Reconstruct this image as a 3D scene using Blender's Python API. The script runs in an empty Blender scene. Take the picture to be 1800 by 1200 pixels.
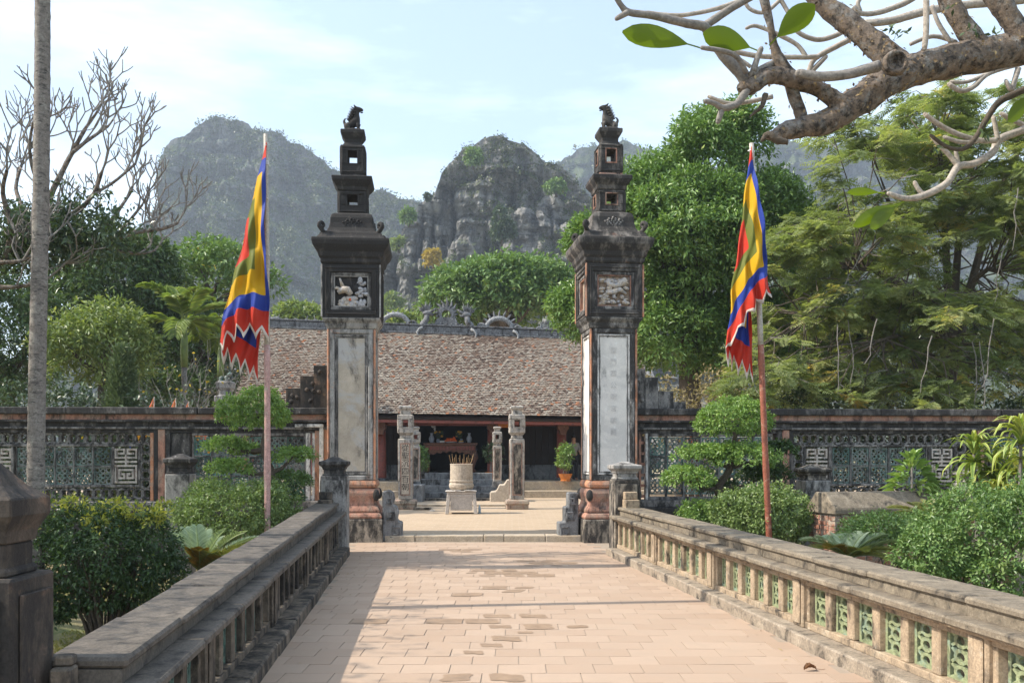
import bpy, math, random
import numpy as np
from mathutils import Vector, Matrix
S = bpy.context.scene
COL = S.collection
PI = math.pi
rad = math.radians
random.seed(7)

# ------------------------------------------------------------------ camera, sky, sun, exposure
F = 1640.0            # focal length in photo pixels (1800 wide); horizon at pixel row 800
EYE = 1.6
cd = bpy.data.cameras.new('camera'); cam = bpy.data.objects.new('camera', cd); COL.objects.link(cam)
cd.sensor_width = 36; cd.lens = F / 1800 * 36; cd.shift_y = 200 / 1800
cd.clip_start = 0.05; cd.clip_end = 3000
cam.location = (0, 0, EYE); cam.rotation_euler = (rad(90), 0, 0)
S.camera = cam
SUN_EL, SUN_AZ = rad(44), rad(-97)        # azimuth: clockwise from +Y; the sun stands to the left
w = bpy.data.worlds.new('World'); S.world = w; w.use_nodes = True
wn = w.node_tree; wn.nodes.clear()
wo = wn.nodes.new('ShaderNodeOutputWorld'); bg = wn.nodes.new('ShaderNodeBackground')
sky = wn.nodes.new('ShaderNodeTexSky'); sky.sky_type = 'NISHITA'; sky.sun_disc = False
sky.sun_elevation = SUN_EL; sky.sun_rotation = SUN_AZ
sky.air_density = 1.0; sky.dust_density = 1.5; sky.ozone_density = 1.0
bg.inputs[1].default_value = 0.15
# thin high cloud over the whole sky
tc = wn.nodes.new('ShaderNodeTexCoord'); mp = wn.nodes.new('ShaderNodeMapping'); mp.inputs['Scale'].default_value = (1.2, 1.2, 5)
no = wn.nodes.new('ShaderNodeTexNoise'); no.inputs['Scale'].default_value = 2.2; no.inputs['Detail'].default_value = 7; no.inputs['Roughness'].default_value = 0.6
mr = wn.nodes.new('ShaderNodeMapRange'); mr.inputs[1].default_value = 0.40; mr.inputs[2].default_value = 0.72; mr.inputs[3].default_value = 0.20; mr.inputs[4].default_value = 0.80
mx = wn.nodes.new('ShaderNodeMix'); mx.data_type = 'RGBA'; mx.inputs[7].default_value = (6.2, 7.3, 8.3, 1)
wn.links.new(tc.outputs['Generated'], mp.inputs[0]); wn.links.new(mp.outputs[0], no.inputs[0]); wn.links.new(no.outputs[0], mr.inputs[0])
wn.links.new(mr.outputs[0], mx.inputs[0]); wn.links.new(sky.outputs[0], mx.inputs[6]); wn.links.new(mx.outputs[2], bg.inputs[0]); wn.links.new(bg.outputs[0], wo.inputs[0])
sl = bpy.data.lights.new('sun', 'SUN'); sl.energy = 4.3; sl.angle = rad(0.6); sl.color = (1, 0.93, 0.82)
so = bpy.data.objects.new('sun', sl); COL.objects.link(so)
sd = Vector((math.sin(SUN_AZ) * math.cos(SUN_EL), math.cos(SUN_AZ) * math.cos(SUN_EL), math.sin(SUN_EL)))
so.rotation_euler = sd.to_track_quat('Z', 'Y').to_euler()
S.view_settings.view_transform = 'Standard'; S.view_settings.look = 'None'; S.view_settings.gamma = 1
S.view_settings.use_curve_mapping = False; S.view_settings.exposure = 0.85
S.render.engine = 'CYCLES'
S.cycles.use_denoising = True
S.cycles.max_bounces = 6; S.cycles.diffuse_bounces = 3; S.cycles.glossy_bounces = 2; S.cycles.transmission_bounces = 3
S.cycles.volume_bounces = 0; S.cycles.transparent_max_bounces = 4
S.cycles.use_adaptive_sampling = True; S.cycles.adaptive_threshold = 0.015

# ------------------------------------------------------------------ helpers
def P(px, py, Y):
    return Vector(((px - 900) / F * Y, Y, EYE - (py - 800) / F * Y))
def XP(px, Y): return (px - 900) / F * Y
def ZP(py, Y): return EYE - (py - 800) / F * Y

class MB:
    """collects shapes; build() links them as one mesh object"""
    def __init__(s, fn=None): s.v = []; s.f = []; s.M = None; s.fn = fn
    def add(s, vs, fs):
        o = len(s.v)
        for p in vs:
            p = Vector(p)
            if s.M is not None: p = s.M @ p
            if s.fn is not None: p = s.fn(p)
            s.v.append(tuple(p))
        s.f += [tuple(i + o for i in q) for q in fs]
        return s
    def box(s, x0, x1, y0, y1, z0, z1, j=0):
        vs = [(x0,y0,z0),(x1,y0,z0),(x1,y1,z0),(x0,y1,z0),(x0,y0,z1),(x1,y0,z1),(x1,y1,z1),(x0,y1,z1)]
        if j: vs = [tuple(c + random.uniform(-j, j) for c in p) for p in vs]
        return s.add(vs, [(0,3,2,1),(4,5,6,7),(0,1,5,4),(1,2,6,5),(2,3,7,6),(3,0,4,7)])
    def loft(s, rings, cap=True, closed=True):
        n = len(rings[0]); vs = [p for r in rings for p in r]; fs = []
        for i in range(len(rings) - 1):
            for k in range(n if closed else n - 1):
                a = i*n + k; b = i*n + (k+1) % n
                fs.append((a, b, b + n, a + n))
        if cap:
            fs.append(tuple(range(n))[::-1]); fs.append(tuple((len(rings)-1)*n + k for k in range(n)))
        return s.add(vs, fs)
    def sq(s, prof, cx=0, cy=0, ry=1.0):
        return s.loft([[(cx-h, cy-h*ry, z), (cx+h, cy-h*ry, z), (cx+h, cy+h*ry, z), (cx-h, cy+h*ry, z)] for z, h in prof])
    def lathe(s, prof, n=20, c=(0,0,0)):
        return s.loft([[(c[0]+r*math.cos(2*PI*k/n), c[1]+r*math.sin(2*PI*k/n), c[2]+z) for k in range(n)] for z, r in prof])
    def tube(s, pts, rs, n=8, jit=0):
        pts = [Vector(p) for p in pts]
        if not hasattr(rs, '__len__'): rs = [rs]*len(pts)
        t0 = (pts[1]-pts[0]).normalized()
        u = t0.orthogonal().normalized(); rings = []
        for i, p in enumerate(pts):
            t = (pts[min(i+1, len(pts)-1)] - pts[max(i-1, 0)])
            if t.length < 1e-9: t = t0.copy()
            t.normalize()
            u = (u - t*u.dot(t))
            u = u.normalized() if u.length > 1e-6 else t.orthogonal().normalized()
            v = t.cross(u); rings.append([])
            for k in range(n):
                a = 2*PI*k/n; r = rs[i]*(1 + (random.uniform(-jit, jit) if jit else 0))
                rings[-1].append(p + (u*math.cos(a) + v*math.sin(a))*r)
        return s.loft(rings)
    def ell(s, c, r, n=8, m=5, j=0.0):
        c = Vector(c); rings = []
        for i in range(m+1):
            a = -PI/2 + PI*i/m*0.94 + PI*0.03
            rings.append([c + Vector((r[0]*math.cos(a)*math.cos(2*PI*k/n), r[1]*math.cos(a)*math.sin(2*PI*k/n), r[2]*math.sin(a)))*(1+random.uniform(-j, j)) for k in range(n)])
        return s.loft(rings)
    def prism(s, poly, y0, y1):                        # polygon in x,z pushed along y
        n = len(poly)
        vs = [(x, y0, z) for x, z in poly] + [(x, y1, z) for x, z in poly]
        fs = [tuple(range(n)), tuple(range(2*n-1, n-1, -1))] + [(k, k+n, (k+1) % n + n, (k+1) % n) for k in range(n)]
        return s.add(vs, fs)
    def ring(s, cx, cz, R, r, y0, y1, n=12, sx=1.0):  # flat ring in x,z
        vs = []; fs = []
        for k in range(n):
            a = 2*PI*k/n; c, d = math.cos(a), math.sin(a)
            vs += [(cx+R*c*sx, y0, cz+R*d), (cx+r*c*sx, y0, cz+r*d), (cx+r*c*sx, y1, cz+r*d), (cx+R*c*sx, y1, cz+R*d)]
        for k in range(n):
            a = 4*k; b = 4*((k+1) % n)
            for q in range(4): fs.append((a+q, b+q, b+(q+1) % 4, a+(q+1) % 4))
        return s.add(vs, fs)
    def build(s, name, mat, parent=None, bevel=0, smooth=False, loc=None, rotz=0, seg=1, noise=0):
        me = bpy.data.meshes.new(name); me.from_pydata(s.v, [], s.f); me.update()
        fixn(me)
        return obj(name, me, mat, parent, bevel, smooth, loc, rotz, seg)

import bmesh
def fixn(me):
    b = bmesh.new(); b.from_mesh(me); bmesh.ops.recalc_face_normals(b, faces=b.faces); b.to_mesh(me); b.free()

def obj(name, me, mat=None, parent=None, bevel=0, smooth=False, loc=None, rotz=0, seg=1):
    o = bpy.data.objects.new(name, me); COL.objects.link(o)
    if mat is not None and not me.materials: me.materials.append(mat)
    if parent is not None: o.parent = parent
    if loc is not None: o.location = loc
    if rotz: o.rotation_euler = (0, 0, rotz)
    if smooth: me.polygons.foreach_set('use_smooth', [True]*len(me.polygons))
    if bevel:
        m = o.modifiers.new('bevel', 'BEVEL'); m.width = bevel; m.segments = seg; m.limit_method = 'ANGLE'; m.angle_limit = rad(40)
    return o
def tag(o, label=None, cat=None, group=None, kind=None):
    if label: o['label'] = label
    if cat: o['category'] = cat
    if group: o['group'] = group
    if kind: o['kind'] = kind
    return o
def thing(name, label, cat, loc=(0,0,0), rotz=0, group=None):
    o = bpy.data.objects.new(name, None); COL.objects.link(o); o.empty_display_size = 0.2
    o.location = loc; o.rotation_euler = (0, 0, rotz)
    return tag(o, label, cat, group)
def piece(name, me, parent, loc, rot=(0,0,0), mat=None, scale=None, bevel=0):
    o = bpy.data.objects.new(name, me); COL.objects.link(o); o.parent = parent; o.location = loc; o.rotation_euler = rot
    if mat is not None and not me.materials: me.materials.append(mat)
    if scale: o.scale = scale
    if bevel:
        m = o.modifiers.new('bevel', 'BEVEL'); m.width = bevel; m.segments = 1
    return o
def mesh_of(mb, name, mat):
    me = bpy.data.meshes.new(name); me.from_pydata(mb.v, [], mb.f); me.update(); fixn(me); me.materials.append(mat); return me
def copy_thing(root, loc, rotz, label, scale=None):
    r = root.copy(); COL.objects.link(r); r.location = loc; r.rotation_euler = (0, 0, rotz); r['label'] = label
    if scale: r.scale = (scale,)*3
    for ch in list(root.children):
        c = ch.copy(); COL.objects.link(c); c.parent = r
        for g in list(ch.children):
            d = g.copy(); COL.objects.link(d); d.parent = c
    return r

# ---- shader helpers
def newmat(name):
    m = bpy.data.materials.new(name); m.use_nodes = True; nt = m.node_tree; nt.nodes.clear()
    return m, nt
def N(nt, typ, ins=None, **at):
    n = nt.nodes.new(typ)
    for k, v in at.items(): setattr(n, k, v)
    for k, v in (ins or {}).items():
        if isinstance(v, bpy.types.NodeSocket): nt.links.new(v, n.inputs[k])
        else: n.inputs[k].default_value = v
    return n
def c4(c): return tuple(c) + (1,) if len(c) == 3 else tuple(c)
def mixc(nt, f, a, b, mode='MIX'):
    n = nt.nodes.new('ShaderNodeMix'); n.data_type = 'RGBA'; n.blend_type = mode
    for i, v in ((0, f), (6, a), (7, b)):
        if isinstance(v, bpy.types.NodeSocket): nt.links.new(v, n.inputs[i])
        else: n.inputs[i].default_value = v if i == 0 else c4(v)
    return n.outputs[2]
def mathn(nt, op, a, b=None, c=None):
    n = nt.nodes.new('ShaderNodeMath'); n.operation = op
    for i, v in enumerate((a, b, c)):
        if v is None: continue
        if isinstance(v, bpy.types.NodeSocket): nt.links.new(v, n.inputs[i])
        else: n.inputs[i].default_value = v
    return n.outputs[0]
def rng(nt, v, a, b, c=0.0, d=1.0):
    n = N(nt, 'ShaderNodeMapRange', {0: v, 1: a, 2: b, 3: c, 4: d}); return n.outputs[0]
def coords(nt, stretch=(1,1,1), rnd=True):
    t = nt.nodes.new('ShaderNodeTexCoord').outputs['Object']
    if rnd:
        oi = nt.nodes.new('ShaderNodeObjectInfo').outputs['Random']
        sh = N(nt, 'ShaderNodeVectorMath', {0: (31.7, 17.3, 23.9), 'Scale': oi}, operation='SCALE').outputs[0]
        t = N(nt, 'ShaderNodeVectorMath', {0: t, 1: sh}, operation='ADD').outputs[0]
    return t
def noise(nt, vec, scale, detail=6, rough=0.6, stretch=None, dist=0.0):
    if stretch: vec = N(nt, 'ShaderNodeVectorMath', {0: vec, 1: stretch}, operation='MULTIPLY').outputs[0]
    return N(nt, 'ShaderNodeTexNoise', {'Vector': vec, 'Scale': scale, 'Detail': detail, 'Roughness': rough, 'Distortion': dist}).outputs[0]
def finish(m, nt, col, rough=0.85, bump=None, bstr=0.3, bdist=0.01, spec=0.3):
    b = N(nt, 'ShaderNodeBsdfPrincipled', {'Base Color': col if isinstance(col, bpy.types.NodeSocket) else c4(col), 'Roughness': rough, 'Specular IOR Level': spec})
    if bump is not None:
        bn = N(nt, 'ShaderNodeBump', {'Height': bump, 'Strength': bstr, 'Distance': bdist}); nt.links.new(bn.outputs[0], b.inputs['Normal'])
    o = nt.nodes.new('ShaderNodeOutputMaterial'); nt.links.new(b.outputs[0], o.inputs[0]); return m

def stone(name, base, dark=(0.025,0.023,0.022), dk=0.5, sc=1.6, second=None, sec=0.5, light=None, li=0.62, rough=0.9, bump=0.5, streak=0.4, var=0.25, grain=1.0):
    """weathered plaster or stone: base colour, patches of a second colour, lime spots, black mildew in streaks"""
    m, nt = newmat(name); v = coords(nt); sc *= 1.7; li -= 0.025
    fine = noise(nt, v, 55, 5, 0.75); mid = noise(nt, v, sc*3.1, 10, 0.74)
    col = mixc(nt, rng(nt, mid, 0.3, 0.7), tuple(c*(1-var) for c in base), tuple(min(1, c*(1+var)) for c in base))
    if second:
        n2 = noise(nt, v, sc*1.3, 9, 0.7, dist=0.6)
        col = mixc(nt, rng(nt, n2, 1-sec-0.04, 1-sec+0.06), col, second)
    if light:
        n3 = noise(nt, v, sc*5, 9, 0.75)
        col = mixc(nt, rng(nt, n3, li-0.02, li+0.05), col, light)
    if dk > 0:
        n4 = noise(nt, v, sc*1.9, 10, 0.72, stretch=(1, 1, streak), dist=0.3)
        mm = mathn(nt, 'ADD', n4, mathn(nt, 'MULTIPLY', mathn(nt, 'SUBTRACT', fine, 0.5), 0.25))
        c = 0.78 - dk*0.56
        col = mixc(nt, rng(nt, mm, c-0.07, c+0.07, 0, 0.92), col, dark)
        dr = noise(nt, v, sc*2.4, 8, 0.7, stretch=(2.2, 2.2, 0.28 if streak < 1 else 1.0))
        col = mixc(nt, rng(nt, dr, 0.68-dk*0.16, 0.78-dk*0.16, 0, 0.55+dk*0.3), col, dark)
    col = mixc(nt, 1.0, col, mixc(nt, rng(nt, fine, 0.32, 0.68), tuple(1-.38*grain for _ in range(3)), (1+.32*grain, 1+.30*grain, 1+.27*grain)), 'MULTIPLY')
    hh = mathn(nt, 'ADD', fine, mid)
    return finish(m, nt, col, rough, hh, bump, 0.012)

def leafmat(name, stops, rough=0.45, trans=0.3, spec=0.4, tcol=(1.15, 1.2, 0.5)):
    m, nt = newmat(name)
    a = N(nt, 'ShaderNodeAttribute', attribute_name='rnd').outputs['Fac']
    r = nt.nodes.new('ShaderNodeValToRGB'); nt.links.new(a, r.inputs[0])
    el = r.color_ramp.elements
    el[0].position, el[0].color = stops[0][0], c4(stops[0][1]); el[1].position, el[1].color = stops[-1][0], c4(stops[-1][1])
    for p, c in stops[1:-1]:
        e = el.new(p); e.color = c4(c)
    col = r.outputs[0]
    b = N(nt, 'ShaderNodeBsdfPrincipled', {'Base Color': col, 'Roughness': rough, 'Specular IOR Level': spec})
    t = N(nt, 'ShaderNodeBsdfTranslucent', {'Color': mixc(nt, 1.0, col, tcol, 'MULTIPLY')})
    mxs = N(nt, 'ShaderNodeMixShader', {0: trans, 1: b.outputs[0], 2: t.outputs[0]})
    o = nt.nodes.new('ShaderNodeOutputMaterial'); nt.links.new(mxs.outputs[0], o.inputs[0]); return m

# ---- numpy meshes and foliage
def npmesh(name, V, Fc, mat=None, rnd=None, smooth=False):
    V = np.asarray(V, np.float32).reshape(-1, 3); Fc = np.asarray(Fc, np.int32); k = Fc.shape[1]
    me = bpy.data.meshes.new(name); me.vertices.add(len(V)); me.vertices.foreach_set('co', V.ravel())
    me.loops.add(Fc.size); me.loops.foreach_set('vertex_index', Fc.ravel())
    me.polygons.add(len(Fc)); me.polygons.foreach_set('loop_start', np.arange(0, Fc.size, k, dtype=np.int32))
    me.polygons.foreach_set('use_smooth', np.full(len(Fc), bool(smooth)))
    me.update(calc_edges=True)
    if rnd is not None:
        a = me.attributes.new('rnd', 'FLOAT', 'POINT'); a.data.foreach_set('value', np.asarray(rnd, np.float32))
    if mat is not None: me.materials.append(mat)
    return me
def nrm(a): return a/np.maximum(np.linalg.norm(a, axis=-1, keepdims=True), 1e-9)
def leaf_arrays(b, d, n, L, W, fold=0.18, droop=0.12, mid=0.45):
    d = nrm(d); s = nrm(np.cross(d, n)); n = nrm(np.cross(s, d)); L = np.asarray(L)[:, None]; W = np.asarray(W)[:, None]
    m = b + d*L*mid
    l = m + s*W*0.5 + n*W*fold; r = m - s*W*0.5 + n*W*fold
    t = b + d*L; t[:, 2] -= (droop*L)[:, 0]
    k = len(b); V = np.stack([b, l, t, r], 1).reshape(-1, 3); i = np.arange(k)*4
    Fc = np.concatenate([np.stack([i, i+2, i+1], 1), np.stack([i, i+3, i+2], 1)])
    return V, Fc
class Leaves:
    def __init__(s): s.V = []; s.F = []; s.R = []; s.o = 0
    def add(s, V, Fc, rnd, per=4):
        s.V.append(V); s.F.append(Fc + s.o); s.R.append(np.repeat(np.clip(rnd, 0, 1), per)); s.o += len(V)
    def obj(s, name, mat, parent=None):
        me = npmesh(name, np.concatenate(s.V), np.concatenate(s.F), mat, np.concatenate(s.R)); return obj(name, me, None, parent)
def sphere_pts(R, n):
    v = R.normal(size=(n, 3)); return nrm(v)
def billow(R, c, r, n, sub, squash=0.68, zmin=-0.6, core=True):
    """a crown as many overlapping lobes over an ellipsoid"""
    c = np.array(c, float); r = np.array(r, float); out = []
    d = sphere_pts(R, n*4); d = d[d[:, 2] > zmin][:n]
    for q in d:
        k = sub*R.uniform(0.65, 1.3); f = R.uniform(0.72, 1.0)
        out.append((c + q*np.maximum(r - k*0.8, r*0.25)*f, np.array([k, k, k*squash])))
    if core: out.append((c, r*0.72))
    return out
def foliage(R, lv, blobs, dens, per, L, W, clump=0.2, droop=0.35, out=0.55, fold=0.18, zmin=-0.75, up=1.0, var=0.5, bias=0.0, inner=0.25, lw=0.25, stray=0.05):
    """clumps of leaves over the lobes; dens = clumps per square metre of lobe surface"""
    C = []; O = []
    cen = np.array([b[0] for b in blobs]); rr = np.array([b[1] for b in blobs])
    for c, r in blobs:
        area = 4*PI*((r[0]*r[1])**1.6/3 + (r[0]*r[2])**1.6/3 + (r[1]*r[2])**1.6/3)**(1/1.6)
        n = max(6, int(area*dens)); d = sphere_pts(R, n); d = d[d[:, 2] > zmin]
        f = 1 - np.abs(R.normal(size=(len(d), 1)))*0.07
        ins = R.random((len(d), 1)) < inner
        f = np.where(ins, R.uniform(0.55, 0.9, (len(d), 1)), f)
        f = np.where(R.random((len(d), 1)) < stray, R.uniform(1.03, 1.22, (len(d), 1)), f)
        C.append(c + d*r*f); O.append(nrm(d/r))
    C = np.concatenate(C); O = np.concatenate(O)
    # drop clumps buried inside other lobes
    bur = np.zeros(len(C), bool)
    for c, r in zip(cen, rr):
        bur |= (((C - c)/(r*0.62))**2).sum(1) < 1
    keep = ~bur | (R.random(len(C)) < 0.04)
    C, O = C[keep], O[keep]
    cr = R.normal(0.5, 0.22, len(C))
    k = len(C)*per
    cc = np.repeat(C, per, 0); oo = np.repeat(O, per, 0)
    d = oo*out + R.normal(size=(k, 3))*0.75; d[:, 2] -= droop
    d = nrm(d); b = cc + R.normal(size=(k, 3))*clump*0.4 + d*clump*0.25
    n = R.normal(size=(k, 3))*0.45 + oo*0.5; n[:, 2] += up
    V, Fc = leaf_arrays(b, d, n, L*R.uniform(1-lw, 1+lw, k), W*R.uniform(1-lw, 1+lw, k), fold)
    lv.add(V, Fc, bias + np.repeat(cr, per)*var + R.random(k)*(1-var))
    return C
def px_blob(px, py, rx, ry, Y, depth=None):
    k = Y/F; return (np.array(P(px, py, Y)), np.array([rx*k, (depth if depth else rx*k), ry*k]))

# value noise for rock and terrain
def _h(i, j, k, s):
    n = (i*374761393 + j*668265263 + k*2147483647 + s*974711) & 0xffffffff
    n = ((n ^ (n >> 13))*1274126177) & 0xffffffff
    return ((n ^ (n >> 16)) & 0xffff)/65535.0
def vnoise(p, s=0):
    p = np.asarray(p, float); i = np.floor(p).astype(np.int64); f = p - i; f = f*f*(3-2*f); r = 0
    for a in (0, 1):
        for b in (0, 1):
            for c in (0, 1):
                wgt = (f[..., 0] if a else 1-f[..., 0])*(f[..., 1] if b else 1-f[..., 1])*(f[..., 2] if c else 1-f[..., 2])
                r = r + wgt*_h(i[..., 0]+a, i[..., 1]+b, i[..., 2]+c, s)
    return r
def fbm(p, o=5, s=0, g=0.5, ridge=False):
    r = 0; a = 1.0; t = 0
    for k in range(o):
        v = vnoise(np.asarray(p)*(2.03**k), s+k)
        if ridge: v = 1-np.abs(2*v-1)
        r = r + a*v; t += a; a *= g
    return r/t

def roughen(o, amp, scale, seed=0):
    me = o.data; n = len(me.vertices); co = np.empty(n*3, np.float32); nn = np.empty(n*3, np.float32)
    me.vertices.foreach_get('co', co); me.vertices.foreach_get('normal', nn); co = co.reshape(-1, 3); nn = nn.reshape(-1, 3)
    co = co + nn*((fbm(co*scale, 4, seed)-0.5)*2*amp)[:, None]; me.vertices.foreach_set('co', co.astype(np.float32).ravel()); me.update(); return o

def skin(name, verts, edges, radii, mat, parent=None, sub=2, root=0):
    """one continuous surface grown round a skeleton"""
    me = bpy.data.meshes.new(name); me.from_pydata([tuple(v) for v in verts], edges, []); o = bpy.data.objects.new(name, me); COL.objects.link(o)
    o.modifiers.new('skin', 'SKIN'); me.update()
    for i, d in enumerate(me.skin_vertices[0].data):
        r = radii[i]; d.radius = (r, r) if not hasattr(r, '__len__') else r; d.use_root = (i == root)
    s = o.modifiers.new('sub', 'SUBSURF'); s.levels = sub; s.render_levels = sub
    dg = bpy.context.evaluated_depsgraph_get(); ev = o.evaluated_get(dg); m2 = bpy.data.meshes.new_from_object(ev)
    bpy.data.objects.remove(o); bpy.data.meshes.remove(me); m2.name = name
    m2.materials.clear(); m2.materials.append(mat)
    return obj(name, m2, None, parent, smooth=True)
# ------------------------------------------------------------------ materials
DARK = (0.028, 0.026, 0.025)
M = {}
M['pillar_flaked'] = stone('flaked sooty plaster', (0.27, 0.255, 0.235), dk=0.60, sc=1.6, second=(0.36, 0.20, 0.13), sec=0.34, light=(0.62, 0.60, 0.57), li=0.60)
M['pillar_dark'] = stone('sooty plaster', (0.19, 0.17, 0.15), dk=0.62, sc=1.3, second=(0.30, 0.14, 0.08), sec=0.36, light=(0.45, 0.43, 0.40), li=0.66)
M['pillar_black'] = stone('black mildewed plaster', (0.111, 0.098, 0.088), dk=0.72, sc=1.3, second=(0.208, 0.117, 0.078), sec=0.30, light=(0.390, 0.377, 0.351), li=0.71)
M['pillar_grey'] = stone('grey weathered plaster', (0.33, 0.315, 0.295), dk=0.40, sc=1.3, second=(0.42, 0.20, 0.11), sec=0.34, light=(0.55, 0.53, 0.50), li=0.64)
M['panel_tan'] = stone('tan worn plaster', (0.44, 0.375, 0.295), dk=0.24, sc=0.6, second=(0.43, 0.41, 0.385), sec=0.48, light=(0.54, 0.51, 0.47), li=0.66, grain=0.3, bump=0.25)
M['panel_white'] = stone('limewashed plaster', (0.70, 0.655, 0.595), dk=0.20, sc=0.8, second=(0.60, 0.565, 0.52), sec=0.5, light=(0.76, 0.73, 0.68), li=0.62, var=0.08, grain=0.25, bump=0.25)
M['white_lime'] = stone('flaking white lime', (0.66, 0.63, 0.59), dk=0.42, sc=2.0, second=(0.45, 0.40, 0.36), sec=0.38)
M['orange_plaster'] = stone('orange plaster', (0.50, 0.23, 0.13), dk=0.34, sc=1.6, second=(0.40, 0.25, 0.18), sec=0.5, light=(0.55, 0.48, 0.40), li=0.70)
M['pink_plaster'] = stone('faded pink plaster', (0.40, 0.205, 0.145), dk=0.40, sc=1.4, second=(0.36, 0.24, 0.18), sec=0.48, light=(0.52, 0.44, 0.38), li=0.66)
M['base_block'] = stone('stained stone block', (0.30, 0.26, 0.21), dk=0.56, sc=2.2, second=(0.40, 0.34, 0.27), sec=0.45, light=(0.5, 0.47, 0.42), li=0.66)
M['wall_dark'] = stone('dark wall moulding', (0.15, 0.138, 0.128), dk=0.62, sc=1.5, second=(0.26, 0.16, 0.11), sec=0.30, light=(0.50, 0.48, 0.46), li=0.63)
M['wall_frame'] = stone('grey wall frame', (0.24, 0.225, 0.21), dk=0.5, sc=2.0, second=(0.32, 0.28, 0.25), sec=0.4, light=(0.55, 0.53, 0.5), li=0.64)
M['lattice_grey'] = stone('grey cast lattice', (0.21, 0.20, 0.188), dk=0.5, sc=3.0, light=(0.5, 0.48, 0.45), li=0.66)
M['glyph_stone'] = stone('pale fretwork', (0.42, 0.38, 0.34), dk=0.32, sc=3.0, second=(0.36, 0.27, 0.21), sec=0.4)
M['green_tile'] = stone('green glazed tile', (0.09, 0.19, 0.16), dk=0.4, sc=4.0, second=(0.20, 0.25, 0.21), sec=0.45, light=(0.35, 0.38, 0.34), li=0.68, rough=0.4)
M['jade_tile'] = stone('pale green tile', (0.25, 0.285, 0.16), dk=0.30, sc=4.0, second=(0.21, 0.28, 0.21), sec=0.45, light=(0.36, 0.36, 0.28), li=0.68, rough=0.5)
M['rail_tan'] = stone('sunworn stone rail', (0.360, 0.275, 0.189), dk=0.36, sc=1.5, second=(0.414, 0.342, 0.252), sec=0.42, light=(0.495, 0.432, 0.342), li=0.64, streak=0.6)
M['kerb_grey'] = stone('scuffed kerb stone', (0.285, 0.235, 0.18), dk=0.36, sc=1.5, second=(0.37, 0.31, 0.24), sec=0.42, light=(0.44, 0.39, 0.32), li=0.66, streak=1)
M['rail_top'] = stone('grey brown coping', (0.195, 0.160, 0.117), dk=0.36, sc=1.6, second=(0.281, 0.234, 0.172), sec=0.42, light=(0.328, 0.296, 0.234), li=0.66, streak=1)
M['rail_shade'] = stone('shade darkened coping', (0.119, 0.102, 0.085), dk=0.36, sc=1.6, second=(0.158, 0.133, 0.108), sec=0.42, light=(0.194, 0.173, 0.144), li=0.69, streak=1)  # left coping: colour darkened to stand in for shade
M['rail_brown'] = stone('brown shaded stone', (0.162, 0.132, 0.102), dk=0.5, sc=1.6, second=(0.289, 0.230, 0.170), sec=0.42, light=(0.357, 0.315, 0.264), li=0.66)  # darker copy of the tan rail stone, shade put into the colour
M['post_brown'] = stone('mouldy shade darkened plaster', (0.086, 0.068, 0.054), dk=0.55, sc=1.6, second=(0.216, 0.137, 0.094), sec=0.42, light=(0.259, 0.230, 0.194), li=0.67)  # mildewed plaster, base colour lowered to stand in for canopy shade
M['post_grey'] = stone('grey post plaster', (0.32, 0.305, 0.285), dk=0.44, sc=1.8, second=(0.38, 0.35, 0.31), sec=0.4, light=(0.5, 0.49, 0.46), li=0.66)
M['step_dark'] = stone('blue grey step stone', (0.19, 0.195, 0.20), dk=0.42, sc=1.4, second=(0.27, 0.27, 0.265), sec=0.42, light=(0.4, 0.4, 0.39), li=0.68)
M['step_tan'] = stone('sandy step stone', (0.42, 0.345, 0.255), dk=0.14, sc=1.4, second=(0.36, 0.31, 0.25), sec=0.45)
M['urn'] = stone('pale cement', (0.44, 0.375, 0.30), dk=0.2, sc=2.4, second=(0.36, 0.30, 0.24), sec=0.42)
M['ridge'] = stone('grey ridge stucco', (0.15, 0.152, 0.158), dk=0.40, sc=1.6, light=(0.42, 0.42, 0.42), li=0.60)
M['ridge_pale'] = stone('shell inlaid stucco', (0.20, 0.205, 0.21), dk=0.35, sc=5, light=(0.60, 0.60, 0.60), li=0.56)
M['relief'] = stone('painted relief stucco', (0.48, 0.40, 0.32), dk=0.3, sc=5, second=(0.42, 0.41, 0.42), sec=0.5, light=(0.62, 0.56, 0.48), li=0.6)
M['relief_grey'] = stone('grey relief stucco', (0.40, 0.39, 0.40), dk=0.3, sc=5, light=(0.58, 0.57, 0.56), li=0.6)
M['red_wood'] = stone('dark red lacquered wood', (0.25, 0.075, 0.055), dk=0.25, sc=2, second=(0.17, 0.07, 0.05), sec=0.4, rough=0.5, bump=0.15)
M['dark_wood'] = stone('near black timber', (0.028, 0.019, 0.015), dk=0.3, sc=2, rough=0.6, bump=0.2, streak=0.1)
M['carved_wood'] = stone('carved brown wood', (0.17, 0.075, 0.045), dk=0.35, sc=4, second=(0.22, 0.12, 0.07), sec=0.42, rough=0.5)
M['bamboo_pink'] = stone('pinkish bamboo', (0.45, 0.27, 0.24), dk=0.2, sc=3, second=(0.40, 0.31, 0.26), sec=0.45, rough=0.6, bump=0.15)
M['bamboo_red'] = stone('red brown bamboo', (0.26, 0.085, 0.05), dk=0.25, sc=3, second=(0.34, 0.20, 0.14), sec=0.42, rough=0.5, bump=0.15)
M['bamboo_grey'] = stone('bleached bamboo', (0.42, 0.38, 0.33), dk=0.15, sc=3, rough=0.6, bump=0.15)
M['palm_bark'] = stone('ringed grey palm bark', (0.20, 0.175, 0.155), dk=0.36, sc=4.5, second=(0.27, 0.25, 0.22), sec=0.45, light=(0.34, 0.35, 0.29), li=0.66, streak=2.6)
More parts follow.
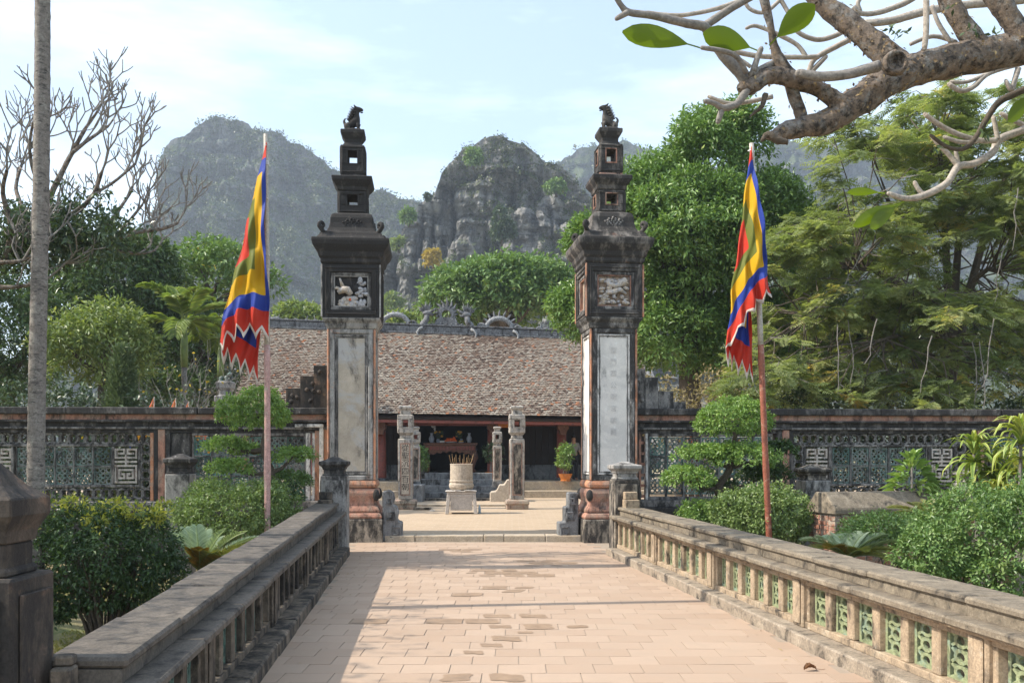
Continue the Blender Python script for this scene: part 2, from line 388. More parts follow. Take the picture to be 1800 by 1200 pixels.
M['bark'] = stone('lichened frangipani bark', (0.20, 0.155, 0.12), dk=0.42, sc=5.5, second=(0.25, 0.235, 0.215), sec=0.46, light=(0.34, 0.23, 0.10), li=0.62, bump=1.0, streak=1)
M['twig_pale'] = stone('pale frangipani twig', (0.36, 0.32, 0.275), dk=0.12, sc=4, second=(0.34, 0.29, 0.24), sec=0.45, bump=0.3, streak=1)
M['twig_grey'] = stone('grey twig bark', (0.215, 0.195, 0.175), dk=0.25, sc=3, bump=0.3, streak=1)
M['wood_dark'] = stone('dark trunk bark', (0.10, 0.08, 0.06), dk=0.3, sc=3, bump=0.8, streak=0.4)
M['column_grey'] = stone('pale rubbed column plaster', (0.42, 0.38, 0.33), dk=0.36, sc=2.6, second=(0.30, 0.29, 0.28), sec=0.46, light=(0.56, 0.53, 0.49), li=0.64)
M['column_panel'] = stone('cream column panel', (0.54, 0.47, 0.38), dk=0.2, sc=3, second=(0.44, 0.36, 0.28), sec=0.45)
M['brick_red'] = stone('old red brick', (0.32, 0.15, 0.10), dk=0.36, sc=3, second=(0.33, 0.27, 0.21), sec=0.48)
M['mortar'] = stone('old mortar', (0.36, 0.32, 0.27), dk=0.4, sc=4)
M['plastic'] = stone('worn beige plastic', (0.46, 0.42, 0.38), dk=0.2, sc=3, rough=0.5, bump=0.05)
def flat(name, c, rough=0.6, spec=0.4):
    m, nt = newmat(name); v = coords(nt); f = noise(nt, v, 9, 4)
    return finish(m, nt, mixc(nt, rng(nt, f, 0.3, 0.7), tuple(x*0.82 for x in c), tuple(min(1, x*1.15) for x in c)), rough, None, spec=spec)
M['ink'] = flat('black ink', (0.03, 0.028, 0.027), 0.8)
M['faint_ink'] = flat('faded ink', (0.56, 0.53, 0.50), 0.9)
M['orange'] = flat('orange skin', (0.72, 0.13, 0.02))
M['yellow'] = flat('yellow petals', (0.70, 0.36, 0.02))
M['porcelain'] = flat('blue and white porcelain', (0.36, 0.40, 0.48), 0.3)
M['white'] = flat('white paint', (0.75, 0.75, 0.74))
M['pot_orange'] = flat('orange glazed pot', (0.50, 0.17, 0.04), 0.35)
M['sign_red'] = flat('orange red signboard', (0.56, 0.10, 0.02))
M['sign_gold'] = flat('gold lettering', (0.72, 0.36, 0.03))
M['skin'] = flat('skin', (0.45, 0.25, 0.16))
M['grey_cloth'] = flat('grey cloth', (0.26, 0.25, 0.25), 0.9)
M['dark_cloth'] = flat('dark cloth', (0.03, 0.03, 0.035), 0.9)
M['hair'] = flat('black hair', (0.012, 0.01, 0.009))
M['bulb'] = flat('white glass bulb', (0.8, 0.8, 0.78), 0.2)
M['incense'] = flat('incense stick', (0.40, 0.26, 0.13), 0.8)
M['incense_red'] = flat('burnt incense stub', (0.34, 0.14, 0.09), 0.8)
M['paper'] = flat('paper', (0.7, 0.67, 0.62), 0.9)
M['bottle'] = flat('clear bluish plastic', (0.35, 0.45, 0.52), 0.2)
M['dead_leaf'] = flat('dead leaf', (0.16, 0.075, 0.03), 0.8)
M['damp'] = flat('damp brick film', (0.275, 0.182, 0.112), 0.55)

# tiles: colour differs from tile to tile (object random) and inside a tile
def paver(name, attr=False):
    m, nt = newmat(name); v = coords(nt, rnd=not attr)
    r = N(nt, 'ShaderNodeAttribute', attribute_name='rnd').outputs['Fac'] if attr else nt.nodes.new('ShaderNodeObjectInfo').outputs['Random']
    c = mixc(nt, r, (0.345, 0.244, 0.172), (0.40, 0.292, 0.212))
    c = mixc(nt, rng(nt, noise(nt, v, 5, 7, 0.65), 0.45, 0.75, 0, 0.6), c, (0.345, 0.262, 0.195))
    f = noise(nt, v, 40, 6, 0.7)
    c = mixc(nt, rng(nt, f, 0.6, 0.8, 0, 0.5), c, (0.36, 0.25, 0.17))
    return finish(m, nt, c, 0.85, f, 0.25, 0.006)
M['paver'] = paver('pinkish paving brick'); M['paver_far'] = paver('pinkish paving brick joined', True)
m, nt = newmat('sandy joint'); v = coords(nt, rnd=False)
M['joint'] = finish(m, nt, mixc(nt, noise(nt, v, 6, 6), (0.27, 0.215, 0.165), (0.34, 0.275, 0.21)), 0.95)
m, nt = newmat('courtyard brick paving'); v = coords(nt, rnd=False)
bt = N(nt, 'ShaderNodeTexBrick', {'Vector': v, 'Color1': (0.40, 0.30, 0.205, 1), 'Color2': (0.36, 0.268, 0.182, 1), 'Mortar': (0.42, 0.33, 0.24, 1), 'Scale': 1.0, 'Mortar Size': 0.012, 'Brick Width': 0.3, 'Row Height': 0.3})
cc = mixc(nt, rng(nt, noise(nt, v, 1.2, 8, 0.7), 0.35, 0.7, 0, 0.6), bt.outputs[0], (0.46, 0.35, 0.24))
M['courtyard'] = finish(m, nt, cc, 0.9, bt.outputs['Fac'], 0.2, 0.004)
m, nt = newmat('dry garden soil'); v = coords(nt, rnd=False)
cc = mixc(nt, rng(nt, noise(nt, v, 0.8, 8, 0.7), 0.4, 0.62), (0.20, 0.15, 0.085), (0.085, 0.105, 0.03))
cc = mixc(nt, rng(nt, noise(nt, v, 14, 8, 0.7), 0.4, 0.7, 0, 0.6), cc, (0.26, 0.22, 0.10))
M['soil'] = finish(m, nt, cc, 0.95, noise(nt, v, 20, 8, 0.7), 0.8, 0.04)
# roof tiles: each tile its own tone
m, nt = newmat('old clay roof tile')
a = N(nt, 'ShaderNodeAttribute', attribute_name='rnd').outputs['Fac']
r = nt.nodes.new('ShaderNodeValToRGB'); nt.links.new(a, r.inputs[0]); el = r.color_ramp.elements
el[0].position, el[0].color = 0.0, (0.06, 0.04, 0.032, 1); el[1].position, el[1].color = 1.0, (0.44, 0.17, 0.07, 1)
for p, c in ((0.24, (0.13, 0.085, 0.062)), (0.38, (0.21, 0.165, 0.13)), (0.60, (0.32, 0.285, 0.235)), (0.82, (0.25, 0.195, 0.145)), (0.93, (0.24, 0.12, 0.075))):
    e = el.new(p); e.color = c4(c)
v = coords(nt, rnd=False)
cc = mixc(nt, rng(nt, noise(nt, v, 9, 6, 0.7), 0.40, 0.66, 0, 0.75), r.outputs[0], (0.10, 0.068, 0.05))
cc = mixc(nt, rng(nt, noise(nt, v, 0.55, 6, 0.65), 0.50, 0.70, 0, 0.5), cc, (0.13, 0.08, 0.055))
M['roof_tile'] = finish(m, nt, cc, 0.9)

# limestone
def rock(name, c1, c2, moss, sc, mossk):
    m, nt = newmat(name); v = nt.nodes.new('ShaderNodeTexCoord').outputs['Object']
    n2 = noise(nt, v, 0.15*sc, 12, 0.78, stretch=(1, 1, 0.30)); n4 = noise(nt, v, 0.22*sc, 10, 0.76, stretch=(0.35, 0.35, 2.0), dist=0.5)
    c = mixc(nt, rng(nt, n2, 0.38, 0.60), c1, c2)
    c = mixc(nt, rng(nt, n4, 0.50, 0.60, 0, 0.8), c, tuple(x*0.35 for x in c1))
    c = mixc(nt, rng(nt, noise(nt, v, 0.05*sc, 8, 0.7, stretch=(1.6, 1.6, 0.16)), 0.60, 0.70, 0, 0.75), c, (0.46, 0.45, 0.43))
    g = nt.nodes.new('ShaderNodeNewGeometry').outputs['Normal']; z = N(nt, 'ShaderNodeSeparateXYZ', {0: g}).outputs[2]
    mk = mathn(nt, 'ADD', mathn(nt, 'MULTIPLY', z, 0.35), noise(nt, v, 0.05*sc, 10, 0.75))
    c = mixc(nt, rng(nt, mk, mossk, mossk+0.12, 0, 0.85), c, moss)
    return finish(m, nt, c, 0.95, mathn(nt, 'ADD', n2, n4), 1.0, 2.0/sc)
M['rock_far'] = rock('hazy limestone', (0.085, 0.085, 0.088), (0.27, 0.265, 0.26), (0.06, 0.088, 0.032), 1.0, 0.53)
M['rock_near'] = rock('grey limestone', (0.105, 0.102, 0.097), (0.36, 0.345, 0.32), (0.07, 0.088, 0.03), 2.3, 0.70)
M['forest_hill'] = rock('wooded limestone', (0.09, 0.088, 0.082), (0.19, 0.185, 0.175), (0.065, 0.09, 0.03), 1.0, 0.50)

# ------------------------------------------------------------------ ground, hills, haze
def sheet(name, x0, x1, y0, y1, z, mat):
    b = MB(); b.add([(x0, y0, z), (x1, y0, z), (x1, y1, z), (x0, y1, z)], [(0, 1, 2, 3)])
    return tag(b.build(name, mat), kind='structure')
GZ = -0.42
sheet('ground', -1200, 1200, -60, 1500, GZ, M['soil'])

def mountain(name, out, D, depth, mat, seed, amp, pw=1.6, step=1.5, rows=140, label=None):
    xs = np.arange(out[0][0], out[-1][0]+0.1, step); ys = np.interp(xs, [p[0] for p in out], [p[1] for p in out])
    k = D/F; X = (xs-900)*k; H = EYE - (ys-800)*k
    H = H + (fbm(np.stack([X*0.12, X*0+seed, X*0], -1), 4, seed)-0.5)*amp*0.3
    tf = np.concatenate([np.linspace(0, 1, rows), np.linspace(1.04, 1.6, 14)])
    T, XX = np.meshgrid(tf, X, indexing='ij'); HH = np.broadcast_to(H, T.shape)
    front = T <= 1
    base = GZ - 2
    Z = np.where(front, base + (HH-base)*np.clip(T, 0, 1), HH - (T-1)*HH*0.7)
    Yd = np.where(front, -depth*(1-np.clip(T, 0, 1))**pw, (T-1)*depth*1.4)
    p = np.stack([XX, Yd*0.6, Z], -1)
    big = fbm(p*(1.0/(amp*3.2)), 4, seed+3); rid = fbm(p*np.array([1, 1, 0.4])/(amp*1.5), 5, seed+9, ridge=True)
    strat = fbm(p*np.array([0.25, 0.25, 1.5])/(amp*0.9), 4, seed+17, ridge=True); cr = fbm(p/(amp*0.35), 4, seed+23)
    tz = p[..., 2]/(amp*1.15) + (big-0.5)*3.2 + p[..., 0]/(amp*9); ft = tz-np.floor(tz); ledge = np.clip(ft*1.25, 0, 1)**2
    vc = fbm(p*np.array([1, .6, .13])/(amp*0.75), 3, seed+41, ridge=True)**7
    disp = -(ledge-0.4)*amp*0.55 + vc*amp*1.5 + (big-0.5)*amp*2.6 + (rid-0.5)*amp*1.6 + (strat-0.5)*amp*0.9 + (cr-0.5)*amp*0.8
    edge = np.clip(np.abs(T-1)*9, 0.12, 1)
    Y = D + Yd + disp*edge; Z = Z + (strat-0.5)*amp*0.35*edge + (cr-0.5)*amp*0.3
    V = np.stack([XX, Y, Z], -1).reshape(-1, 3); r, c = T.shape
    i = (np.arange(r-1)[:, None]*c + np.arange(c-1)[None]).ravel()
    me = npmesh(name, V, np.stack([i, i+1, i+c+1, i+c], 1), mat)
    tag(obj(name, me), label, kind='structure')
    return V.reshape(r, c, 3), rows
MT = []
MT.append(mountain('hill', [(150, 470), (215, 420), (262, 385), (283, 345), (287, 268), (300, 250), (330, 234), (362, 210), (385, 206), (415, 209), (462, 226), (480, 232), (540, 262), (600, 305), (650, 330), (700, 345), (737, 354), (800, 420), (900, 520), (960, 620)], 430, 135, M['rock_far'], 5, 12, label='hazy blue limestone mountain with a steep nose on its left'))
MT.append(mountain('hill', [(610, 600), (660, 500), (690, 432), (705, 408), (735, 362), (765, 335), (775, 305), (800, 275), (822, 258), (858, 246), (880, 244), (905, 252), (935, 262), (960, 280), (985, 285), (1005, 300), (1018, 325), (1045, 350), (1100, 400), (1180, 470), (1260, 560)], 180, 50, M['rock_near'], 31, 5.6, pw=1.9, label='grey layered limestone crag rising behind the temple roof'))
MT.append(mountain('hill', [(880, 420), (960, 300), (990, 282), (1015, 266), (1040, 258), (1065, 254), (1098, 248), (1120, 256), (1142, 266), (1190, 285), (1250, 300), (1330, 262), (1390, 246), (1450, 262), (1500, 245), (1580, 225), (1660, 262), (1760, 300), (1900, 290), (2000, 380)], 560, 190, M['forest_hill'], 51, 14, step=2.6, label='green and grey wooded ridge behind the right gate pillar'))
M['hill_leaf'] = leafmat('hill scrub leaf', [(0, (0.035, 0.05, 0.02)), (0.5, (0.07, 0.095, 0.032)), (1, (0.15, 0.16, 0.06))], trans=0.15)
R = np.random.default_rng(11)
for q, ((V, rows), n, sz, thr, nm) in enumerate(zip(MT, (13000, 3000, 5200), (1.25, 0.5, 1.9), (0.455, 0.55, 0.45), ('hazy scrub clinging to the far left mountain', 'scrub clinging to the grey crag', 'scrub woodland covering the far right ridge'))):
    r, c = V.shape[:2]; lv = Leaves()
    i = R.integers(2, rows+1, n*6); j = R.integers(0, c, n*6); p = V[i, j]
    s = fbm(p*np.array([1, 1, 0.7])*(0.026, 0.07, 0.02)[q], 4, 77+q) + np.where(i > rows-4, 0.05, 0); p = p[s > thr][:n]
    k = 9; b = np.repeat(p, k, 0) + R.normal(size=(len(p)*k, 3))*sz*0.55; b[:, 1] -= sz*0.3; b[:, 2] += sz*0.4
    V2, F2 = leaf_arrays(b, R.normal(size=b.shape), R.normal(size=b.shape)*0.6 + np.array([0, -0.3, 0.8]), sz*R.uniform(0.5, 1.1, len(b)), sz*R.uniform(0.4, 0.8, len(b)))
    lv.add(V2, F2, np.repeat(R.normal(0.5, 0.22, len(p)), k)*0.7 + R.random(len(b))*0.3)
    tag(lv.obj('mountain_scrub', M['hill_leaf']), nm, None, None, 'stuff')
    del lv

hz = MB().box(-900, 900, -25, 800, GZ-1.2, 215)
hm, nt = newmat('thin bluish air')
pv = N(nt, 'ShaderNodeVolumePrincipled', {'Color': (0.78, 0.88, 1.0, 1), 'Density': 0.00052, 'Anisotropy': 0.25})
o_ = nt.nodes.new('ShaderNodeOutputMaterial'); nt.links.new(pv.outputs[0], o_.inputs['Volume'])
hm.volume_intersection_method = 'FAST' if hasattr(hm, 'volume_intersection_method') else None
tag(hz.build('haze', hm), 'thin blue haze in the air', None, None, 'stuff')

# ------------------------------------------------------------------ walkway
def XL(Y): return -1.957 - 0.0992*(Y-8.46)       # inner kerb lines
def XR(Y): return 1.58 - 0.123*(Y-14.4)
wk = MB()
wk.add([(XL(-2)-0.7, -2, 0.0), (XR(-2)+0.7, -2, 0.0), (XR(17.6)+0.9, 17.6, 0.0), (XL(17.6)-0.9, 17.6, 0.0),
        (XL(-2)-0.7, -2, GZ-0.05), (XR(-2)+0.7, -2, GZ-0.05), (XR(17.6)+0.9, 17.6, GZ-0.05), (XL(17.6)-0.9, 17.6, GZ-0.05)],
       [(0, 1, 2, 3), (0, 4, 5, 1), (1, 5, 6, 2), (2, 6, 7, 3), (3, 7, 4, 0)])
walk = tag(wk.build('walkway', M['joint']), 'brick paved walkway leading to the gate', None, None, 'structure')
TW, TD, TH = 0.36, 0.285, 0.004
tile_me = [mesh_of(MB().box(-TW/2+0.004, TW/2-0.004, -TD/2+0.003, TD/2-0.003, -0.01, TH, 0.0015), 'paving_tile', M['paver']) for _ in range(4)]
TILES = []; far = Leaves(); y = 3.0; row = 0; cnt = 0
while y < 17.2:
    x = -2.9 + (row % 2)*TW/2 + random.uniform(-0.02, 0.02); cx = -0.11*(y-8)
    while x < 2.9:
        X = x + cx*0 - 0.111*(y-8.0)
        if XL(y)-0.1 < X < XR(y)+0.1:
            px = 900 + X/y*F
            TILES.append((X, y)); tz = random.uniform(-0.0008, 0.0008)
            if y > 6.35 and cnt < 300 and -30 < px < 1830:
                t = piece('paving_tile', random.choice(tile_me), walk, (X, y, tz), (random.uniform(-0.003, 0.003), random.uniform(-0.003, 0.003), random.uniform(-0.006, 0.006))); cnt += 1
            else:
                m4 = Matrix.Translation((X, y, tz)) @ Matrix.Rotation(random.uniform(-0.006, 0.006), 4, 'Z')
                b = MB(); b.M = m4; b.box(-TW/2+0.004, TW/2-0.004, -TD/2+0.003, TD/2-0.003, -0.01, TH, 0.0015)
                far.add(np.array(b.v), np.array(b.f), np.array([random.random()]), 8)
        x += TW
    y += TD; row += 1
tag(far.obj('paving_tile', M['paver_far'], walk), kind='stuff')
# damp spots left on the bricks
dpi = 0; wet = set()
for px, py, wx, wy in ((645, 1092, 26, 5), (905, 1082, 27, 5), (868, 1093, 20, 5), (975, 1099, 28, 4), (1035, 1099, 24, 3), (886, 1110, 20, 5), (919, 1121, 22, 4), (825, 1135, 24, 7), (795, 1090, 12, 3),
                       (800, 1092, 25, 5), (895, 1006, 55, 5), (860, 1001, 40, 4), (945, 1010, 40, 3), (840, 1004, 30, 4), (890, 1032, 24, 3), (835, 1044, 18, 2), (925, 1192, 28, 8), (828, 1196, 26, 8), (925, 1036, 20, 2), (950, 988, 60, 4), (800, 966, 35, 2)):
    Y = 1.59*F/(py-800); k = Y/F; X = (px-900)*k; hx, hy = wx*k, wy*Y*k/1.59
    for tx, ty in TILES:
        ex, ey = (tx-X)/(hx+TW*.25), (ty-Y)/(hy+TD*.30)
        if ex*ex + ey*ey > 1 or random.random() < .15 or (tx, ty) in wet: continue
        wet.add((tx, ty))
        dpi += 1; n = 22; pts = []; ph = random.uniform(0, 9); full = max(.4, 1.25-(ex*ex+ey*ey)*.9)*random.uniform(.85, 1.05)
        for q in range(n):
            a = 2*PI*q/n; c_, s_ = math.cos(a), math.sin(a); m_ = max(abs(c_)/(TW*.485), abs(s_)/(TD*.485)); r0 = 1/m_
            g = min(1, full*(1 + .16*math.sin(2*a+ph) + .07*math.sin(4*a+ph*2) + random.uniform(-.02, .02)))
            pts.append((tx + c_*r0*g, ty + s_*r0*min(1, g*1.1), TH+0.0035))
        b = MB(); b.add(pts, [tuple(range(n))]); b.build('damp_patch', M['damp'], walk)

# courtyard beyond the gate, one step up
CZ = 0.115
cb = MB().box(-40, 40, 17.62, 80, GZ-0.06, CZ-0.004)
tag(cb.build('courtyard', M['courtyard']), 'sandy brick courtyard beyond the gate', None, None, 'structure')
st = tag(MB().box(-2.34, 1.26, 17.34, 17.55, GZ-0.1, 0.08).build('threshold', M['joint']), 'stone threshold step between the two gate pillars', None, None, 'structure')
for a, b_ in ((-2.36, -1.8), (-1.795, -0.53), (-0.525, -0.15), (-0.145, 0.62), (0.625, 1.28)):
    MB().box(a+0.003, b_-0.003, 17.26+random.uniform(-.012, .012), 17.64, -0.02, CZ+0.004+random.uniform(-.004, .004)).build('kerb_stone', M['step_tan'], st, bevel=0.012)

# ------------------------------------------------------------------ balustrades
def balustrade(side, label, mats):
    inn = XR if side > 0 else XL
    topf = (lambda Y: 0.72+0.006*(Y-5.75)) if side > 0 else (lambda Y: 0.70+0.0136*(Y-4.18))
    root = thing('balustrade', label, 'balustrade', (inn(10), 10, 0), 0, 'balustrades along the walkway')
    def fn(p): return Vector((inn(p.y) + side*p.x - inn(10), p.y-10, (p.z*topf(p.y)/0.76 if p.z > 0 else p.z)))
    ang = math.atan(0.123 if side > 0 else 0.0992)
    mk, ms, mt_, mtile = mats
    far, near = 15.0, (1.5 if side > 0 else 4.02)
    y = far; i = 0
    while y > near+0.2:                                    # kerb and coping stones, butted end to end
        L = random.uniform(0.9, 1.3); y2 = max(near, y-L)
        def seg(x0, x1, z0, z1, j=0.0):
            b = MB(fn); n = 3
            ys = [y2+0.004 + (y-y2-0.008)*q/n for q in range(n+1)]
            d = random.uniform(-j, j)
            b.loft([[(x0+d, yy, z0), (x1+d, yy, z0), (x1+d, yy, z1+d*0.5), (x0+d, yy, z1+d*0.5)] for yy in ys]); return b
        seg(0, 0.52, -0.45, 0.118, 0.008).build('kerb_stone', mk, root, bevel=0.014)
        seg(0.06, 0.55, 0.575, 0.632, 0.006).build('ledge_stone', mt_, root, bevel=0.012)
        seg(0.21, 0.50, 0.634, 0.706, 0.003).build('riser', mt_, root)
        seg(0.18, 0.55, 0.708, 0.76, 0.006).build('coping_stone', mt_, root, bevel=0.014)
        y = y2; i += 1
    def run(x0, x1, z0, z1, nm, mat, bev=0.006):
        b = MB(fn); n = 24; b.loft([[(x0, yy, z0), (x1, yy, z0), (x1, yy, z1), (x0, yy, z1)] for yy in np.linspace(near, far, n)]); b.build(nm, mat, root, bevel=bev)
    run(0.165, 0.43, 0.116, 0.175, 'sill', ms); run(0.165, 0.43, 0.50, 0.552, 'beam', ms); run(0.10, 0.50, 0.552, 0.573, 'moulding', ms)
    posts = [far-0.02] + [12.72, 10.42, 8.14, 5.62, 3.2]
    tw, th = 0.20, 0.325
    tb = MB()                                              # pierced tile with a lattice of diamonds and discs
    for x0, x1, z0, z1 in ((-tw/2, -tw/2+.022, 0, th), (tw/2-.022, tw/2, 0, th), (-tw/2+.022, tw/2-.022, 0, .02), (-tw/2+.022, tw/2-.022, th-.02, th)): tb.box(x0, x1, -.016, .016, z0, z1)
    for k in range(3):
        cz = th*(k+0.5)/3; tb.ring(0, cz, 0.054, 0.030, -.013, .013, 10)
        for sx in (-1, 1):
            for sz in (-1, 1):
                b0 = MB(); b0.M = Matrix.Translation((sx*0.058, 0, cz+sz*0.036)) @ Matrix.Rotation(sx*sz*rad(-40), 4, 'Y'); b0.box(-.03, .03, -.012, .012, -.010, .010); tb.add(b0.v, b0.f)
    tme = mesh_of(tb, 'lattice_tile', mtile)
    for a, b_ in zip(posts[:-1], posts[1:]):
        lo = b_ + 0.11; hi = a - 0.11
        if b_ > near:
            b = MB(fn); b.box(0.14, 0.45, b_-0.10, b_+0.10, 0.117, 0.574); b.build('post', ms, root, bevel=0.012)
            b = MB(fn); b.box(0.126, 0.1385, b_-0.072, b_+0.072, 0.15, 0.535); b.build('post_panel', ms, root, bevel=0.008)
        n = 6; pit = (hi-lo)/n
        for q in range(n+1):
            yc = lo + q*pit
            if yc < near+0.05: continue
            hw = 0.050 if 0 < q < n else 0.03
            b = MB(fn); b.box(0.175, 0.42, yc-hw, yc+hw, 0.174, 0.501, 0.003); b.build('pier', ms, root, bevel=0.008)
            if q < n and yc+pit*0.5 > near:
                ym = yc + pit*0.5; s = topf(ym)/0.76
                piece('lattice_tile', tme, root, (inn(ym)+side*0.238-inn(10), ym-10, 0.175*s), (0, 0, rad(90)+ang), scale=((pit-0.1)/tw, 1, s))
    return root
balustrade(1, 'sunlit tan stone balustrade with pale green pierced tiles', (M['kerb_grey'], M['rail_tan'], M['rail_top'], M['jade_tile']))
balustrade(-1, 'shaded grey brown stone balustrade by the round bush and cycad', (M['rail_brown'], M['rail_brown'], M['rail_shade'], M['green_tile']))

# ------------------------------------------------------------------ capped stone posts
def stone_post(label, x, y, w, z0, zb, zc, zr, mat, mcap, rot=0, panel=True, capw=1.0):
    r = thing('stone_post', label, 'post', (x, y, z0), rot, 'capped stone posts')
    h = w/2
    b = MB(); b.box(-h, h, -h, h, 0, zb-z0); b.build('shaft', mat, r, bevel=0.012)
    if panel:
        b = MB(); e = 0.05
        for R4 in (0, 90, -90):
            b.M = Matrix.Rotation(rad(R4), 4, 'Z')
            b.box(-h+e, h-e, -h-0.014, -h-0.001, 0.12, zb-z0-0.07)
        b.build('panel', mat, r, bevel=0.006)
    n = h*0.84*capw; c = h*1.12*capw
    b = MB(); b.sq([(zb-z0+0.001, n*1.05), (zb-z0+0.03, n*1.05), (zb-z0+0.031, n*0.93), (zb+(zc-zb)*0.42-z0, n*0.93)]); b.build('neck', mcap, r, bevel=0.008)
    b = MB(); q = zb+(zc-zb)*0.42-z0
    b.sq([(q+0.001, n), (q+(zc-zb)*0.16, n*1.06), (q+(zc-zb)*0.36, c), (zc-z0, c), (zc-z0+0.002, c*0.97), (zc+(zr-zc)*0.35-z0, c*0.6), (zr-z0, c*0.16)]); b.build('cap', mcap, r, bevel=0.008)
    return r
stone_post('large mouldy brown capped post, darkened for canopy shade, at the near end of the shaded balustrade', -2.235, 4.0, 0.37, GZ, 1.09, 1.42, 1.57, M['post_brown'], M['post_brown'], rad(1), capw=0.84)
stone_post('grey capped post where the shaded balustrade meets the gate', -2.89, 15.22, 0.41, GZ, 1.27, 1.50, 1.58, M['post_grey'], M['wall_dark'], rad(4))
stone_post('grey capped post where the sunlit balustrade meets the gate', 1.83, 15.16, 0.42, GZ, 1.21, 1.44, 1.50, M['base_block'], M['post_grey'], rad(6))
stone_post('dark grey capped post by the orange pilaster and the round bush', XP(310, 15.4), 15.6, 0.40, GZ, ZP(833, 15.4), ZP(806, 15.4), ZP(797, 15.4), M['post_grey'], M['wall_dark'], rad(3), False)
stone_post('mottled grey capped post beside the end of the brick tomb', XP(1436, 14.6), 14.8, 0.40, GZ, ZP(844, 14.6), ZP(824, 14.6), ZP(815, 14.6), M['post_grey'], M['base_block'], rad(5), False)
stone_post('grey capped post among the striped dracaena leaves', XP(1724, 13.6), 13.8, 0.42, GZ, ZP(849, 13.6), ZP(830, 13.6), ZP(820, 13.6), M['post_grey'], M['wall_frame'], rad(5), False)
# small stepped ends where rail meets post
for nm, x, y, s in (('stepped stone rail end against the near brown post', -1.955, 4.06, 0.4), ('stepped stone rail end against the dark grey gate post', XL(14.8)-0.38, 14.82, 1.0), ('stepped stone rail end against the pale gate post', XR(14.78)+0.36, 14.78, 1.0)):
    t = thing('rail_end', nm, 'rail end', (x, y, 0.60 if s > .5 else .56), rad(6), 'stepped ends of the rails')
    MB().box(-0.11*s, 0.11*s, -0.10*s, 0.17*s, 0.0, 0.30*s).build('lower_step', M['rail_brown'] if x < 0 else M['rail_tan'], t, bevel=0.01)
    MB().box(-0.10*s, 0.10*s, 0.0*s, 0.17*s, 0.302*s, 0.42*s).build('upper_step', M['rail_brown'] if x < 0 else M['rail_tan'], t, bevel=0.01)
# ------------------------------------------------------------------ gate pillars
K = 16.6/F
def zp(py): return EYE - (py-800)*np.interp(py, [188, 380, 412, 419, 430, 462, 560, 575, 960], [17.85, 17.70, 17.30, 17.12, 17.12, 17.20, 17.20, 17.26, 17.26])/F
def panel_frame(b, side, half, x0, x1, z0, z1, wdt, proud, depth0=0.0):
    """four bars round a rectangle on one side of a square shaft"""
    b.M = Matrix.Rotation(side, 4, 'Z'); y0, y1 = -half-proud, -half+0.01-depth0
    b.box(x0, x1, y0, y1, z1-wdt, z1); b.box(x0, x1, y0, y1, z0, z0+wdt)
    b.box(x0, x0+wdt, y0, y1, z0+wdt, z1-wdt); b.box(x1-wdt, x1, y0, y1, z0+wdt, z1-wdt); b.M = None
SIDES = [0, PI/2, PI, -PI/2]
M['relief_back'] = stone('stained niche back', (0.34, 0.25, 0.18), dk=0.35, sc=4, second=(0.30, 0.28, 0.27), sec=0.45)
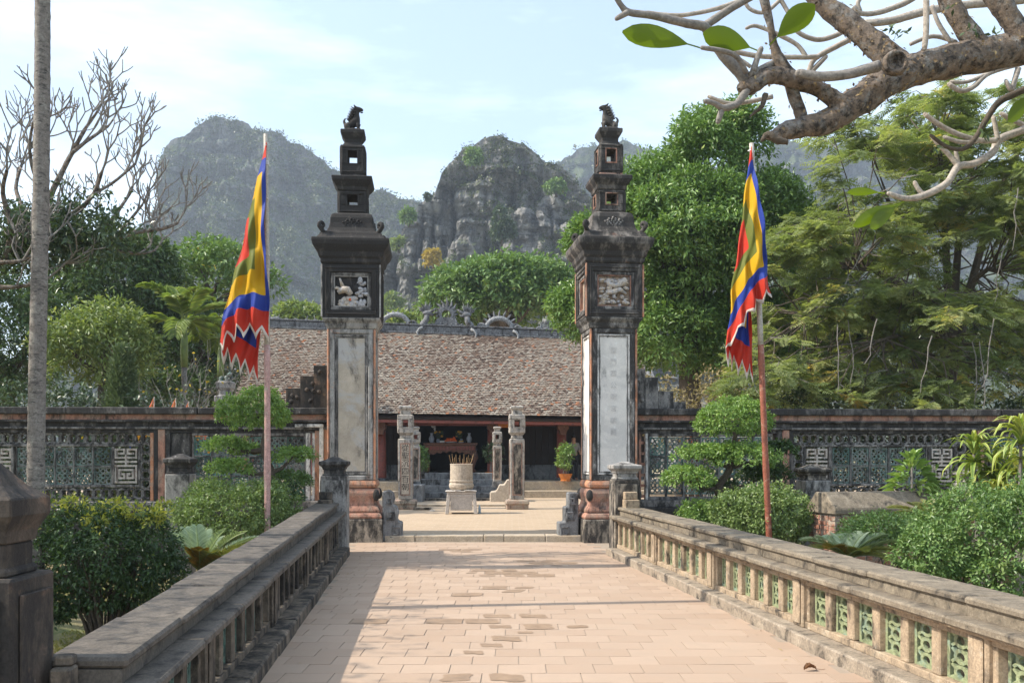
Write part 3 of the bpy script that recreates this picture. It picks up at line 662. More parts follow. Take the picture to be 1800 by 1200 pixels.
def pillar(label, cx, cy, rot, dark, grey, panelm, chars, relief, beast_dir):
    r = thing('gate_pillar', label, 'pillar', (cx, cy, 0), rot, 'gate pillars')
    k = K
    MB().sq([(-0.35, 58*k), (zp(911), 57*k)]).build('base_block', M['base_block'], r, bevel=0.02)
    MB().sq([(zp(910.8), 55*k), (zp(907), 56*k), (zp(903), 54*k), (zp(900), 50*k)]).build('base_ledge', M['pink_plaster'], r, bevel=0.012)
    prof = [(900, 51), (897, 52), (893, 50), (888, 46), (882, 44.5), (876, 45.5), (871, 47), (866, 47.5), (861, 46), (858, 43)]
    b = MB().sq([(zp(p)-0.002, h*k) for p, h in prof]); b.build('cushion', M['pink_plaster'], r, bevel=0.02, seg=2)
    b = MB()
    for sx in (-1, 1):
        for sy in (-1, 1): b.ell((sx*45*k, sy*45*k, zp(870)), (6.5*k, 6.5*k, 11*k), 10, 8)
    b.build('corner_boss', dark, r, smooth=True)
    MB().sq([(zp(857.8), 42*k), (zp(856), 45.5*k), (zp(851), 46.5*k), (zp(847), 45*k), (zp(844), 43.5*k)]).build('collar', M['orange_plaster'], r, bevel=0.01)
    # shaft with sunk panels on all four sides
    core = 40.5*k; top, bot = zp(578), zp(843.8)
    MB().box(-core, core, -core, core, bot, top).build('shaft', grey, r)
    b = MB(); f2 = MB(); pn = MB(); cs = MB()
    for s in SIDES:
        panel_frame(b, s, core, -39*k, 39*k, bot+0.0, top, 8.5*k, 3.2*k)
        panel_frame(f2, s, core, -30*k, 30*k, bot+10.5*k, top-10.5*k, 3.0*k, 2.2*k)
        panel_frame(f2, s, core, -25.5*k, 25.5*k, bot+15*k, top-15*k, 1.5*k, 1.5*k)
        pn.M = Matrix.Rotation(s, 4, 'Z'); pn.box(-23.9*k, 23.9*k, -core-0.6*k, -core+0.2*k, bot+16.6*k, top-16.6*k); pn.M = None
        cs.M = Matrix.Rotation(s, 4, 'Z'); cs.box(-44*k, -40*k, -44*k, -40*k, bot+0.004, top-0.004); cs.M = None
    b.build('outer_frame', grey, r, bevel=0.012); f2.build('inner_frame', M['white_lime'] if panelm is M['panel_white'] else M['wall_frame'], r, bevel=0.006)
    pn.build('panel', panelm, r); cs.build('corner_strip', M['orange_plaster'], r, bevel=0.012)
    if chars:
        n = len(chars); zt = zp(606); zb = zp(770)
        for i, ch in enumerate(chars):
            z = zt + (zb-zt)*(i+0.5)/n
            glyph(ch, 12.5*k, (0, -core-0.9*k, z), M['faint_ink'], r)
    # niche box
    MB().sq([(zp(577.8), 44*k), (zp(573), 46*k), (zp(568), 47*k), (zp(563), 51*k), (zp(558.5), 53*k)]).build('lower_cornice', grey, r, bevel=0.012)
    t, bo = zp(465), zp(558.2)
    MB().box(-43*k, 43*k, -43*k, 43*k, bo, t).build('niche_core', M['relief_back'] if relief == 1 else dark, r)
    b = MB(); f2 = MB(); cs = MB()
    for s in SIDES:
        panel_frame(b, s, 43*k, -51*k, 51*k, bo, t, 14*k, 9.5*k)
        panel_frame(f2, s, 43*k, -37*k, 37*k, bo+14*k, t-14*k, 6*k, 6.5*k)
        panel_frame(b, s, 43*k, -46*k, 46*k, bo+5*k, t-5*k, 3*k, 11.3*k)
        cs.M = Matrix.Rotation(s, 4, 'Z'); cs.box(-54*k, -51*k, -54*k, -51*k, bo+0.004, t-0.004); cs.M = None
    b.build('niche_frame', dark, r, bevel=0.01); f2.build('niche_moulding', M['wall_frame'] if relief == 0 else M['wall_frame'], r, bevel=0.01)
    f3 = MB(); [panel_frame(f3, s, 43*k, -31.5*k, 31.5*k, bo+19.5*k, t-19.5*k, 2.2*k, 5*k) for s in SIDES]; f3.build('niche_lip', M['pillar_grey'] if relief == 0 else M['pink_plaster'], r)
    cs.build('corner_strip', M['orange_plaster'] if relief == 1 else M['pillar_grey'], r, bevel=0.008)
    # relief group in the front niche
    RR = random.Random(3+relief); b = MB(); g = MB(); w_, h_ = 30*k, 31*k; zc = (bo+t)/2; yb = -43*k
    if relief == 0:
        b.tube([(-24*k, yb-3*k, zc-2*k), (-14*k, yb-5*k, zc+4*k), (-7*k, yb-6*k, zc+3*k), (0, yb-5*k, zc-6*k)], [4*k, 7*k, 7.5*k, 5*k], 8, 0.1)
        b.tube([(-15*k, yb-6*k, zc+8*k), (-18*k, yb-8*k, zc+16*k), (-20*k, yb-9*k, zc+22*k), (-22*k, yb-9*k, zc+22*k)], [4*k, 2.4*k, 1.8*k, 0.8*k], 6)
        b.tube([(-18*k, yb-4*k, zc+3*k), (-27*k, yb-6*k, zc+6*k), (-30*k, yb-6*k, zc+3*k)], [3*k, 3*k, 1.5*k], 6)
        for i in range(16): b.ell((RR.uniform(-26, 10)*k, yb-2*k, zc+RR.uniform(-27, -12)*k), (RR.uniform(4, 9)*k, 3.5*k, RR.uniform(3, 6)*k), 8, 5, 0.12)
        for i in range(22): g.ell((RR.uniform(11, 27)*k, yb-RR.uniform(2, 5)*k, zc+RR.uniform(-26, 22)*k), (RR.uniform(3, 7)*k, 4*k, RR.uniform(2.5, 5.5)*k), 8, 5, 0.15)
        d = MB().ell((9*k, yb-4*k, zc+5*k), (8*k, 4.5*k, 7.5*k), 9, 6, 0.1)
        for i in range(5): d.ell(((4+i*2.6)*k, yb-6*k, zc+(13+2*math.sin(i))*k), (1.2*k,)*3, 6, 4)
        d.build('relief_bird', M['pillar_black'], r, smooth=True)
        MB().ell((-2*k, yb-5*k, zc-15*k), (2.6*k, 1.8*k, 2.6*k)).build('red_boss', M['sign_red'], r, smooth=True)
    else:
        for i in range(46):
            x, z = RR.uniform(-25, 25)*k, zc+RR.uniform(-26, 22)*k
            b.ell((x, yb-RR.uniform(2, 5)*k, z), (RR.uniform(2.5, 6)*k, 5*k, RR.uniform(2, 4.5)*k), 8, 5, 0.2)
        b.tube([(-12*k, yb-5*k, zc+18*k), (-10*k, yb-6*k, zc+10*k), (2*k, yb-7*k, zc+8*k), (14*k, yb-6*k, zc+14*k), (22*k, yb-7*k, zc+20*k)], [5*k, 5*k, 4*k, 7*k, 5*k], 8, 0.15)
        b.tube([(-16*k, yb-5*k, zc-4*k), (0, yb-7*k, zc-2*k), (10*k, yb-6*k, zc+2*k), (22*k, yb-5*k, zc-6*k)], [4*k, 5*k, 5*k, 2*k], 8, 0.15)
        for i in range(10): g.ell((RR.uniform(-25, 24)*k, yb-3*k, zc+RR.uniform(-27, 22)*k), (RR.uniform(2.5, 5)*k, 5*k, RR.uniform(2, 4.5)*k), 7, 5, 0.2)
    b.build('relief_figure', M['relief'], r, smooth=True); g.build('relief_cloud', M['relief_grey'], r, smooth=True)
    # main cornice
    MB().sq([(zp(464.8), 52*k), (zp(461), 55*k), (zp(455), 55*k), (zp(451), 58*k), (zp(443), 60*k), (zp(436), 65*k), (zp(431), 68*k), (zp(424), 69.5*k), (zp(419), 69*k)]).build('cornice', dark, r, bevel=0.012)
    MB().sq([(zp(418.8), 62*k), (zp(415), 57*k), (zp(412.2), 55*k)]).build('cornice_top', dark, r)
    # curved roof with corner scrolls and a swirl relief
    MB().sq([(zp(412), 50*k), (zp(408), 45*k), (zp(403), 41.5*k), (zp(396), 39.5*k), (zp(389), 39*k), (zp(384), 36.5*k), (zp(381.5), 31*k)]).build('roof', dark, r, bevel=0.02, seg=2)
    b = MB()
    for s in SIDES:
        b.M = Matrix.Rotation(s, 4, 'Z')
        for i in range(22):
            a = i*2.4; q = 2.2*k*math.sqrt(i)
            b.ell((q*1.7*math.cos(a), -40*k, zp(396)+q*0.75*math.sin(a)), (2.1*k, 1.6*k, 2.1*k), 6, 4, 0.15)
        b.M = None
    b.build('roof_relief', M['wall_frame'] if relief else dark, r, smooth=True)
    for s in SIDES:
        b = MB(); b.M = Matrix.Rotation(s+PI/4, 4, 'Z'); pts = []; rs = []
        for i in range(17):
            a = -PI*0.5 + i*0.42; q = (7.4-i*0.33)*k
            pts.append(((74*k if i > 2 else (60+i*4.7)*k) + (q*math.cos(a) if i > 2 else 0), 0, zp(402.5) + q*math.sin(a) if i > 2 else zp(411.5)))
            rs.append((4.3 - i*0.11)*k)
        b.tube(pts, rs, 8); b.M = None; b.build('corner_scroll', dark, r, smooth=True)
    # two open lanterns, one on the other
    def lantern(y0, y1, half, hx, hy0, hy1, nm, mat):
        h = half*k; g = hx*k; b = MB()
        z0, z1, a, c = zp(y0), zp(y1), zp(hy0), zp(hy1)
        b.box(-h, h, -h, h, z0, a); b.box(-h, h, -h, h, c, z1)
        for sx in (-1, 1):
            for sy in (-1, 1):
                xs = sorted((sx*h, sx*g)); ys = sorted((sy*h, sy*g)); b.box(xs[0], xs[1], ys[0], ys[1], a, c)
        b.build(nm, mat, r, bevel=0.012)
        b = MB()
        for s in SIDES: panel_frame(b, s, h, -h+2.0*k, h-2.0*k, z0+2.5*k, z1-2.5*k, 3*k, 1.5*k)
        b.build('lantern_frame', mat, r, bevel=0.008)
        b = MB()
        for s in SIDES: panel_frame(b, s, h, -g-2.6*k, g+2.6*k, a-2.6*k, c+2.6*k, 2.4*k, 1.2*k)
        b.build('lantern_trim', M['pink_plaster'] if relief else mat, r, bevel=0.005)
    lantern(381, 343, 26, 9.5, 367, 350, 'lower_lantern', dark)
    MB().sq([(zp(342.8), 27*k), (zp(336), 28.5*k), (zp(331), 33*k), (zp(326), 36.5*k), (zp(320), 37*k), (zp(319), 34*k), (zp(316.5), 24*k)]).build('lantern_cornice', dark, r, bevel=0.01)
    MB().sq([(zp(316.3), 22*k), (zp(313.2), 21*k)]).build('lantern_footing', M['pink_plaster'] if relief else dark, r)
    lantern(313, 264, 22, 8.5, 295, 274, 'upper_lantern', dark)
    MB().sq([(zp(263.8), 18.5*k), (zp(258), 15*k), (zp(253), 15.5*k), (zp(248), 19*k), (zp(243), 22*k), (zp(237.2), 22*k)]).build('capital', dark, r, bevel=0.01)
    # the guardian beast: haunches, chest, raised neck, head with snout, legs, tail and mane
    q = beast_dir; z0 = zp(237)
    def B(x, z, y=0): return (q*x*k*1.1, y*k*1.1, z0 + z*k*1.06)
    MB().sq([(z0+0.002, 15*k), (z0+4*k, 14.5*k)]).build('beast_plinth', dark, r, bevel=0.01)
    vs = [B(-8, 12), B(0, 15), B(6, 20), B(7, 28), B(5, 35), B(7, 41), B(13, 41.5), B(17, 39), B(-11, 7, -6), B(-5, 4, -7), B(-11, 7, 6), B(-5, 4, 6), B(8, 12, -5), B(9, 4, -5), B(8, 12, 5), B(9, 4, 5),
          B(-14, 14), B(-16, 20), B(-13, 25), B(3, 45, -3), B(1, 48, -4), B(3, 45, 3), B(1, 48, 4), B(1, 33), B(-1, 27)]
    es = [(0, 1), (1, 2), (2, 3), (3, 4), (4, 5), (5, 6), (6, 7), (0, 8), (8, 9), (0, 10), (10, 11), (2, 12), (12, 13), (2, 14), (14, 15), (0, 16), (16, 17), (17, 18), (5, 19), (19, 20), (5, 21), (21, 22)]
    rs = [7.5, 7, 6.2, 5, 4.6, 5, 3.6, 2.2, 5, 2.6, 5, 2.6, 3.2, 2.2, 3.2, 2.2, 3.2, 2.4, 1.2, 1.8, 0.8, 1.8, 0.8, 1, 1]
    skin('guardian_beast', vs[:23], es, [x*k for x in rs[:23]], dark, r, 2, 1)
    b = MB()
    for i in range(16):                                   # curls of mane and back fins
        a = i/15; b.tube([B(5-7*a, 40-22*a, (i % 3-1)*3), B(0-9*a, 42-21*a, (i % 3-1)*4.4), B(-4-8*a, 45-21*a, (i % 3-1)*4.5)], [1.9*k, 1.4*k, 0.3*k], 5)
    b.ell(B(14, 36), (3*k, 2.2*k, 1.3*k), 6, 4)
    for i in range(9): b.ell(B(-8+i*2.3, 3+2*(i % 2), -7+(i*5) % 13), (3*k, 3*k, 2.6*k), 6, 4, 0.2)
    b.build('mane', dark, r, smooth=True)
    return r

def glyph(ch, size, loc, mat, parent, thick=0.003):
    cu = bpy.data.curves.new('character', 'FONT'); cu.body = ch; cu.size = size; cu.align_x = 'CENTER'; cu.align_y = 'CENTER'; cu.extrude = thick; cu.resolution_u = 2
    o = bpy.data.objects.new('character', cu); COL.objects.link(o)
    dg = bpy.context.evaluated_depsgraph_get(); me = bpy.data.meshes.new_from_object(o.evaluated_get(dg)); bpy.data.objects.remove(o); bpy.data.curves.remove(cu)
    me.materials.clear(); me.materials.append(mat); me.name = 'character'
    return piece('character', me, parent, loc, (PI/2, 0, 0))

pillar('black sooty gate pillar with a tan panel and a bird relief, beside the bonsai with the pink pole', XP(613, 17.2), 17.70, rad(5), M['pillar_black'], M['pillar_grey'], M['panel_tan'], None, 0, 1)
pillar('grey and orange gate pillar with a whitewashed panel of faint characters', XP(1074, 17.2), 17.62, rad(6.5), M['pillar_dark'], M['pillar_flaked'], M['panel_white'], '聖門四公明宮朝闢', 1, -1)

# stepped scroll stones on the inner foot of each pillar
def scroll(label, px, round_, s):
    t = thing('scroll_stone', label, 'scroll stone', (XP(px, 17.3), 17.45, 0.0), rad(5), 'scroll stones at the pillar feet')
    k = K; d = 0.16
    mat = M['step_dark']
    if round_:
        out = [(-22, 0), (15, 0), (15, 36), (8, 37), (6, 42), (8, 54), (5, 64), (-2, 68), (1, 78), (-2, 90), (-10, 95), (-22, 92)]
    else:
        out = [(-22, 0), (15, 0), (15, 36), (4, 36), (4, 64), (-3, 64), (-3, 90), (-22, 90)]
    MB().prism([(s*x*k, z*k) for x, z in out], -d, d).build('body', mat, t, bevel=0.02)
    for cx, cz, q in ((2, 18, 11), (-7, 47, 8), (-10, 74, 6)):
        b = MB(); pts = []
        for i, (ux, uz) in enumerate(((-1, -1), (1, -1), (1, 1), (-0.6, 1), (-0.6, -0.5), (0.5, -0.5), (0.5, 0.4))): pts.append((s*(cx+ux*q*0.8)*k, -d-0.012, (cz+uz*q*0.8)*k))
        for p, r_ in zip(pts[:-1], pts[1:]):
            x0, x1 = sorted((p[0], r_[0])); z0, z1 = sorted((p[2], r_[2])); e = 1.3*k
            b.box(x0-e, x1+e, -d-0.022, -d+0.002, z0-e, z1+e)
        b.build('meander', mat, t, bevel=0.006)
scroll('lumpy dark scroll stone at the inner foot of the black pillar', 692, True, 1)
scroll('stepped scroll stone with square spirals at the foot of the white panelled pillar', 995, False, -1)

# ------------------------------------------------------------------ pierced screen walls
WROT = math.atan(0.05)
def wx(px): t = (px-900)/F; return 18*t/(1-0.05*t)
KW = 18/F
def wz(py): return EYE - (py-800)*KW
GLY = ["######.######", "#....#.#....#", "#.####.####.#", "#.....#.....#", "#############", "......#......", "#############", "......#......", "#############",
       "#...........#", "#.#########.#", "#.#.......#.#", "#.#.##.##.#.#", "#.#..#.#..#.#", "#.####.####.#", "#...........#", "#############"]
GLYPH_MB = MB(); gw, gh = 38*KW, 60*KW
for i, row in enumerate(GLY):
    j = 0
    while j < 13:
        if row[j] == '#':
            e = j
            while e < 13 and row[e] == '#': e += 1
            GLYPH_MB.box(-gw/2+j*gw/13, -gw/2+e*gw/13, -0.045, 0.045, gh/2-(i+1)*gh/17, gh/2-i*gh/17+0.0005)
            j = e
        else: j += 1
glyph_me = mesh_of(GLYPH_MB, 'fretwork', M['glyph_stone'])
def tile_mesh(sz, mat):
    b = MB(); h = sz/2; e = sz*0.07
    b.box(-h, h, -.03, .03, h-e, h); b.box(-h, h, -.03, .03, -h, -h+e); b.box(-h, -h+e, -.03, .03, -h+e, h-e); b.box(h-e, h, -.03, .03, -h+e, h-e)
    b.ring(0, 0, sz*0.17, sz*0.085, -.022, .022, 10)
    for a in range(4):
        c, d = math.cos(a*PI/2), math.sin(a*PI/2); b.ring(c*sz*0.26, d*sz*0.26, sz*0.15, sz*0.085, -.026, .026, 10)
        c, d = math.cos(a*PI/2+PI/4), math.sin(a*PI/2+PI/4); b.ring(c*sz*0.44, d*sz*0.44, sz*0.17, sz*0.10, -.02, .02, 8)
    return mesh_of(b, 'pierced_tile', mat)
M['green_dark'] = stone('dark green tile', (0.06, 0.12, 0.10), dk=0.5, sc=4.0, second=(0.18, 0.18, 0.165), sec=0.45, rough=0.45)
M['green_grey'] = stone('worn green tile', (0.12, 0.19, 0.165), dk=0.42, sc=4.0, second=(0.20, 0.205, 0.19), sec=0.5, light=(0.33, 0.35, 0.33), li=0.68, rough=0.5)
t32 = [tile_mesh(30.5*KW, m) for m in (M['green_tile'], M['green_grey'], M['green_dark'])]
ring_mb = MB().ring(0, 0, 10.2*KW, 6.8*KW, -0.045, 0.045, 12)
ring_me = mesh_of(ring_mb, 'lattice_ring', M['lattice_grey'])
def wall(label, pa, pb, side):
    y0 = 18.0
    root = thing('screen_wall', label, 'wall', (0, y0, 0), WROT, 'pierced screen walls beside the gate')
    xa, xb = wx(pa), wx(pb)
    def bx(nm, p0, p1, q0, q1, yf, yb, mat, bev=0.008):
        return MB().box(wx(p0), wx(p1), yf, yb, wz(q1), wz(q0)).build(nm, mat, root, bevel=bev)
    # plinth in two steps and the wall foot below it
    MB().box(xa, xb, -0.10, 0.42, GZ-0.1, wz(903)).build('wall_foot', M['wall_dark'], root)
    MB().box(xa, xb, -0.22, 0.46, wz(902.8), wz(891)).build('plinth', M['wall_dark'], root, bevel=0.012)
    MB().box(xa, xb, -0.13, 0.44, wz(890.8), wz(879)).build('plinth_step', M['wall_frame'], root, bevel=0.012)
    # coping and mouldings
    L = xb-xa; n = max(2, int(L/2.1))
    for i in range(n):
        a = xa+L*i/n; b_ = xa+L*(i+1)/n
        MB().box(a+0.004, b_-0.004, -0.20, 0.42, wz(729.6), wz(718+random.uniform(-.5, .5))).build('coping_stone', M['wall_dark'], root, bevel=0.016)
    MB().box(xa, xb, -0.11, 0.34, wz(738.8), wz(729.8)).build('pink_band', M['pink_plaster'], root)
    MB().box(xa, xb, -0.15, 0.36, wz(743), wz(739)).build('moulding', M['wall_dark'], root, bevel=0.01)
    MB().box(xa, xb, -0.07, 0.32, wz(751), wz(743.2)).build('frieze', M['wall_dark'], root)
    MB().box(xa, xb, -0.10, 0.33, wz(755), wz(751.2)).build('lower_moulding', M['wall_frame'], root, bevel=0.008)
    MB().box(xa, xb, -0.04, 0.30, wz(760.8), wz(755.2)).build('lintel', M['wall_dark'], root)
    return root, bx
def pilaster(bx, p0, p1):
    bx('pilaster', p0, p1, 755.2, 878.8, -0.075, 0.28, M['pink_plaster'])
    bx('pilaster_edge', p0-8, p0-0.3, 755.4, 878.8, -0.055, 0.27, M['wall_dark']); bx('pilaster_edge', p1+0.3, p1+8, 755.4, 878.8, -0.055, 0.27, M['wall_dark'])
def big_panel(root, bx, p0, p1, g0, gt0, gt1, g1, cols):
    """p0..p1 opening; fretwork panels at g0 and g1; tile grid gt0..gt1"""
    top, bot = 761, 878.8
    i0, i1, j0, j1 = p0+19, p1-19, 780.5, 855
    for a, b_, c, d in ((i0-1, i1+1, j0, j0+4.5), (i0-1, i1+1, j1-4.5, j1)): bx('inner_frame', a, b_, c, d, -0.02, 0.10, M['wall_frame'])
    for a in (i0-1, i1-3.2, g0+20.5, g1-24.5): bx('inner_frame', a, a+4.2, j0+4.7, j1-4.7, -0.015, 0.10, M['wall_frame'])
    def ring_at(px, py): piece('lattice_ring', ring_me, root, (wx(px), 0.05, wz(py)), (0, random.uniform(0, 0.5), 0))
    n = int((p1-p0)/14.2)
    for i in range(n):
        px = p0+(p1-p0)*(i+0.5)/n
        ring_at(px, 771); ring_at(px, 866)
    for i in range(5):
        ring_at(p0+9.5, 788+i*15.2); ring_at(p1-9.5, 788+i*15.2)
    for g in (g0, g1): piece('fretwork', glyph_me, root, (wx(g), 0.05, wz(818)))
    for i in range(cols):
        for j in range(2):
            px = gt0+(gt1-gt0)*(i+0.5)/cols
            piece('pierced_tile', t32[(i*3+j*2+cols) % 3 if random.random() < 0.5 else 1], root, (wx(px), 0.045, wz(802+j*33)))
    for i in range(cols+1):
        px = gt0+(gt1-gt0)*i/cols; bx('grid_bar', px-1.0, px+1.0, 785.4, 850.2, 0.0, 0.085, M['lattice_grey'], 0)
    for i in range(cols):
        px = gt0+(gt1-gt0)*(i+0.5)/cols; bx('grid_bar', px-15, px+15, 817.5, 819.5, 0.005, 0.08, M['lattice_grey'], 0)
def small_panel(root, bx, px0, px1, white):
    """three rows of square tiles in a frame with a slotted strip at the ends"""
    n = max(2, round((px1-px0)/33)); w_ = (px1-px0)/n
    for i in range(n):
        for j in range(3): piece('pierced_tile', t32[(i+2*j) % 3], root, (wx(px0+w_*(i+0.5)), 0.045, wz(784+j*34.5)), scale=(w_/32*0.98, 1, 1.05))
    for i in range(n+1): bx('grid_bar', px0+w_*i-1.3, px0+w_*i+1.3, 766.5, 873, -0.005, 0.09, M['lattice_grey'], 0)
    for j in range(2):
        for i in range(n): bx('grid_bar', px0+w_*i+1.5, px0+w_*(i+1)-1.5, 800+j*34.5, 802.6+j*34.5, 0.0, 0.085, M['lattice_grey'], 0)
    bx('panel_frame', px0-2, px1+2, 761, 766.3, -0.02, 0.12, M['wall_frame']); bx('panel_frame', px0-2, px1+2, 873.2, 878.7, -0.02, 0.12, M['wall_frame'])

lw_root, bx = wall('dark pierced screen wall left of the black pillar, behind the palm trunk', -110, 578, -1)
pilaster(bx, 279, 291); big_panel(lw_root, bx, -40, 264, 0-2, 28, 196, 220, 5)
bx('orange_strip', 264.3, 270.5, 761, 878.7, -0.04, 0.12, M['orange_plaster'])
bx('jamb', 300, 333, 761, 878.7, -0.01, 0.2, M['wall_dark'])
small_panel(lw_root, bx, 339, 535, True)
mt = M['white_lime']
bx('white_frame', 537.3, 545, 761, 878.7, -0.03, 0.10, mt); bx('slot_bar', 545.3, 548.5, 870, 878.7, -0.01, 0.1, mt); bx('white_frame', 548.8, 553.5, 761, 878.7, -0.03, 0.10, mt)
bx('orange_strip', 553.8, 562, 757, 878.7, -0.05, 0.16, M['orange_plaster']); bx('white_frame', 562.3, 569.5, 752, 878.7, -0.115, 0.18, mt); bx('orange_strip', 569.8, 578, 752, 878.7, -0.06, 0.2, M['orange_plaster'])
bx('white_moulding', 520, 569.5, 746, 751.5, -0.14, 0.1, mt)
rw_root, bx = wall('dark pierced screen wall right of the white panelled pillar, behind the brick tomb', 1112, 1960, 1)
pilaster(bx, 1374, 1386); big_panel(rw_root, bx, 1395, 1700, 1437, 1463, 1630, 1657, 5)
bx('jamb', 1112, 1122, 757, 878.7, -0.05, 0.2, M['wall_dark']); bx('orange_strip', 1122.3, 1126.5, 757, 878.7, -0.05, 0.16, M['pink_plaster'])
for j in range(6): bx('slot_bar', 1127, 1134, 775+j*19, 780+j*19, 0.0, 0.1, M['pink_plaster'], 0)
bx('grey_frame', 1134.3, 1139, 761, 878.7, -0.03, 0.12, M['white_lime'])
small_panel(rw_root, bx, 1141, 1356, False)
pilaster(bx, 1716, 1728); small_panel(rw_root, bx, 1742, 1940, False)

# stepped wings on the wall beside each pillar
def wing(label, steps, px0, px1, Y, mat, knobs):
    t = thing('stepped_wing', label, 'wing wall', (0, Y, 0), WROT, 'stepped wings beside the pillars')
    k = Y/F
    for a, b_, c, d in steps: MB().box((a-900)*k, (b_-900)*k, -0.13, 0.15, EYE-(d-800)*k, EYE-(c-800)*k).build('step_block', mat, t, bevel=0.006)
    km = mesh_of(MB().ell((0, 0, 0), (0.042, 0.045, 0.042), 8, 6), 'knob', mat)
    for x, y in knobs: piece('knob', km, t, ((x-900)*k, -0.14, EYE-(y-800)*k))
wing('brown stepped wing with round knobs on the wall beside the black pillar', [(509, 533, 684, 719), (533.3, 556, 663, 719), (556.3, 582, 645, 719)], 509, 582, 18.16, M['post_brown'],
     [(520, 697), (528, 700), (545, 687), (555, 676), (556, 689), (566, 690), (551, 706), (567, 656), (518, 707)])
wing('grey mottled stepped wing on the wall beside the white panelled pillar', [(1112, 1134, 648, 722), (1134.3, 1157, 663, 722), (1157.3, 1184, 687, 722), (1184.3, 1206, 706, 722)], 1112, 1206, 18.16, M['wall_frame'], [(1125, 690), (1122, 668), (1128, 703)])

# ------------------------------------------------------------------ temple hall
TX, TY = -2.3, 33.3
TR = rad(4)
tem = thing('temple_hall', 'long low temple hall with a brown tiled roof and a dragon ridge', 'temple', (TX, TY, 0), TR)
EV, RD, EZ, RZ, XW = 0.0, 5.2, 3.02, 6.62, 7.85
def sag(x, t): return -(0.012 + 0.016*t)*x          # the old roof leans down to one side
# roof tiles
slope = math.hypot(RD-EV+0.3, RZ-EZ); rows = 50; wT = 0.112; lv = Leaves(); RR = np.random.default_rng(5)
nx = int(2*XW/wT); th = math.atan2(RZ-EZ, RD-EV+0.3); cs_, sn_ = math.cos(th), math.sin(th)
patch = {}
for i in range(rows):
    s0 = slope*i/rows
    x = -XW + (np.arange(nx)+0.5*(i % 2))*wT + RR.normal(size=nx)*0.0035
    k = nx; L = slope/rows*1.35; hw = wT*0.46
    cs = np.zeros((k, 8, 3)); lift = 0.035 + RR.normal(size=k)*0.005; tilt = RR.normal(size=k)*0.006; s = s0 + RR.normal(size=k)*0.004
    for q, (dx, ds, dz) in enumerate(((-hw, 0, 0), (hw, 0, 0), (hw, L, -0.03), (-hw, L, -0.03), (-hw, 0, 0.02), (hw, 0, 0.02), (hw, L, -0.01), (-hw, L, -0.01))):
        u = s+ds; n_ = lift+dz + tilt*(1 if dx > 0 else -1)
        cs[:, q, 0] = x+dx; cs[:, q, 1] = EV-0.3 + u*cs_ - n_*sn_; cs[:, q, 2] = EZ + u*sn_ + n_*cs_
    cs[:, :, 2] += -(0.012+0.016*(i/rows))*cs[:, :, 0]
    i0 = (np.arange(k)*8)[:, None]
    Fq = np.concatenate([i0+np.array([f]) for f in ((4, 5, 6, 7), (0, 1, 5, 4), (1, 2, 6, 5), (3, 0, 4, 7))])
    g = fbm(np.stack([x*0.5, x*0+s0*0.5, x*0], -1), 3, 4)
    col = np.clip(RR.normal(0.50, 0.20, k) + (g-0.5)*0.7, 0.02, 0.90); hot = RR.random(k) < 0.022; col[hot] = 0.97
    lv.add(cs.reshape(-1, 3), Fq, col, 8)
tag(lv.obj('roof_tile', M['roof_tile'], tem), kind='stuff')
b = MB()
def rp(x, y, z, t): return (x, y, z+sag(x, t))
b.loft([[rp(x, EV-0.28, EZ-0.10, 0), rp(x, RD, RZ-0.12, 1), rp(x, RD+5.5, EZ-0.1, 0), rp(x, RD+5.4, EZ-0.25, 0), rp(x, RD, RZ-0.3, 1), rp(x, EV-0.25, EZ-0.18, 0)] for x in (-XW, XW)])
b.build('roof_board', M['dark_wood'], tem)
b = MB(); b.loft([[rp(x, EV-0.22, EZ-0.28, 0), rp(x, EV-0.12, EZ-0.28, 0), rp(x, EV-0.12, EZ-0.06, 0), rp(x, EV-0.22, EZ-0.06, 0)] for x in (-XW, XW)])
b.build('eave_board', M['red_wood'], tem)
# gables, rake edges
b = MB()
for x in (-XW+0.25, XW-0.45): b.prism([(EV+1.2, 0), (RD+4, 0), (RD+4, EZ-0.2), (RD, RZ-0.4), (EV+1.2, EZ+0.5)], 0, 0.2); 
b.v = []; b.f = []
for x in (-XW+0.15, XW-0.35):
    poly = [(EV+2.2, 0.6), (RD+5, 0.6), (RD+5, EZ-0.2), (RD, RZ-0.35), (EV+2.2, EZ+1.0)]; n = 5
    b.add([(x, y, z+sag(x, .5)) for y, z in poly] + [(x+0.2, y, z+sag(x, .5)) for y, z in poly], [tuple(range(n)), tuple(range(2*n-1, n-1, -1))] + [(q, (q+1) % n, (q+1) % n+n, q+n) for q in range(n)])
b.build('gable_wall', M['wall_dark'], tem)
for s in (-1, 1):
    b = MB(); b.loft([[(s*XW-0.12, y, z+sag(s*XW, t)), (s*XW+0.12, y, z+sag(s*XW, t)), (s*XW+0.12, y, z+0.2+sag(s*XW, t)), (s*XW-0.12, y, z+0.2+sag(s*XW, t))] for y, z, t in ((EV-0.3, EZ, 0), (RD, RZ, 1))]); b.build('rake_ridge', M['ridge'], tem, bevel=0.02)
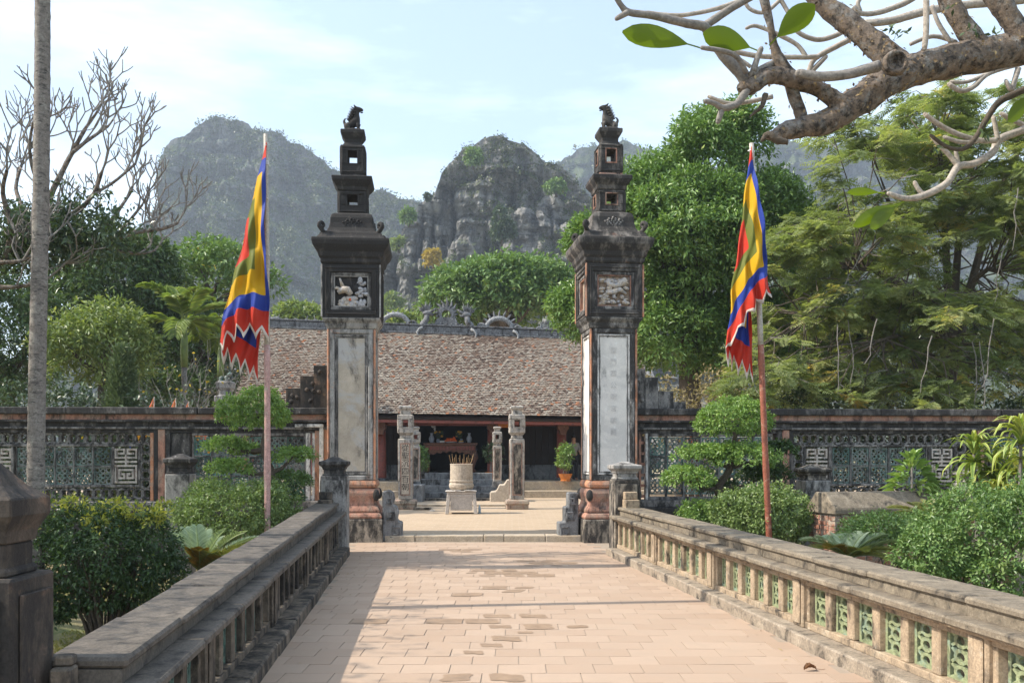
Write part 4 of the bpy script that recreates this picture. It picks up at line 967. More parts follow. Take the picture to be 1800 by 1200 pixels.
# ridge beam
b = MB(); b.loft([[rp(x, RD-0.16, RZ-0.05, 1), rp(x, RD+0.16, RZ-0.05, 1), rp(x, RD+0.16, RZ+0.26, 1), rp(x, RD-0.16, RZ+0.26, 1)] for x in (-XW, 0, XW)]); b.build('ridge_beam', M['ridge'], tem, bevel=0.03)
b = MB(); b.loft([[rp(x, RD-0.20, RZ+0.27, 1), rp(x, RD+0.2, RZ+0.27, 1), rp(x, RD+0.2, RZ+0.33, 1), rp(x, RD-0.2, RZ+0.33, 1)] for x in (-XW, 0, XW)]); b.build('ridge_cap', M['ridge'], tem, bevel=0.01)
b = MB(); b.loft([[rp(x, RD-0.20, RZ-0.06, 1), rp(x, RD+0.2, RZ-0.06, 1), rp(x, RD+0.2, RZ+0.01, 1), rp(x, RD-0.2, RZ+0.01, 1)] for x in (-XW, 0, XW)]); b.build('ridge_foot', M['ridge'], tem, bevel=0.01)
KR = 38.4/F                                            # metres per photo pixel at the ridge
def rx(px): return (px-802)*KR
def rz(x, up): return RZ + sag(x, 1) + up*KR
# flaming sun disc in the middle
sx = rx(800); b = MB()
b.M = Matrix.Translation((sx, RD, rz(sx, 33)))
b.ring(0, 0, 13*KR, 8*KR, -0.09, 0.09, 20)
for i in range(11):
    a = -0.25 + (PI+0.5)*i/10; c, d = math.cos(a), math.sin(a); ln = (8 + 9*math.sin(max(0, min(PI, a)))**2 + 2*(i % 2))*KR
    b.tube([(c*11*KR, 0, d*11*KR), (c*(11*KR+ln*0.5)+0.05*d, 0, d*(11*KR+ln*0.5)-0.05*c), (c*(12*KR+ln), 0, d*(12*KR+ln))], [4.2*KR, 2.6*KR, 0.3*KR], 6)
b.M = None
b.build('sun_disc', M['ridge'], tem)
b = MB(); b.prism([(sx+x*KR, rz(sx, u)) for x, u in ((-36, 8), (36, 8), (30, 15), (20, 18), (17, 25), (8, 28), (-8, 28), (-17, 25), (-20, 18), (-30, 15))], RD-0.12, RD+0.12)
for i in range(-3, 4): b.tube([(sx+i*9*KR + q[0]*KR, RD-0.13, rz(sx, 14)+q[1]*KR) for q in ((-3, 2), (0, -3), (3, 0), (1, 3), (-1, 1))], 1.1*KR, 5)
b.build('sun_base', M['ridge'], tem)
def dragon(s, cx_head, cx_arch, spikes):
    nm = M['ridge']
    hx = rx(cx_head); b = MB()
    # tail of clawed curls, neck, head with jaws, horns and a fan of mane
    b.tube([(hx+s*10*KR, RD-0.05, rz(hx, 8)), (hx+s*6*KR, RD-0.07, rz(hx, 16)), (hx+s*1*KR, RD-0.08, rz(hx, 22)), (hx+s*0*KR, RD-0.08, rz(hx, 30))], [6*KR, 6.2*KR, 5*KR, 5*KR], 8, 0.08)
    b.ell((hx-s*1*KR, RD-0.08, rz(hx, 34)), (9*KR, 5*KR, 5*KR), 9, 6, 0.1)
    b.tube([(hx-s*4*KR, RD-0.1, rz(hx, 36)), (hx-s*11*KR, RD-0.1, rz(hx, 38)), (hx-s*16*KR, RD-0.1, rz(hx, 43))], [3*KR, 2.4*KR, 1*KR], 6)
    b.tube([(hx-s*4*KR, RD-0.1, rz(hx, 32)), (hx-s*10*KR, RD-0.1, rz(hx, 31)), (hx-s*13*KR, RD-0.1, rz(hx, 34))], [2.6*KR, 1.8*KR, 0.8*KR], 6)
    for i in range(9):
        a = 0.25 + i*0.24; c, d = math.cos(a)*s, math.sin(a); l = (12+3*(i % 2))*KR
        b.tube([(hx+c*4*KR, RD-0.06, rz(hx, 34)+d*4*KR), (hx+c*l*0.8, RD-0.07, rz(hx, 35)+d*l*0.8+0.02), (hx+c*l*1.25, RD-0.07, rz(hx, 37)+d*l*1.2)], [2*KR, 1.5*KR, 0.3*KR], 5)
    b.build('dragon_head', nm, tem, smooth=True)
    b = MB(); ax = rx(cx_arch); pts = []; rs = []
    for i in range(15):
        a = PI*(i/14)
        pts.append((ax - s*math.cos(a)*24*KR, RD-0.02, rz(ax, 9) + math.sin(a)*21*KR)); rs.append((4.6-abs(i-7)*0.12)*KR)
    b.tube(pts, rs, 8, 0.06); b.build('dragon_body', M['ridge_pale'], tem, smooth=True)
    b = MB()
    for i in range(9 if spikes else 4):
        a = PI*(0.12+0.76*i/8) if spikes else PI*(0.35+0.1*i)
        l = (9+4*math.sin(a))*KR if spikes else 5*KR
        c, d = -s*math.cos(a), math.sin(a)
        b.tube([(ax+c*25*KR, RD-0.02, rz(ax, 9)+d*23*KR), (ax+c*(25*KR+l*0.6)+0.01, RD-0.02, rz(ax, 9)+d*(23*KR+l*0.6)), (ax+c*(25*KR+l)+s*0.03, RD-0.02, rz(ax, 9)+d*(23*KR+l))], [2.4*KR, 2*KR, 0.3*KR], 5)
    b.build('dragon_spikes', nm, tem)
    b = MB()                                            # clouds and claws along the ridge
    for px, up, q in ((cx_arch-s*34, 12, 6), (cx_arch+s*32, 13, 7), (cx_head+s*24, 14, 8), (cx_arch+s*46, 12, 5), (cx_arch+s*58, 11, 5), (cx_arch+s*70, 14, 4)):
        x = rx(px); pts = []
        for i in range(12):
            a = i*0.55; qq = q*(1-i/16)*KR; pts.append((x+s*math.cos(a)*qq, RD-0.08, rz(x, up)+math.sin(a)*qq*0.8))
        b.tube(pts, [2.3*KR*(1-i/18) for i in range(12)], 6)
    x = rx(cx_arch+s*74); b.tube([(x, RD-0.03, rz(x, 9)), (x+s*8*KR, RD-0.03, rz(x, 14)), (x+s*17*KR, RD-0.03, rz(x, 17))], [3.6*KR, 3*KR, 0.8*KR], 6); b.tube([(x, RD-0.03, rz(x, 9)), (x+s*1*KR, RD-0.03, rz(x, 18)), (x-s*1*KR, RD-0.03, rz(x, 24))], [2*KR, 1.8*KR, 0.4*KR], 5)
    b.build('ridge_cloud', nm, tem, smooth=True)
    b = MB()
    for px in (cx_head+s*10, cx_arch+s*27):
        x = rx(px); b.tube([(x-s*3*KR, RD-0.2, rz(x, 8)), (x+s*3*KR, RD-0.24, rz(x, 5)), (x+s*7*KR, RD-0.26, rz(x, -1)), (x+s*5*KR, RD-0.27, rz(x, -7)), (x-s*1*KR, RD-0.26, rz(x, -9))], [2.4*KR, 2.4*KR, 2.2*KR, 1.8*KR, 0.8*KR], 6)
    b.build('dragon_claw', M['ridge_pale'], tem, smooth=True)
dragon(1, 836, 893, True); dragon(-1, 766, 711, False)
b = MB()
for px in list(range(488, 672, 17)) + list(range(948, 1130, 17)):                # small cloud scrolls all along the ridge
    x = rx(px); q0 = random.uniform(3.2, 5.5); sg = random.choice((-1, 1))
    b.tube([(x+sg*math.cos(i*.6)*q0*(1-i/14)*KR, RD-.05, rz(x, 11)+math.sin(i*.6)*q0*(1-i/14)*KR) for i in range(10)], [2.2*KR*(1-i/16) for i in range(10)], 6)
    if random.random() < .6: b.tube([(x, RD, rz(x, 10)), (x+sg*3*KR, RD, rz(x, random.uniform(17, 23)))], [2*KR, .4*KR], 5)
b.build('ridge_cloud', M['ridge'], tem, smooth=True)
b = MB()
for s in (-1, 1):
    x = s*(XW-0.5); pts = [(x+s*q[0]*KR, RD, rz(x, q[1])) for q in ((-30, 9), (-18, 14), (-6, 12), (2, 18), (0, 27), (-8, 28), (-10, 22))]; b.tube(pts, [4*KR, 5*KR, 5*KR, 4*KR, 3*KR, 2*KR, 1*KR], 7)
    for q in range(4): b.tube([(x+s*(-20+q*7)*KR, RD, rz(x, 14)), (x+s*(-22+q*7)*KR, RD, rz(x, 22))], [2*KR, 0.4*KR], 5)
b.build('ridge_end', M['ridge'], tem, smooth=True)
# podium: two sandy steps, inner sill wall, floor, dark back wall with plank doors
MB().box(-XW-0.2, XW+0.2, -0.75, 9.5, 0.0, 0.36).build('podium_step', M['step_tan'], tem, bevel=0.02)
MB().box(-XW-0.1, XW+0.1, -0.2, 9.4, 0.362, 0.68).build('podium', M['step_tan'], tem, bevel=0.02)
for a, b_ in ((-XW, -1.25), (1.9, XW)): MB().box(a, b_, 2.0, 2.25, 0.682, 1.24).build('sill_wall', M['step_dark'], tem, bevel=0.015)
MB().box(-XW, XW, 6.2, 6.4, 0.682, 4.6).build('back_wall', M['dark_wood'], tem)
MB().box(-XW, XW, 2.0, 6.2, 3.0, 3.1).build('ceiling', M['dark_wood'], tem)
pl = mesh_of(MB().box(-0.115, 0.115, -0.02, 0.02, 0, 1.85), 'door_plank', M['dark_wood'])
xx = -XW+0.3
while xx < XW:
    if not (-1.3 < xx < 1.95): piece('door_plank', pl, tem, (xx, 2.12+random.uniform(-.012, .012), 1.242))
    xx += 0.245
MB().box(-1.28, 1.93, 2.27, 6.1, 0.682, 0.98).build('inner_floor', M['step_dark'], tem)
for px in (444, 560, 673, 728, 868, 991, 1100):
    x = (px-900)/F*34.0 - TX
    t = MB().lathe([(0.68, 0.20), (0.9, 0.19), (2.9, 0.17)], 14, (x, 0.75, 0)); c = t.build('column', M['red_wood'], tem, smooth=True)
    MB().lathe([(0.682, 0.30), (0.74, 0.30), (0.78, 0.24)], 14, (x, 0.75, 0)).build('column_base', M['step_dark'], c)
    b = MB(); b.prism([(x-0.10, 2.35), (x+0.10, 2.35), (x+0.14, 2.5), (x+0.22, 2.58), (x+0.16, 2.78), (x+0.05, 2.85), (x, 2.95), (x-0.05, 2.85), (x-0.16, 2.78), (x-0.22, 2.58), (x-0.14, 2.5)], 0.25, 0.56); b.build('bracket', M['carved_wood'], c, bevel=0.01)
MB().box(-XW+0.2, XW-0.2, 0.62, 0.86, 2.68, 2.95).build('tie_beam', M['red_wood'], tem)
# central flight of dark stone steps with cheek blocks
ts = thing('stone_steps', 'dark grey stone steps rising to the altar table', 'steps', (XP(802, 31.2), 31.2, 0))
for i, (w_, y_, z0, z1) in enumerate(((1.75, -0.55, 0.06, 0.19), (1.5, -0.1, 0.192, 0.36), (1.47, 0.35, 0.362, 0.58), (1.30, 0.85, 0.582, 0.78), (1.18, 1.35, 0.782, 0.985))): MB().box(-w_, w_, y_, 1.9, z0, z1).build('step', M['step_dark'] if i > 0 else M['base_block'], ts, bevel=0.015)
MB().box(-1.62, -1.0, -1.35, -0.3, 0.05, 0.66).build('cheek_block', M['step_dark'], ts, bevel=0.03)
b = MB(); b.prism([(1.15, 0.05), (1.85, 0.05), (1.95, 0.8), (1.7, 0.82), (1.6, 0.66), (1.45, 0.66), (1.35, 0.45), (1.15, 0.42)], -1.2, -0.35); b.build('cheek_block', M['urn'], ts, bevel=0.03)
M['base_pink'] = stone('sandy pink plinth', (0.38, 0.27, 0.21), dk=0.4, sc=2, second=(0.34, 0.29, 0.23), sec=0.5)
# ------------------------------------------------------------------ lantern columns in the courtyard
def lantern_column(label, px, Y, z0, sc, mat, chars, ink, broken=False):
    k = 26.0/F*sc
    t = thing('lantern_column', label, 'column', (XP(px, Y), Y, z0), rad(4), 'lantern topped stone columns in the courtyard')
    if sc > 0.9:
        MB().sq([(0, 19*k), (7*k, 19*k), (10*k, 20.5*k), (15*k, 19.5*k), (17*k, 14*k)]).build('plinth', M['base_pink'], t, bevel=0.015)
    else: MB().sq([(0, 15*k), (17*k, 14*k)]).build('plinth', M['step_dark'], t, bevel=0.015)
    zs, ze = 17.2*k, 123*k
    MB().sq([(zs, 12.2*k), (ze-2*k, 12.8*k), (ze, 11.5*k)]).build('shaft', mat, t, bevel=0.012)
    b = MB(); f2 = MB()
    for s in SIDES:
        panel_frame(b, s, 12.6*k, -8.6*k, 8.6*k, zs+7*k, ze-8*k, 1.6*k, 0.5*k, 0.02)
        f2.M = Matrix.Rotation(s, 4, 'Z'); f2.box(-6.6*k, 6.6*k, -12.85*k, -12.3*k, zs+9*k, ze-10*k); f2.M = None
    b.build('frame', M['pink_plaster'], t, bevel=0.004); f2.build('panel', M['column_panel'] if chars else M['base_block'], t)
    if chars:
        for i, ch in enumerate(chars): glyph(ch, 13.5*k, (0, -12.95*k, ze-17*k-i*13.6*k), ink, t)
    MB().sq([(ze+0.002, 9.5*k), (ze+2*k, 10*k), (ze+5*k, 9*k), (ze+9*k, 12.6*k)]).build('neck', mat, t, bevel=0.008)
    z1, z2 = ze+9.2*k, ze+42*k; h, g = 13.8*k, 5*k; a, c = z1+11*k, z1+24*k
    b = MB(); b.box(-h, h, -h, h, z1, a); b.box(-h, h, -h, h, c, z2)
    for sx in (-1, 1):
        for sy in (-1, 1):
            xs = sorted((sx*h, sx*g)); ys = sorted((sy*h, sy*g)); b.box(xs[0], xs[1], ys[0], ys[1], a, c)
    b.build('lantern', mat, t, bevel=0.02)
    b = MB()
    for s in SIDES: panel_frame(b, s, h, -g-2*k, g+2*k, a-2*k, c+2*k, 1.6*k, 0.8*k)
    b.build('lantern_trim', mat, t)
    MB().sq([(z2+0.002, 9*k), (z2+7*k, 8.5*k), (z2+11*k, 11.5*k), (z2+14*k, 11.5*k), (z2+15.5*k, 9*k)]).build('cap', mat, t, bevel=0.01)
lantern_column('lantern topped column with black characters, left of the incense urn', 713, 26.0, CZ, 1.0, M['column_grey'], '從聖沉四百朝', M['ink'])
lantern_column('lantern topped column with a rubbed dark panel, right of the incense urn', 908.5, 26.0, CZ, 1.0, M['column_grey'], None, None)
lantern_column('smaller weathered lantern column standing by the altar steps beside the orange pot', 874, 31.0, 0.55, 0.70, M['column_grey'], None, None)
lantern_column('smaller pale lantern column half hidden behind the lettered column', 731, 31.0, 0.55, 0.70, M['column_grey'], None, None)

# ------------------------------------------------------------------ incense urn on a plastic stool
k = 24.0/F; ux, uy = XP(811, 24), 24.0
t = thing('plastic_stool', 'worn beige plastic stool under the incense urn', 'stool', (ux, uy, CZ), rad(3))
b = MB(); b.box(-25*k, 25*k, -22*k, 22*k, 34*k, 38*k); b.box(-28*k, 27*k, -24*k, 24*k, 38.2*k, 40*k); b.build('seat', M['plastic'], t, bevel=0.02)
for sx in (-1, 1):
    for sy in (-1, 1):
        b = MB(); b.loft([[(sx*x+dx*k, sy*y+dy*k, z) for dx, dy in ((-3, -3), (3, -3), (3, 3), (-3, 3))] for z, x, y in ((0, 25*k, 22*k), (34*k, 22*k, 19.5*k))]); b.build('leg', M['plastic'], t, bevel=0.008)
for s in range(4):
    b = MB(); b.M = Matrix.Rotation(s*PI/2, 4, 'Z'); h = 20*k if s % 2 == 0 else 22*k
    b.box(-19*k, 19*k, -h-1.5*k, -h+0.5*k, 6*k, 33.8*k); b.build('side_panel', M['plastic'], t)
    b = MB(); b.M = Matrix.Rotation(s*PI/2, 4, 'Z')
    for x0, x1, z0, z1 in ((-16, 16, 30, 31.2), (-16, 16, 8, 9.2), (-16, -15, 9.2, 30), (15, 16, 9.2, 30)): b.box(x0*k, x1*k, -h-2.2*k, -h-1.4*k, z0*k, z1*k)
    b.build('panel_rib', M['plastic'], t)
t = thing('incense_urn', 'pale cement incense urn full of burnt sticks on the stool', 'urn', (ux, uy, CZ+40.2*k))
MB().lathe([(0.8*k, 15*k), (2*k, 19*k), (6*k, 21.5*k), (10*k, 21.8*k), (13*k, 20.2*k), (14*k, 20*k), (15*k, 21*k), (17*k, 21*k), (18*k, 19.8*k), (44*k, 19.6*k), (46*k, 20.3*k), (46.5*k, 19.5*k), (46*k, 17.5*k), (41*k, 17*k), (41*k, 1*k)], 28).build('bowl', M['urn'], t, smooth=False)
b = MB()
for i in range(7): b.box((-15+i*4.6)*k, (-13+i*4.6)*k, -16*k, -14*k, 0, 2*k)
b.build('foot', M['urn'], t)
MB().lathe([(40.8*k, 0.1*k), (41.6*k, 8*k), (41.2*k, 17*k)], 20).build('ash', M['urn'], t)
st_ = [(-16, -21, 62), (-13, -16, 64), (-8, -9, 63), (-2, -2, 62), (5, 5, 64), (10, 13, 62), (14, 22, 64), (15, 20, 61), (-15, -15, 56), (8, 9, 58), (0, -4, 57), (-11, -12, 58), (12, 16, 57), (3, 2, 55)]
for i, (x0, x1, z) in enumerate(st_):
    y = random.uniform(-9, 9)*k
    MB().tube([(x0*0.75*k, y, 41*k), ((x0*.5+x1*.5)*k, y*1.1, 50*k), (x1*k, y*1.2, z*k)], [0.0055, 0.005, 0.0045], 5).build('incense_stick', M['incense'], t)
b = MB()
for i in range(60):
    a = random.uniform(0, 2*PI); r = random.uniform(0, 15)*k; b.tube([(r*math.cos(a), r*math.sin(a), 41*k), (r*1.1*math.cos(a)+.01, r*1.1*math.sin(a), random.uniform(43, 49)*k)], 0.004, 4)
tag(b.build('incense_stub', M['incense_red'], t), kind='stuff')
p = thing('paper_sheets', 'loose papers lying on the stool in front of the urn', 'papers', (ux, uy, CZ+40.4*k))
for x, y, a in ((-6, -21, 0.3), (12, -22, -0.2), (19, -20, 0.15)): MB().box(-5*k, 6*k, -3*k, 3*k, 0, 0.8*k).build('sheet', M['paper'], p, loc=(x*k, y*k, 0.1*k), rotz=a)
t = thing('water_bottle', 'small bluish plastic bottle standing by the stool', 'bottle', (XP(843, 23.9), 23.9, CZ))
MB().lathe([(0, .03), (.01, .034), (.15, .034), (.18, .016), (.21, .015)], 12).build('bottle_body', M['bottle'], t, smooth=True); MB().lathe([(.2102, .017), (.228, .017)], 10).build('bottle_cap', M['white'], t)
t = thing('stone_slab', 'flat grey slab lying at the foot of the lettered column', 'slab', (XP(743, 25.6), 25.6, CZ)); MB().box(-0.24, 0.24, -0.2, 0.2, 0, 0.06, 0.02).build('slab_stone', M['base_block'], t, bevel=0.015)
tag(MB().box(-3.1, 0.35, 27.2, 27.5, CZ-0.05, CZ+0.05).build('stone_edging', M['step_tan']), 'low stone edging line across the courtyard', None, None, 'structure')
tag(MB().box(-2.2, -2.06, 24.9, 24.96, CZ, CZ+0.02).build('litter_scrap', M['paper'], rotz=0), 'tiny white scrap of litter on the courtyard', 'litter')

# ------------------------------------------------------------------ altar table and offerings (inside the hall)
AY = 34.6; k = AY/F; az = 0.99; tz = EYE-(778-800)*k
ax = XP(792, AY)
t = thing('altar_table', 'carved brown wooden altar table with curved legs', 'table', (ax, AY, az), TR)
H = tz-az
MB().box(-47*k, 47*k, -0.45, 0.45, H-4*k, H).build('tabletop', M['carved_wood'], t, bevel=0.02)
MB().box(-44*k, 44*k, -0.40, 0.40, H-14*k, H-4.1*k).build('apron', M['carved_wood'], t)
b = MB(); n = 15
for i in range(n):
    x = (-42+84*(i+.5)/n)*k; b.box(x-2.3*k, x+2.3*k, -0.425, -0.398, H-12.5*k, H-6*k)
b.build('carved_panel', M['red_wood'], t, bevel=0.006)
pts = [(-44, H-14.1*k)] + [(-40+80*i/24, H-(24-8*math.sin(PI*i/24)**0.6 + 1.6*math.cos(i*1.9))*k) for i in range(25)] + [(44, H-14.1*k)]
b = MB(); b.prism([(x*k, z) for x, z in pts], -0.40, -0.36); b.build('skirt', M['carved_wood'], t)
for s in (-1, 1):
    for y in (-0.37, 0.37):
        b = MB(); b.tube([(s*41*k, y, H-14*k), (s*43*k, y, H-26*k), (s*41*k, y, H*0.35), (s*38*k, y, H*0.12), (s*42*k, y, 0.0)], [4.5*k, 5*k, 3.4*k, 2.8*k, 4*k], 8); b.build('leg', M['carved_wood'], t, smooth=True)
def vase(label, px, h):
    v = thing('porcelain_vase', label, 'vase', (XP(px, AY), AY-0.1, tz+0.003), 0, 'vases on the altar table')
    q = h*k; MB().lathe([(0, 3.2*k), (q*.08, 3*k), (q*.25, 4.4*k), (q*.45, 4.8*k), (q*.62, 3.6*k), (q*.78, 1.9*k), (q*.92, 2.2*k), (q, 3*k)], 16).build('vase_body', M['porcelain'], v, smooth=True); return v
vase('blue and white vase at the left end of the altar table', 759, 17); vase('blue and white vase at the right end of the altar table', 825, 17)
def bunch(label, px, py, n, yel):
    v = thing('flower_bunch', label, 'flowers', (XP(px, AY), AY, tz+0.003)); h = (778-py)*k
    MB().lathe([(0, 2.5*k), (4*k, 3*k), (7*k, 2*k)], 10).build('flower_pot', M['porcelain'], v)
    RR = random.Random(px); b = MB(); f = MB()
    for i in range(n):
        x, y, z = RR.uniform(-9, 9)*k, RR.uniform(-4, 4)*k, h*RR.uniform(0.7, 1.25); b.tube([(0, 0, 6*k), (x*.6, y*.6, z*.7), (x, y, z)], 0.006, 4)
        (f if i < yel else b).ell((x, y, z), (2.3*k, 2.2*k, 1.9*k), 7, 5, 0.15)
    b.build('leaves', M['plant_green'], v); f.build('blooms', M['yellow'], v)
M['plant_green'] = flat('dull plant green', (0.045, 0.075, 0.025))
bunch('yellow flowers beside the left altar vase', 770, 762, 16, 5); bunch('yellow flowers beside the right altar vase', 811, 762, 16, 5)
t = thing('orange_pile', 'heap of oranges in the middle of the altar table', 'oranges', (XP(793, AY), AY-0.2, tz+0.003))
MB().lathe([(0, 5*k), (1.4*k, 11*k), (1.8*k, 11*k), (0.5*k, 5*k)], 16).build('dish', M['white'], t)
om = mesh_of(MB().ell((0, 0, 0), (2.0*k,)*3, 9, 7), 'orange_fruit', M['orange'])
for i in range(7): piece('orange_fruit', om, t, ((-9+i*3)*k, random.uniform(-2, 1)*k, 3.4*k))
for i in range(5): piece('orange_fruit', om, t, ((-6+i*3.2)*k, random.uniform(-2, 1)*k, 6.4*k))
piece('orange_fruit', om, t, (5.6*k, 0, 8.8*k))
t = thing('offering_box', 'small white box left of the oranges', 'box', (XP(778, AY), AY-0.22, tz+0.003)); MB().box(-4*k, 4*k, -2*k, 2*k, 0, 3*k).build('carton', M['paper'], t, bevel=.005); MB().box(-4.1*k, 4.1*k, -2.1*k, 2.1*k, 3.02*k, 3.5*k).build('lid', M['white'], t)
t = thing('offering_plate', 'small plate of pale fruit right of the oranges', 'plate', (XP(811, AY), AY-0.25, tz+0.003)); MB().lathe([(0, 3*k), (1.2*k, 5*k), (1.4*k, 5*k), (.5*k, 2.5*k)], 14).build('dish', M['white'], t); b = MB(); [b.ell((x*k, 0, 2.2*k), (1.6*k,)*3, 7, 5) for x in (-2, 0.5, 2.6)]; b.build('fruit', M['yellow'], t)
t = thing('candle_stand', 'tall dark candle stand with pale flowers behind the left vase', 'candle stand', (XP(762, AY+.3), AY+0.3, tz+0.003)); MB().lathe([(0, 3*k), (2*k, 1*k), (18*k, 0.8*k), (19*k, 2.4*k), (20*k, 1*k)], 10).build('stem', M['step_dark'], t); b = MB(); [b.ell((random.uniform(-3, 3)*k, 0, random.uniform(21, 31)*k), (1.8*k,)*3, 6, 5, .2) for i in range(7)]; b.build('pale_flowers', M['white'], t)
t = thing('hanging_bulb', 'white light bulb hanging on a wire under the eaves', 'light bulb', (XP(790, 34.0), 34.0, ZP(743, 34.0))); MB().lathe([(0, .02), (.03, .055), (.08, .05), (.14, .022), (.17, .02)], 12).build('bulb_glass', M['bulb'], t, smooth=True); MB().tube([(0, 0, .17), (0, 0, .38)], .008, 5).build('wire', M['ink'], t)
t = thing('hanging_sign', 'orange red sign with rows of gold writing hung under the eaves', 'sign', (XP(883, 33.9), 33.9, ZP(743, 33.9)), TR)
MB().box(-0.24, 0.24, -0.015, 0.015, -0.17, 0.18).build('board', M['sign_red'], t); b = MB()
for r_ in range(5):
    x = -0.20
    while x < 0.18: w_ = random.uniform(.02, .05); b.box(x, x+w_, -0.019, -0.0155, 0.13-r_*.066-.018, 0.13-r_*.066+.018); x += w_+.010
b.build('lettering', M['sign_gold'], t)

# person standing in the shade of the eaves
px_, pY = 1008, 34.6; t = thing('person', 'person in a grey top and dark trousers standing in the shade behind the potted plant', 'person', (XP(px_, pY), pY, 0.685), rad(20))
vs = [(0, 0, .86), (0, 0, 1.05), (0, 0, 1.28), (0, 0, 1.40), (0, -.02, 1.50), (.10, 0, .82), (.11, -.01, .46), (.11, .02, .06), (.11, -.12, .03), (-.10, 0, .82), (-.11, -.03, .46), (-.11, .02, .06), (-.11, -.12, .03),
      (.18, 0, 1.33), (.24, -.02, 1.07), (.20, -.20, .95), (-.18, 0, 1.33), (-.25, -.02, 1.07), (-.20, -.22, .97), (0, -.02, 1.60)]
es = [(0, 1), (1, 2), (2, 3), (3, 4), (4, 19), (0, 5), (5, 6), (6, 7), (7, 8), (0, 9), (9, 10), (10, 11), (11, 12), (2, 13), (13, 14), (14, 15), (2, 16), (16, 17), (17, 18)]
skin('body', vs, es, [.13, .125, .14, .06, .085, .085, .06, .045, .04, .085, .06, .045, .04, .06, .045, .033, .06, .045, .033, .08], M['skin'], t, 2, 0)
skin('shirt', vs[:3] + [vs[13], vs[14], vs[16], vs[17], (0, 0, 1.37)], [(0, 1), (1, 2), (2, 7), (2, 3), (3, 4), (2, 5), (5, 6)], [.15, .145, .16, .075, .06, .075, .06, .075], M['grey_cloth'], t, 2, 0)
skin('trousers', [vs[i] for i in (0, 5, 6, 7, 9, 10, 11)], [(0, 1), (1, 2), (2, 3), (0, 4), (4, 5), (5, 6)], [.145, .10, .075, .06, .10, .075, .06], M['dark_cloth'], t, 2, 0)
MB().ell((0, .015, 1.60), (.088, .098, .085), 12, 8).build('hair', M['hair'], t, smooth=True)
b = MB(); [b.ell((s*.03, -.095, 1.55), (.012, .008, .007), 6, 4) for s in (-1, 1)]; b.build('eyes', M['ink'], t); MB().ell((0, -.105, 1.52), (.012, .016, .022), 6, 5).build('nose', M['skin'], t, smooth=True)

# ------------------------------------------------------------------ foliage materials
G = {}
G['mango'] = leafmat('deep green mango leaf', [(0, (0.068, 0.129, 0.039)), (0.5, (0.146, 0.247, 0.066)), (0.85, (0.255, 0.366, 0.101)), (1, (0.419, 0.455, 0.151))], 0.42, 0.25)
G['mid'] = leafmat('mid green tree leaf', [(0, (0.070, 0.124, 0.044)), (0.5, (0.146, 0.239, 0.075)), (0.9, (0.251, 0.336, 0.116)), (1, (0.574, 0.461, 0.094))], 0.45, 0.25)
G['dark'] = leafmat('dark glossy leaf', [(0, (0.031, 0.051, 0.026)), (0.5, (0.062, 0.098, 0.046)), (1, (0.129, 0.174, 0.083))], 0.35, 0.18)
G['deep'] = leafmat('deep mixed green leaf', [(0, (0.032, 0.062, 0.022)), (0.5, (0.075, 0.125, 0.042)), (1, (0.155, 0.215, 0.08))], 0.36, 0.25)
G['lime'] = leafmat('yellow green leaf', [(0, (0.091, 0.135, 0.037)), (0.5, (0.178, 0.237, 0.066)), (1, (0.388, 0.412, 0.147))], 0.45, 0.3)
G['feather'] = leafmat('feathery olive leaf', [(0, (0.125, 0.167, 0.068)), (0.5, (0.238, 0.286, 0.126)), (0.85, (0.358, 0.378, 0.177)), (1, (0.565, 0.425, 0.149))], 0.6, 0.5, 0.2)
G['box'] = leafmat('clipped shrub leaf', [(0, (0.062, 0.115, 0.034)), (0.5, (0.129, 0.223, 0.060)), (1, (0.291, 0.364, 0.122))], 0.4, 0.25)
G['ficus'] = leafmat('bright topiary leaf', [(0, (0.091, 0.168, 0.039)), (0.5, (0.179, 0.294, 0.070)), (1, (0.355, 0.454, 0.135))], 0.38, 0.3)
G['olive'] = leafmat('olive round bush leaf', [(0, (0.073, 0.124, 0.037)), (0.5, (0.152, 0.222, 0.063)), (1, (0.335, 0.410, 0.149))], 0.42, 0.25)
G['bush'] = leafmat('dark shrub leaf', [(0, (0.027, 0.051, 0.022)), (0.6, (0.056, 0.102, 0.034)), (0.88, (0.103, 0.169, 0.050)), (1, (0.402, 0.397, 0.066))], 0.36, 0.25)
G['palm'] = leafmat('areca leaf', [(0, (0.098, 0.147, 0.028)), (0.6, (0.210, 0.280, 0.063)), (1, (0.392, 0.406, 0.126))], 0.45, 0.35)
G['cycad'] = leafmat('grey green cycad leaf', [(0, (0.181, 0.234, 0.128)), (0.6, (0.340, 0.415, 0.265)), (1, (0.531, 0.595, 0.404))], 0.5, 0.2)
G['cycad_gold'] = leafmat('golden green cycad leaf', [(0, (0.120, 0.143, 0.038)), (0.6, (0.225, 0.240, 0.075)), (1, (0.405, 0.315, 0.090))], 0.5, 0.25)
G['cycad_old'] = leafmat('yellowing cycad leaf', [(0, (0.120, 0.096, 0.024)), (0.6, (0.240, 0.168, 0.036)), (1, (0.432, 0.216, 0.048))], 0.6, 0.25)
G['dracaena'] = leafmat('striped dracaena leaf', [(0, (0.120, 0.204, 0.036)), (0.5, (0.264, 0.336, 0.072)), (1, (0.552, 0.528, 0.168))], 0.4, 0.3)
G['juniper'] = leafmat('juniper spray', [(0, (0.064, 0.096, 0.039)), (0.6, (0.117, 0.165, 0.066)), (1, (0.201, 0.234, 0.111))], 0.6, 0.15)
G['yellow'] = leafmat('yellow autumn leaf', [(0, (0.280, 0.200, 0.030)), (1, (0.550, 0.400, 0.060))], 0.6, 0.3)
